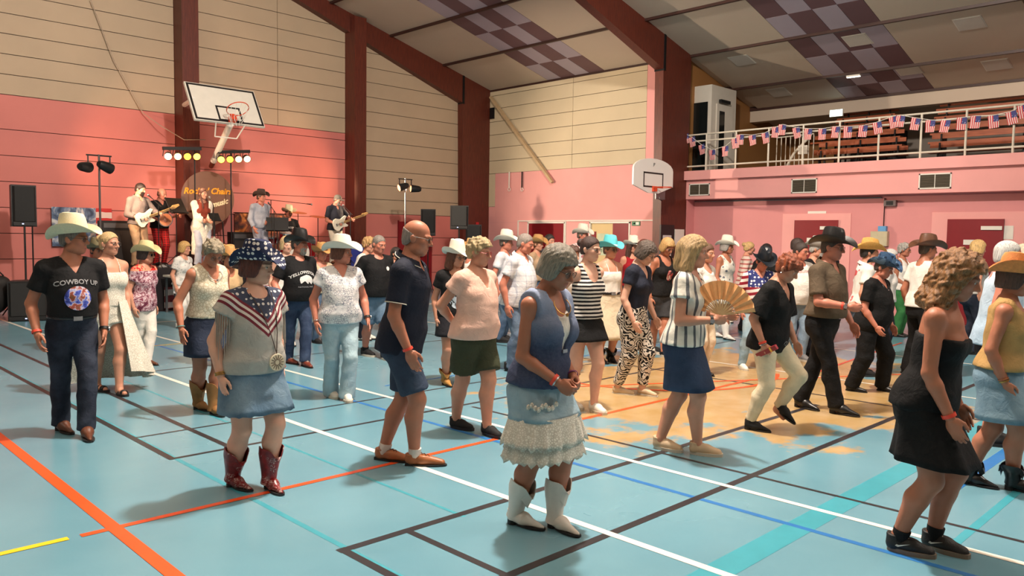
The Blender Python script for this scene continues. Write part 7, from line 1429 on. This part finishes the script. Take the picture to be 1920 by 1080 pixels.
# exit signs
p = onU(1568, 212, 20.4); o = empty('exit_sign', (20.42, p.y, p.z)); setp(o, 'glowing pale exit sign hanging under the balcony beam', 'sign'); MB().box((-.03, -.17, -.09), (.03, .17, .09)).build('housing', M_WHITE, o); MB().box((-.036, -.16, -.08), (-.03, .16, .08)).build('face', mat('glowing_exit_face', (220, 250, 245), .4, var=0, emit=(215, 250, 245), estr=4.), o); MB().box((-.02, -.02, .09), (.02, .02, 4.95-p.z)).build('hanger', M_WHITE, o)
p = onU(1191, 419, 16.95); o = empty('exit_sign', (16.985, p.y, p.z)); setp(o, 'small green and white exit sign above the pink wall doors', 'sign'); MB().box((-.01, -.13, -.055), (.012, .13, .055)).build('plate', mat('exit_green', (40, 120, 84), .4), o); MB().box((-.013, -.10, -.035), (-.010, .0, .035)).build('running_man', M_WHITE, o); MB().add([(-.012, .02, .025), (-.012, .10, 0), (-.012, .02, -.025)], [(0,1,2),(2,1,0)]).build('arrow', M_WHITE, o)
# electrical box, conduit, speaker cube, notices
p = onU(1650, 448, 17.3); o = empty('electrical_cabinet', (17.34, p.y, p.z)); setp(o, 'beige electrical cabinet with a blue box on top on the pink wall', 'cabinet'); MB().box((-.12, -.17, -.15), (0, .17, .16)).build('cabinet_box', mat('beige_enamel', (186, 176, 146), .5), o); MB().box((-.125, -.15, -.13), (-.12, .15, .14)).build('cabinet_door', mat('beige_enamel_door', (192, 182, 152), .5), o); MB().box((-.10, -.13, .16), (0, .03, .27)).build('blue_box', mat('sky_blue_plastic', (96, 156, 206), .5), o); MB().add([(-.127, .0, -.09), (-.127, .06, -.09), (-.127, .03, -.04)], [(0,1,2),(2,1,0)]).build('warning_triangle', mat('warning_yellow', (226, 186, 40), .5), o); MB().tube([(-.01, -.05, .27), (-.01, -.05, 2.56-p.z)], .010, 6).build('cable', M_DMET, o)
o = MB().tube([(17.33, 11.0, 2.58), (17.33, 6.44, 2.57)], .018, 6).build('conduit_pipe', M_METAL); setp(o, 'thin grey conduit pipe running under the balcony', 'pipe')
p = onU(1670, 381, 17.3); o = empty('wall_speaker', (17.34, p.y, p.z)); setp(o, 'small grey box loudspeaker under the balcony', 'loudspeaker'); MB().box((-.10, -.12, -.06), (0, .12, .06)).build('case', mat('grey_plastic', (110, 96, 94), .6), o); MB().box((-.105, -.07, -.04), (-.10, .07, .04)).build('front', M_BLACK, o)
p = onU(1530, 400, 17.3); o = MB().box((-.004, -.21, -.05), (0, .21, .05)).build('paper_notice', M_WHITE, None, loc=(17.346, p.y, p.z)); setp(o, 'white paper strip above the left red door under the balcony', 'notice')
p = onU(1889, 436, 17.3); o = MB().box((-.004, -.09, -.13), (0, .09, .13)).build('paper_notice', M_WHITE, None, loc=(17.331, p.y, p.z)); setp(o, 'white paper sheet beside the right red door', 'notice')
nb = empty('notice_board', (16.14, 11.02, 0)); setp(nb, 'tall black board with a white sheet leaning on the wooden column', 'board'); MB().box((-.28, -.04, 0), (.28, .0, 1.97)).build('board', M_BLACK, nb); MB().box((-.20, -.045, 1.15), (.16, -.04, 1.72)).build('sheet', mat('grey_white_poster', (204, 202, 200), .5), nb)
o = MB().box((-.20, -.02, -.20), (.20, 0, .20)).build('white_panel', M_WHITE, None, loc=(16.69, 11.02, 1.67)); setp(o, 'small white panel on the wooden column beside the black board', 'panel')
# strut and gym ropes on the cream wall
a, b = onU(920, 182, 16.9), onU(1036, 342, 16.9); o = MB().bar(a, b, .07, .10, (1, 0, 0)).build('wall_strut', mat('beige_steel_strut', (188, 162, 126), .5)); setp(o, 'long beige diagonal strut across the cream side wall', 'strut')
for x, lab in ((955, 'thin white climbing strap with ring on the pink wall, left one'), (979, 'dark climbing strap with ring on the pink wall, right one')):
    a, b = onU(x, 322, 16.94), onU(x, 352, 16.94); o = empty('gym_strap', a); setp(o, lab, 'strap', 'gym straps'); MB().box((-.01, -.02, b.z-a.z), (.01, .02, 0)).build('strap', M_WHITE if x == 955 else M_BLACK, o); MB().tube([(0, .05*math.cos(t), b.z-a.z-.05+.05*math.sin(t)) for t in [2*math.pi*i/16 for i in range(17)]], .010, 6, False).build('ring', M_WHITE, o)
p = onV(896, 425, 18.25); o = empty('safety_sign', (p.x, 18.27, p.z)); setp(o, 'small red and white safety sign on the corner column', 'sign'); MB().box((-.06, 0, .0), (.06, .01, .14)).build('red_field', mat('sign_red', (190, 40, 44), .5), o); MB().box((-.06, 0, -.14), (.06, .01, -.002)).build('white_field', mat('sign_white_blue', (190, 196, 214), .5), o)
o = MB().box((-.04, -.09, -.17), (.0, .09, .17)).build('junction_box', M_DMET, None, loc=(16.99, 18.15, 5.45)); setp(o, 'dark grey junction box high on the corner column', 'box')
# ================================================================== things held or lying with the dancers
# open paper fan held by the blonde woman
R_, d_, c_ = p20['HM'][1]; hw_ = wpos(p20, c_); fan = empty('hand_fan', hw_); fan.rotation_euler = (0, 0, p20['yaw']); setp(fan, 'open golden pleated hand fan held by the blonde woman in the striped top', 'fan')
M_FAN = mat('golden_fan_paper', (240, 172, 112), .6, var=.1, scale=30); M_FANW = mat('fan_sticks_wood', (216, 178, 128), .5)
def fan_pt(a, r, dz): return Vector((.01+dz, -.02+math.cos(a)*r, .035+math.sin(a)*r))
n_ = 22
for k in range(n_):
    a0, a1 = math.radians(8+164*k/n_), math.radians(8+164*(k+1)/n_); z0, z1 = (.006, -.006) if k % 2 else (-.006, .006)
    q = MB(); P = [fan_pt(a0, .115, z0), fan_pt(a0, .255, z0*1.6), fan_pt(a1, .255, z1*1.6), fan_pt(a1, .115, z1)]; q.add(P+[p+Vector((.0015, 0, 0)) for p in P], [(0,1,2,3),(7,6,5,4),(0,4,5,1),(1,5,6,2),(2,6,7,3),(3,7,4,0)]).build('pleat', M_FAN, fan)
    q = MB().bar(fan_pt(a0, .0, 0), fan_pt(a0, .12, z0), .008, .002, (1, 0, 0)); q.build('stick', M_FANW, fan)
# red phone in the hand of the red-haired woman
R_, d_, c_ = p21['HM'][1]; hw_ = wpos(p21, c_); ph = empty('folded_fan', hw_); ph.rotation_euler = (.5, .35, p21['yaw']); setp(ph, 'closed dark red fan case in the red-haired woman\'s hand', 'fan case'); MB().box((-.012, -.10, -.02), (.012, .12, .02)).build('case', mat('dark_red_case', (140, 20, 36), .4), ph); MB().box((-.013, .05, -.021), (.013, .07, .021)).build('clasp', M_GOLD, ph)
# round white purse fan hanging on the starred-hat woman
T = p5['T']; fy = front_y(p5['topgrid'], -.055, T(0, 0, .035)[2]); cc = np.array((-.055, fy+.008, T(0, 0, .035)[2])); pu = empty('hanging_medallion'); pu.parent = p5['root']; pu.location = cc
bpy.data.objects.remove(pu)
md = MB().lathe([(.001, -.006), (.052, -.006), (.055, 0), (.052, .006), (.001, .006)], 28, Matrix.Translation(cc) @ Matrix.Rotation(math.pi/2, 4, 'X')).build('medallion', mat('cream_medallion', (206, 194, 168), .5), p5['root'], True)
for k in range(14): a = 2*math.pi*k/14; MB().bar(Vector(cc)+Vector((.015*math.cos(a), .0075, .015*math.sin(a))), Vector(cc)+Vector((.046*math.cos(a), .0075, .046*math.sin(a))), .005, .002, (0, 1, 0)).build('spoke', mat('medallion_dark_spoke', (110, 96, 80), .6), md)
cordp = []
for s, n0 in ((-1, 0), (1, 0)):
    pts = [Vector(cc)+Vector((0, .0, .055))]
    for t in (.35, .7, 1.):
        x_ = cc[0]+(s*.075-cc[0])*t; z_ = cc[2]+.055+(T(0, 0, .315)[2]-cc[2]-.055)*t; f2 = front_y(p5['topgrid'], x_, z_-.01) or T(0, .04, 0)[1]; pts.append(Vector((x_, f2+.006, z_)))
    MB().tube(pts, .003, 5).build('neck_cord', mat('dark_cord', (70, 52, 44), .6), p5['root'])
# fringe on the flag top sleeves
for s in (-1, 1):
    for k in range(13):
        a = math.radians(-80+160*k/12); e_ = p5['sh'][s]+(p5['elb'][s]-p5['sh'][s])*.30; r_ = .066*p5['h']/1.6; p = e_+np.array((s*r_*math.cos(a)*.9, r_*math.sin(a), .005)); MB().tube([p, p+np.array((s*.004, 0, -.10)), p+np.array((s*.006, .004*math.sin(k), -.24-.05*math.sin(k*2.))) ], [.004, .0035, .002], 4).build('fringe_strand', cloth((168, 160, 150)), p5['shirt'])
# lace tiers under the denim skirt
M_LACE = cloth((226, 220, 208), 'lace', (198, 190, 176), .014, .14); h = p13['h']; base_r = p13['skirt_rings'][-1]
for ti, (z0, z1, f0, f1, nm) in enumerate(((.41, .315, .99, 1.20, 'lace_tier'), (.33, .262, 1.02, 1.16, 'lace_tier'))):
    n = 96; rows_ = 7; V_ = []; cx = np.mean([p[0] for p in base_r]); cy = np.mean([p[1] for p in base_r]); ax_ = (max(p[0] for p in base_r)-min(p[0] for p in base_r))/2; by_ = (max(p[1] for p in base_r)-min(p[1] for p in base_r))/2
    for layer in (1., .985):
        for r_ in range(rows_):
            u = r_/(rows_-1); f = (f0+(f1-f0)*u)*layer
            for j in range(n): th = 2*math.pi*j/n; w_ = 1+.045*u*math.sin(17*th+ti)+.02*u*math.sin(31*th); V_.append((cx+ax_*f*w_*math.copysign(abs(math.cos(th))**.8, math.cos(th)), cy+by_*f*w_*math.copysign(abs(math.sin(th))**.8, math.sin(th)), h*(z0+(z1-z0)*u)+(.010*math.sin(24*th) if r_ == rows_-1 else 0)))
    nn = n*rows_; Fc = []
    for i in range(rows_-1):
        for j in range(n): j2 = (j+1) % n; q4 = (i*n+j2, i*n+j, (i+1)*n+j, (i+1)*n+j2); Fc.append(q4); Fc.append(tuple(nn+e for e in reversed(q4)))
    for j in range(n): j2 = (j+1) % n; e = (rows_-1)*n; Fc.append((e+j2, e+j, nn+e+j, nn+e+j2))
    link(nm, np_mesh('lace_tier', V_, Fc), M_LACE, p13['skirt'])
# embroidery on her skirt, clasp on the waistcoat, embroidery on red boots
ring9 = p13['skirt_rings'][9]
for k in range(9):
    j = 12-7+k-3; a = ring9[(j) % 48]; MB().lathe([(.001, -.004), (.017, -.003), (.012, .004), (.001, .005)], 7, Matrix.Translation((a[0]*1.01, a[1]+.008, a[2]+.012*math.sin(k*1.7)+.03)) @ Matrix.Rotation(-math.pi/2, 4, 'X')).build('embroidered_flower', M_LACE, p13['skirt'])
zc = p13['T'](0, 0, .13)[2]; fy = front_y(p13['outgrid'], 0.03, zc); MB().box((-.02, fy-.004, zc-.010), (.02, fy+.006, zc+.010)).build('clasp', M_SILV, p13['outer'])
# open lace train of the playsuit
h = p2['h']; P0 = p2['P0']; V_ = []; n = 30; rows_ = 14
for layer in (0., .006):
    for r_ in range(rows_):
        u = r_/(rows_-1); z_ = P0[2]+.07*h-(.07*h+P0[2]-.10)*u
        for j in range(n+1):
            th = math.radians(102+215*j/n); ra, rb = (.112+.15*u)*h-layer, (.090+.10*u)*h-layer; w_ = 1+.10*u*math.sin(13*th)
            V_.append((P0[0]-.0+ra*math.cos(th)*w_, P0[1]+rb*math.sin(th)*w_-.0, z_+.25*u*h*.35*max(0, math.sin(th))))
nn = (n+1)*rows_; Fc = []
for i in range(rows_-1):
    for j in range(n): q4 = (i*(n+1)+j+1, i*(n+1)+j, (i+1)*(n+1)+j, (i+1)*(n+1)+j+1); Fc.append(q4); Fc.append(tuple(nn+e for e in reversed(q4)))
link('lace_train', np_mesh('lace_train', V_, Fc), cloth((226, 220, 206), 'lace', (196, 188, 172), .018, .12), p2['root'])
# sleeve trim of the polo shirt, tick on the black trainers
for s in (-1, 1):
    sh_, el_ = p10['sh'][s], p10['elb'][s]; ax_ = (el_-sh_)/np.linalg.norm(el_-sh_); c_ = sh_+(el_-sh_)*.715; e1 = np.cross(ax_, (0, 1., 0)); e1 /= np.linalg.norm(e1); e2 = np.cross(ax_, e1); r_ = p10['h']*.0285*.885+.0295
    MB().tube([c_+(e1*math.cos(t)+e2*math.sin(t))*r_ for t in np.linspace(0, 2*math.pi, 21)], .0035, 5, False).build('sleeve_trim', mat('cream_trim', (214, 206, 190), .7), p10['shirt'])
T = p10['T']
for s in (-1, 1): MB().tube([T(.046*math.sin(t)*1.50, (-.008-.046*math.cos(t))*1.36+.004, .3525-.012*abs(t)/2.75*4.2) for t in np.linspace(.1*s, 2.7*s, 9)], .003, 5).build('collar_trim', mat('cream_trim', (214, 206, 190), .7), p10['shirt'])
for ch in [c for c in p32['root'].children if c.name.startswith('shoe')]:
    MB().add([(.0475, -.02, .045), (.0475, -.005, .040), (.0465, .06, .068), (.0475, .0, .052), (.0475, -.012, .056)], [(0,1,2,3), (0,3,4), (3,2,1,0), (4,3,0)]).build('tick_mark', M_WHITE, ch)
# ---- printed words and pictures on shirts
M_PRW = mat('white_shirt_print', (206, 206, 204), .8, var=.1); M_PRG = mat('grey_shirt_print', (150, 150, 152), .8, var=.1)
T = p1['T']; z_ = lambda f, P: P['T'](0, 0, f)[2]
drape(p1, text_mb('COWBOY UP', .052, 0, z_(.225, p1), .9, .001), 'lettering', M_PRG)
pm, nt, b_ = new_mat('picture_print'); oc = objco(nt); n1 = noise(nt, 14, 3, oc); n2_ = noise(nt, 22, 2, oc); base = ramp(nt, n1.outputs[0], [(.38, lin((30, 36, 110))), (.47, lin((70, 90, 190))), (.53, lin((196, 190, 200))), (.58, lin((150, 60, 50))), (.66, lin((120, 74, 44)))]); nt.links.new(base, b_.inputs['Base Color']); b_.inputs['Roughness'].default_value = .8
drape(p1, disc_mb(0, z_(.150, p1), .095, .095, 24, 6), 'picture_print', pm)
drape(p7, text_mb('YELLOWSTONE', .050, 0, z_(.215, p7), 2.2, .001), 'lettering', M_PRW); drape(p7, text_mb('NATIONAL PARK', .026, 0, z_(.105, p7)), 'lettering', M_PRG)
bis = MB(); pts = [(-.085, .0), (-.075, .028), (-.04, .05), (.0, .06), (.04, .045), (.075, .03), (.085, -.0), (.075, -.045), (.065, -.045), (.055, -.015), (.02, -.02), (-.01, -.05), (-.025, -.05), (-.03, -.02), (-.055, -.035), (-.07, -.06), (-.085, -.03)]
c0 = z_(.160, p7); bis.add([(0, 0, c0)]+[(x, 0, c0+z) for x, z in pts], [(0, i+1, (i+1) % len(pts)+1) for i in range(len(pts))]); drape(p7, bis, 'bison_print', M_PRW, .008)
drape(p9, disc_mb(-.075, z_(.225, p9), .028, .028, 14, 2), 'badge_print', M_PRW)
drape(p26, text_mb('BROOKLYN', .045, 0, z_(.255, p26), .6), 'lettering', mat('red_shirt_print', (176, 110, 110), .8)); drape(p12, disc_mb(0, z_(.13, p12), .09, .12, 20, 5), 'picture_print', pic_mat('white_figure_print', [(.46, lin((24, 24, 26))), (.54, lin((170, 184, 196)))], 18, 1.)); drape(p19, disc_mb(0, z_(.17, p19), .055, .075, 16, 3), 'picture_print', pic_mat('red_car_print', [(.42, lin((30, 28, 28))), (.5, lin((190, 60, 60))), (.62, lin((200, 190, 180)))], 22, 1.)); drape(b5, text_mb('CARTER', .065, 0, z_(.20, b5)), 'lettering', M_PRW)
# curl embroidery on the black blouse
crl = MB(); 
for c_x, r0 in ((-.07, .045), (.0, .03), (-.13, .025)):
    pts = [(c_x+r0*(1-.07*i)*math.cos(i*.55), z_(-.015, p21)+r0*(1-.07*i)*math.sin(i*.55)) for i in range(12)]
    for a, b in zip(pts[:-1], pts[1:]): d = Vector((b[0]-a[0], b[1]-a[1])); d = Vector((-d.y, d.x)).normalized()*.0025; crl.add([(a[0]+d.x, 0, a[1]+d.y), (a[0]-d.x, 0, a[1]-d.y), (b[0]-d.x, 0, b[1]-d.y), (b[0]+d.x, 0, b[1]+d.y)], [(0,1,2,3)])
drape(p21, crl, 'curl_embroidery', M_PRG, .008)
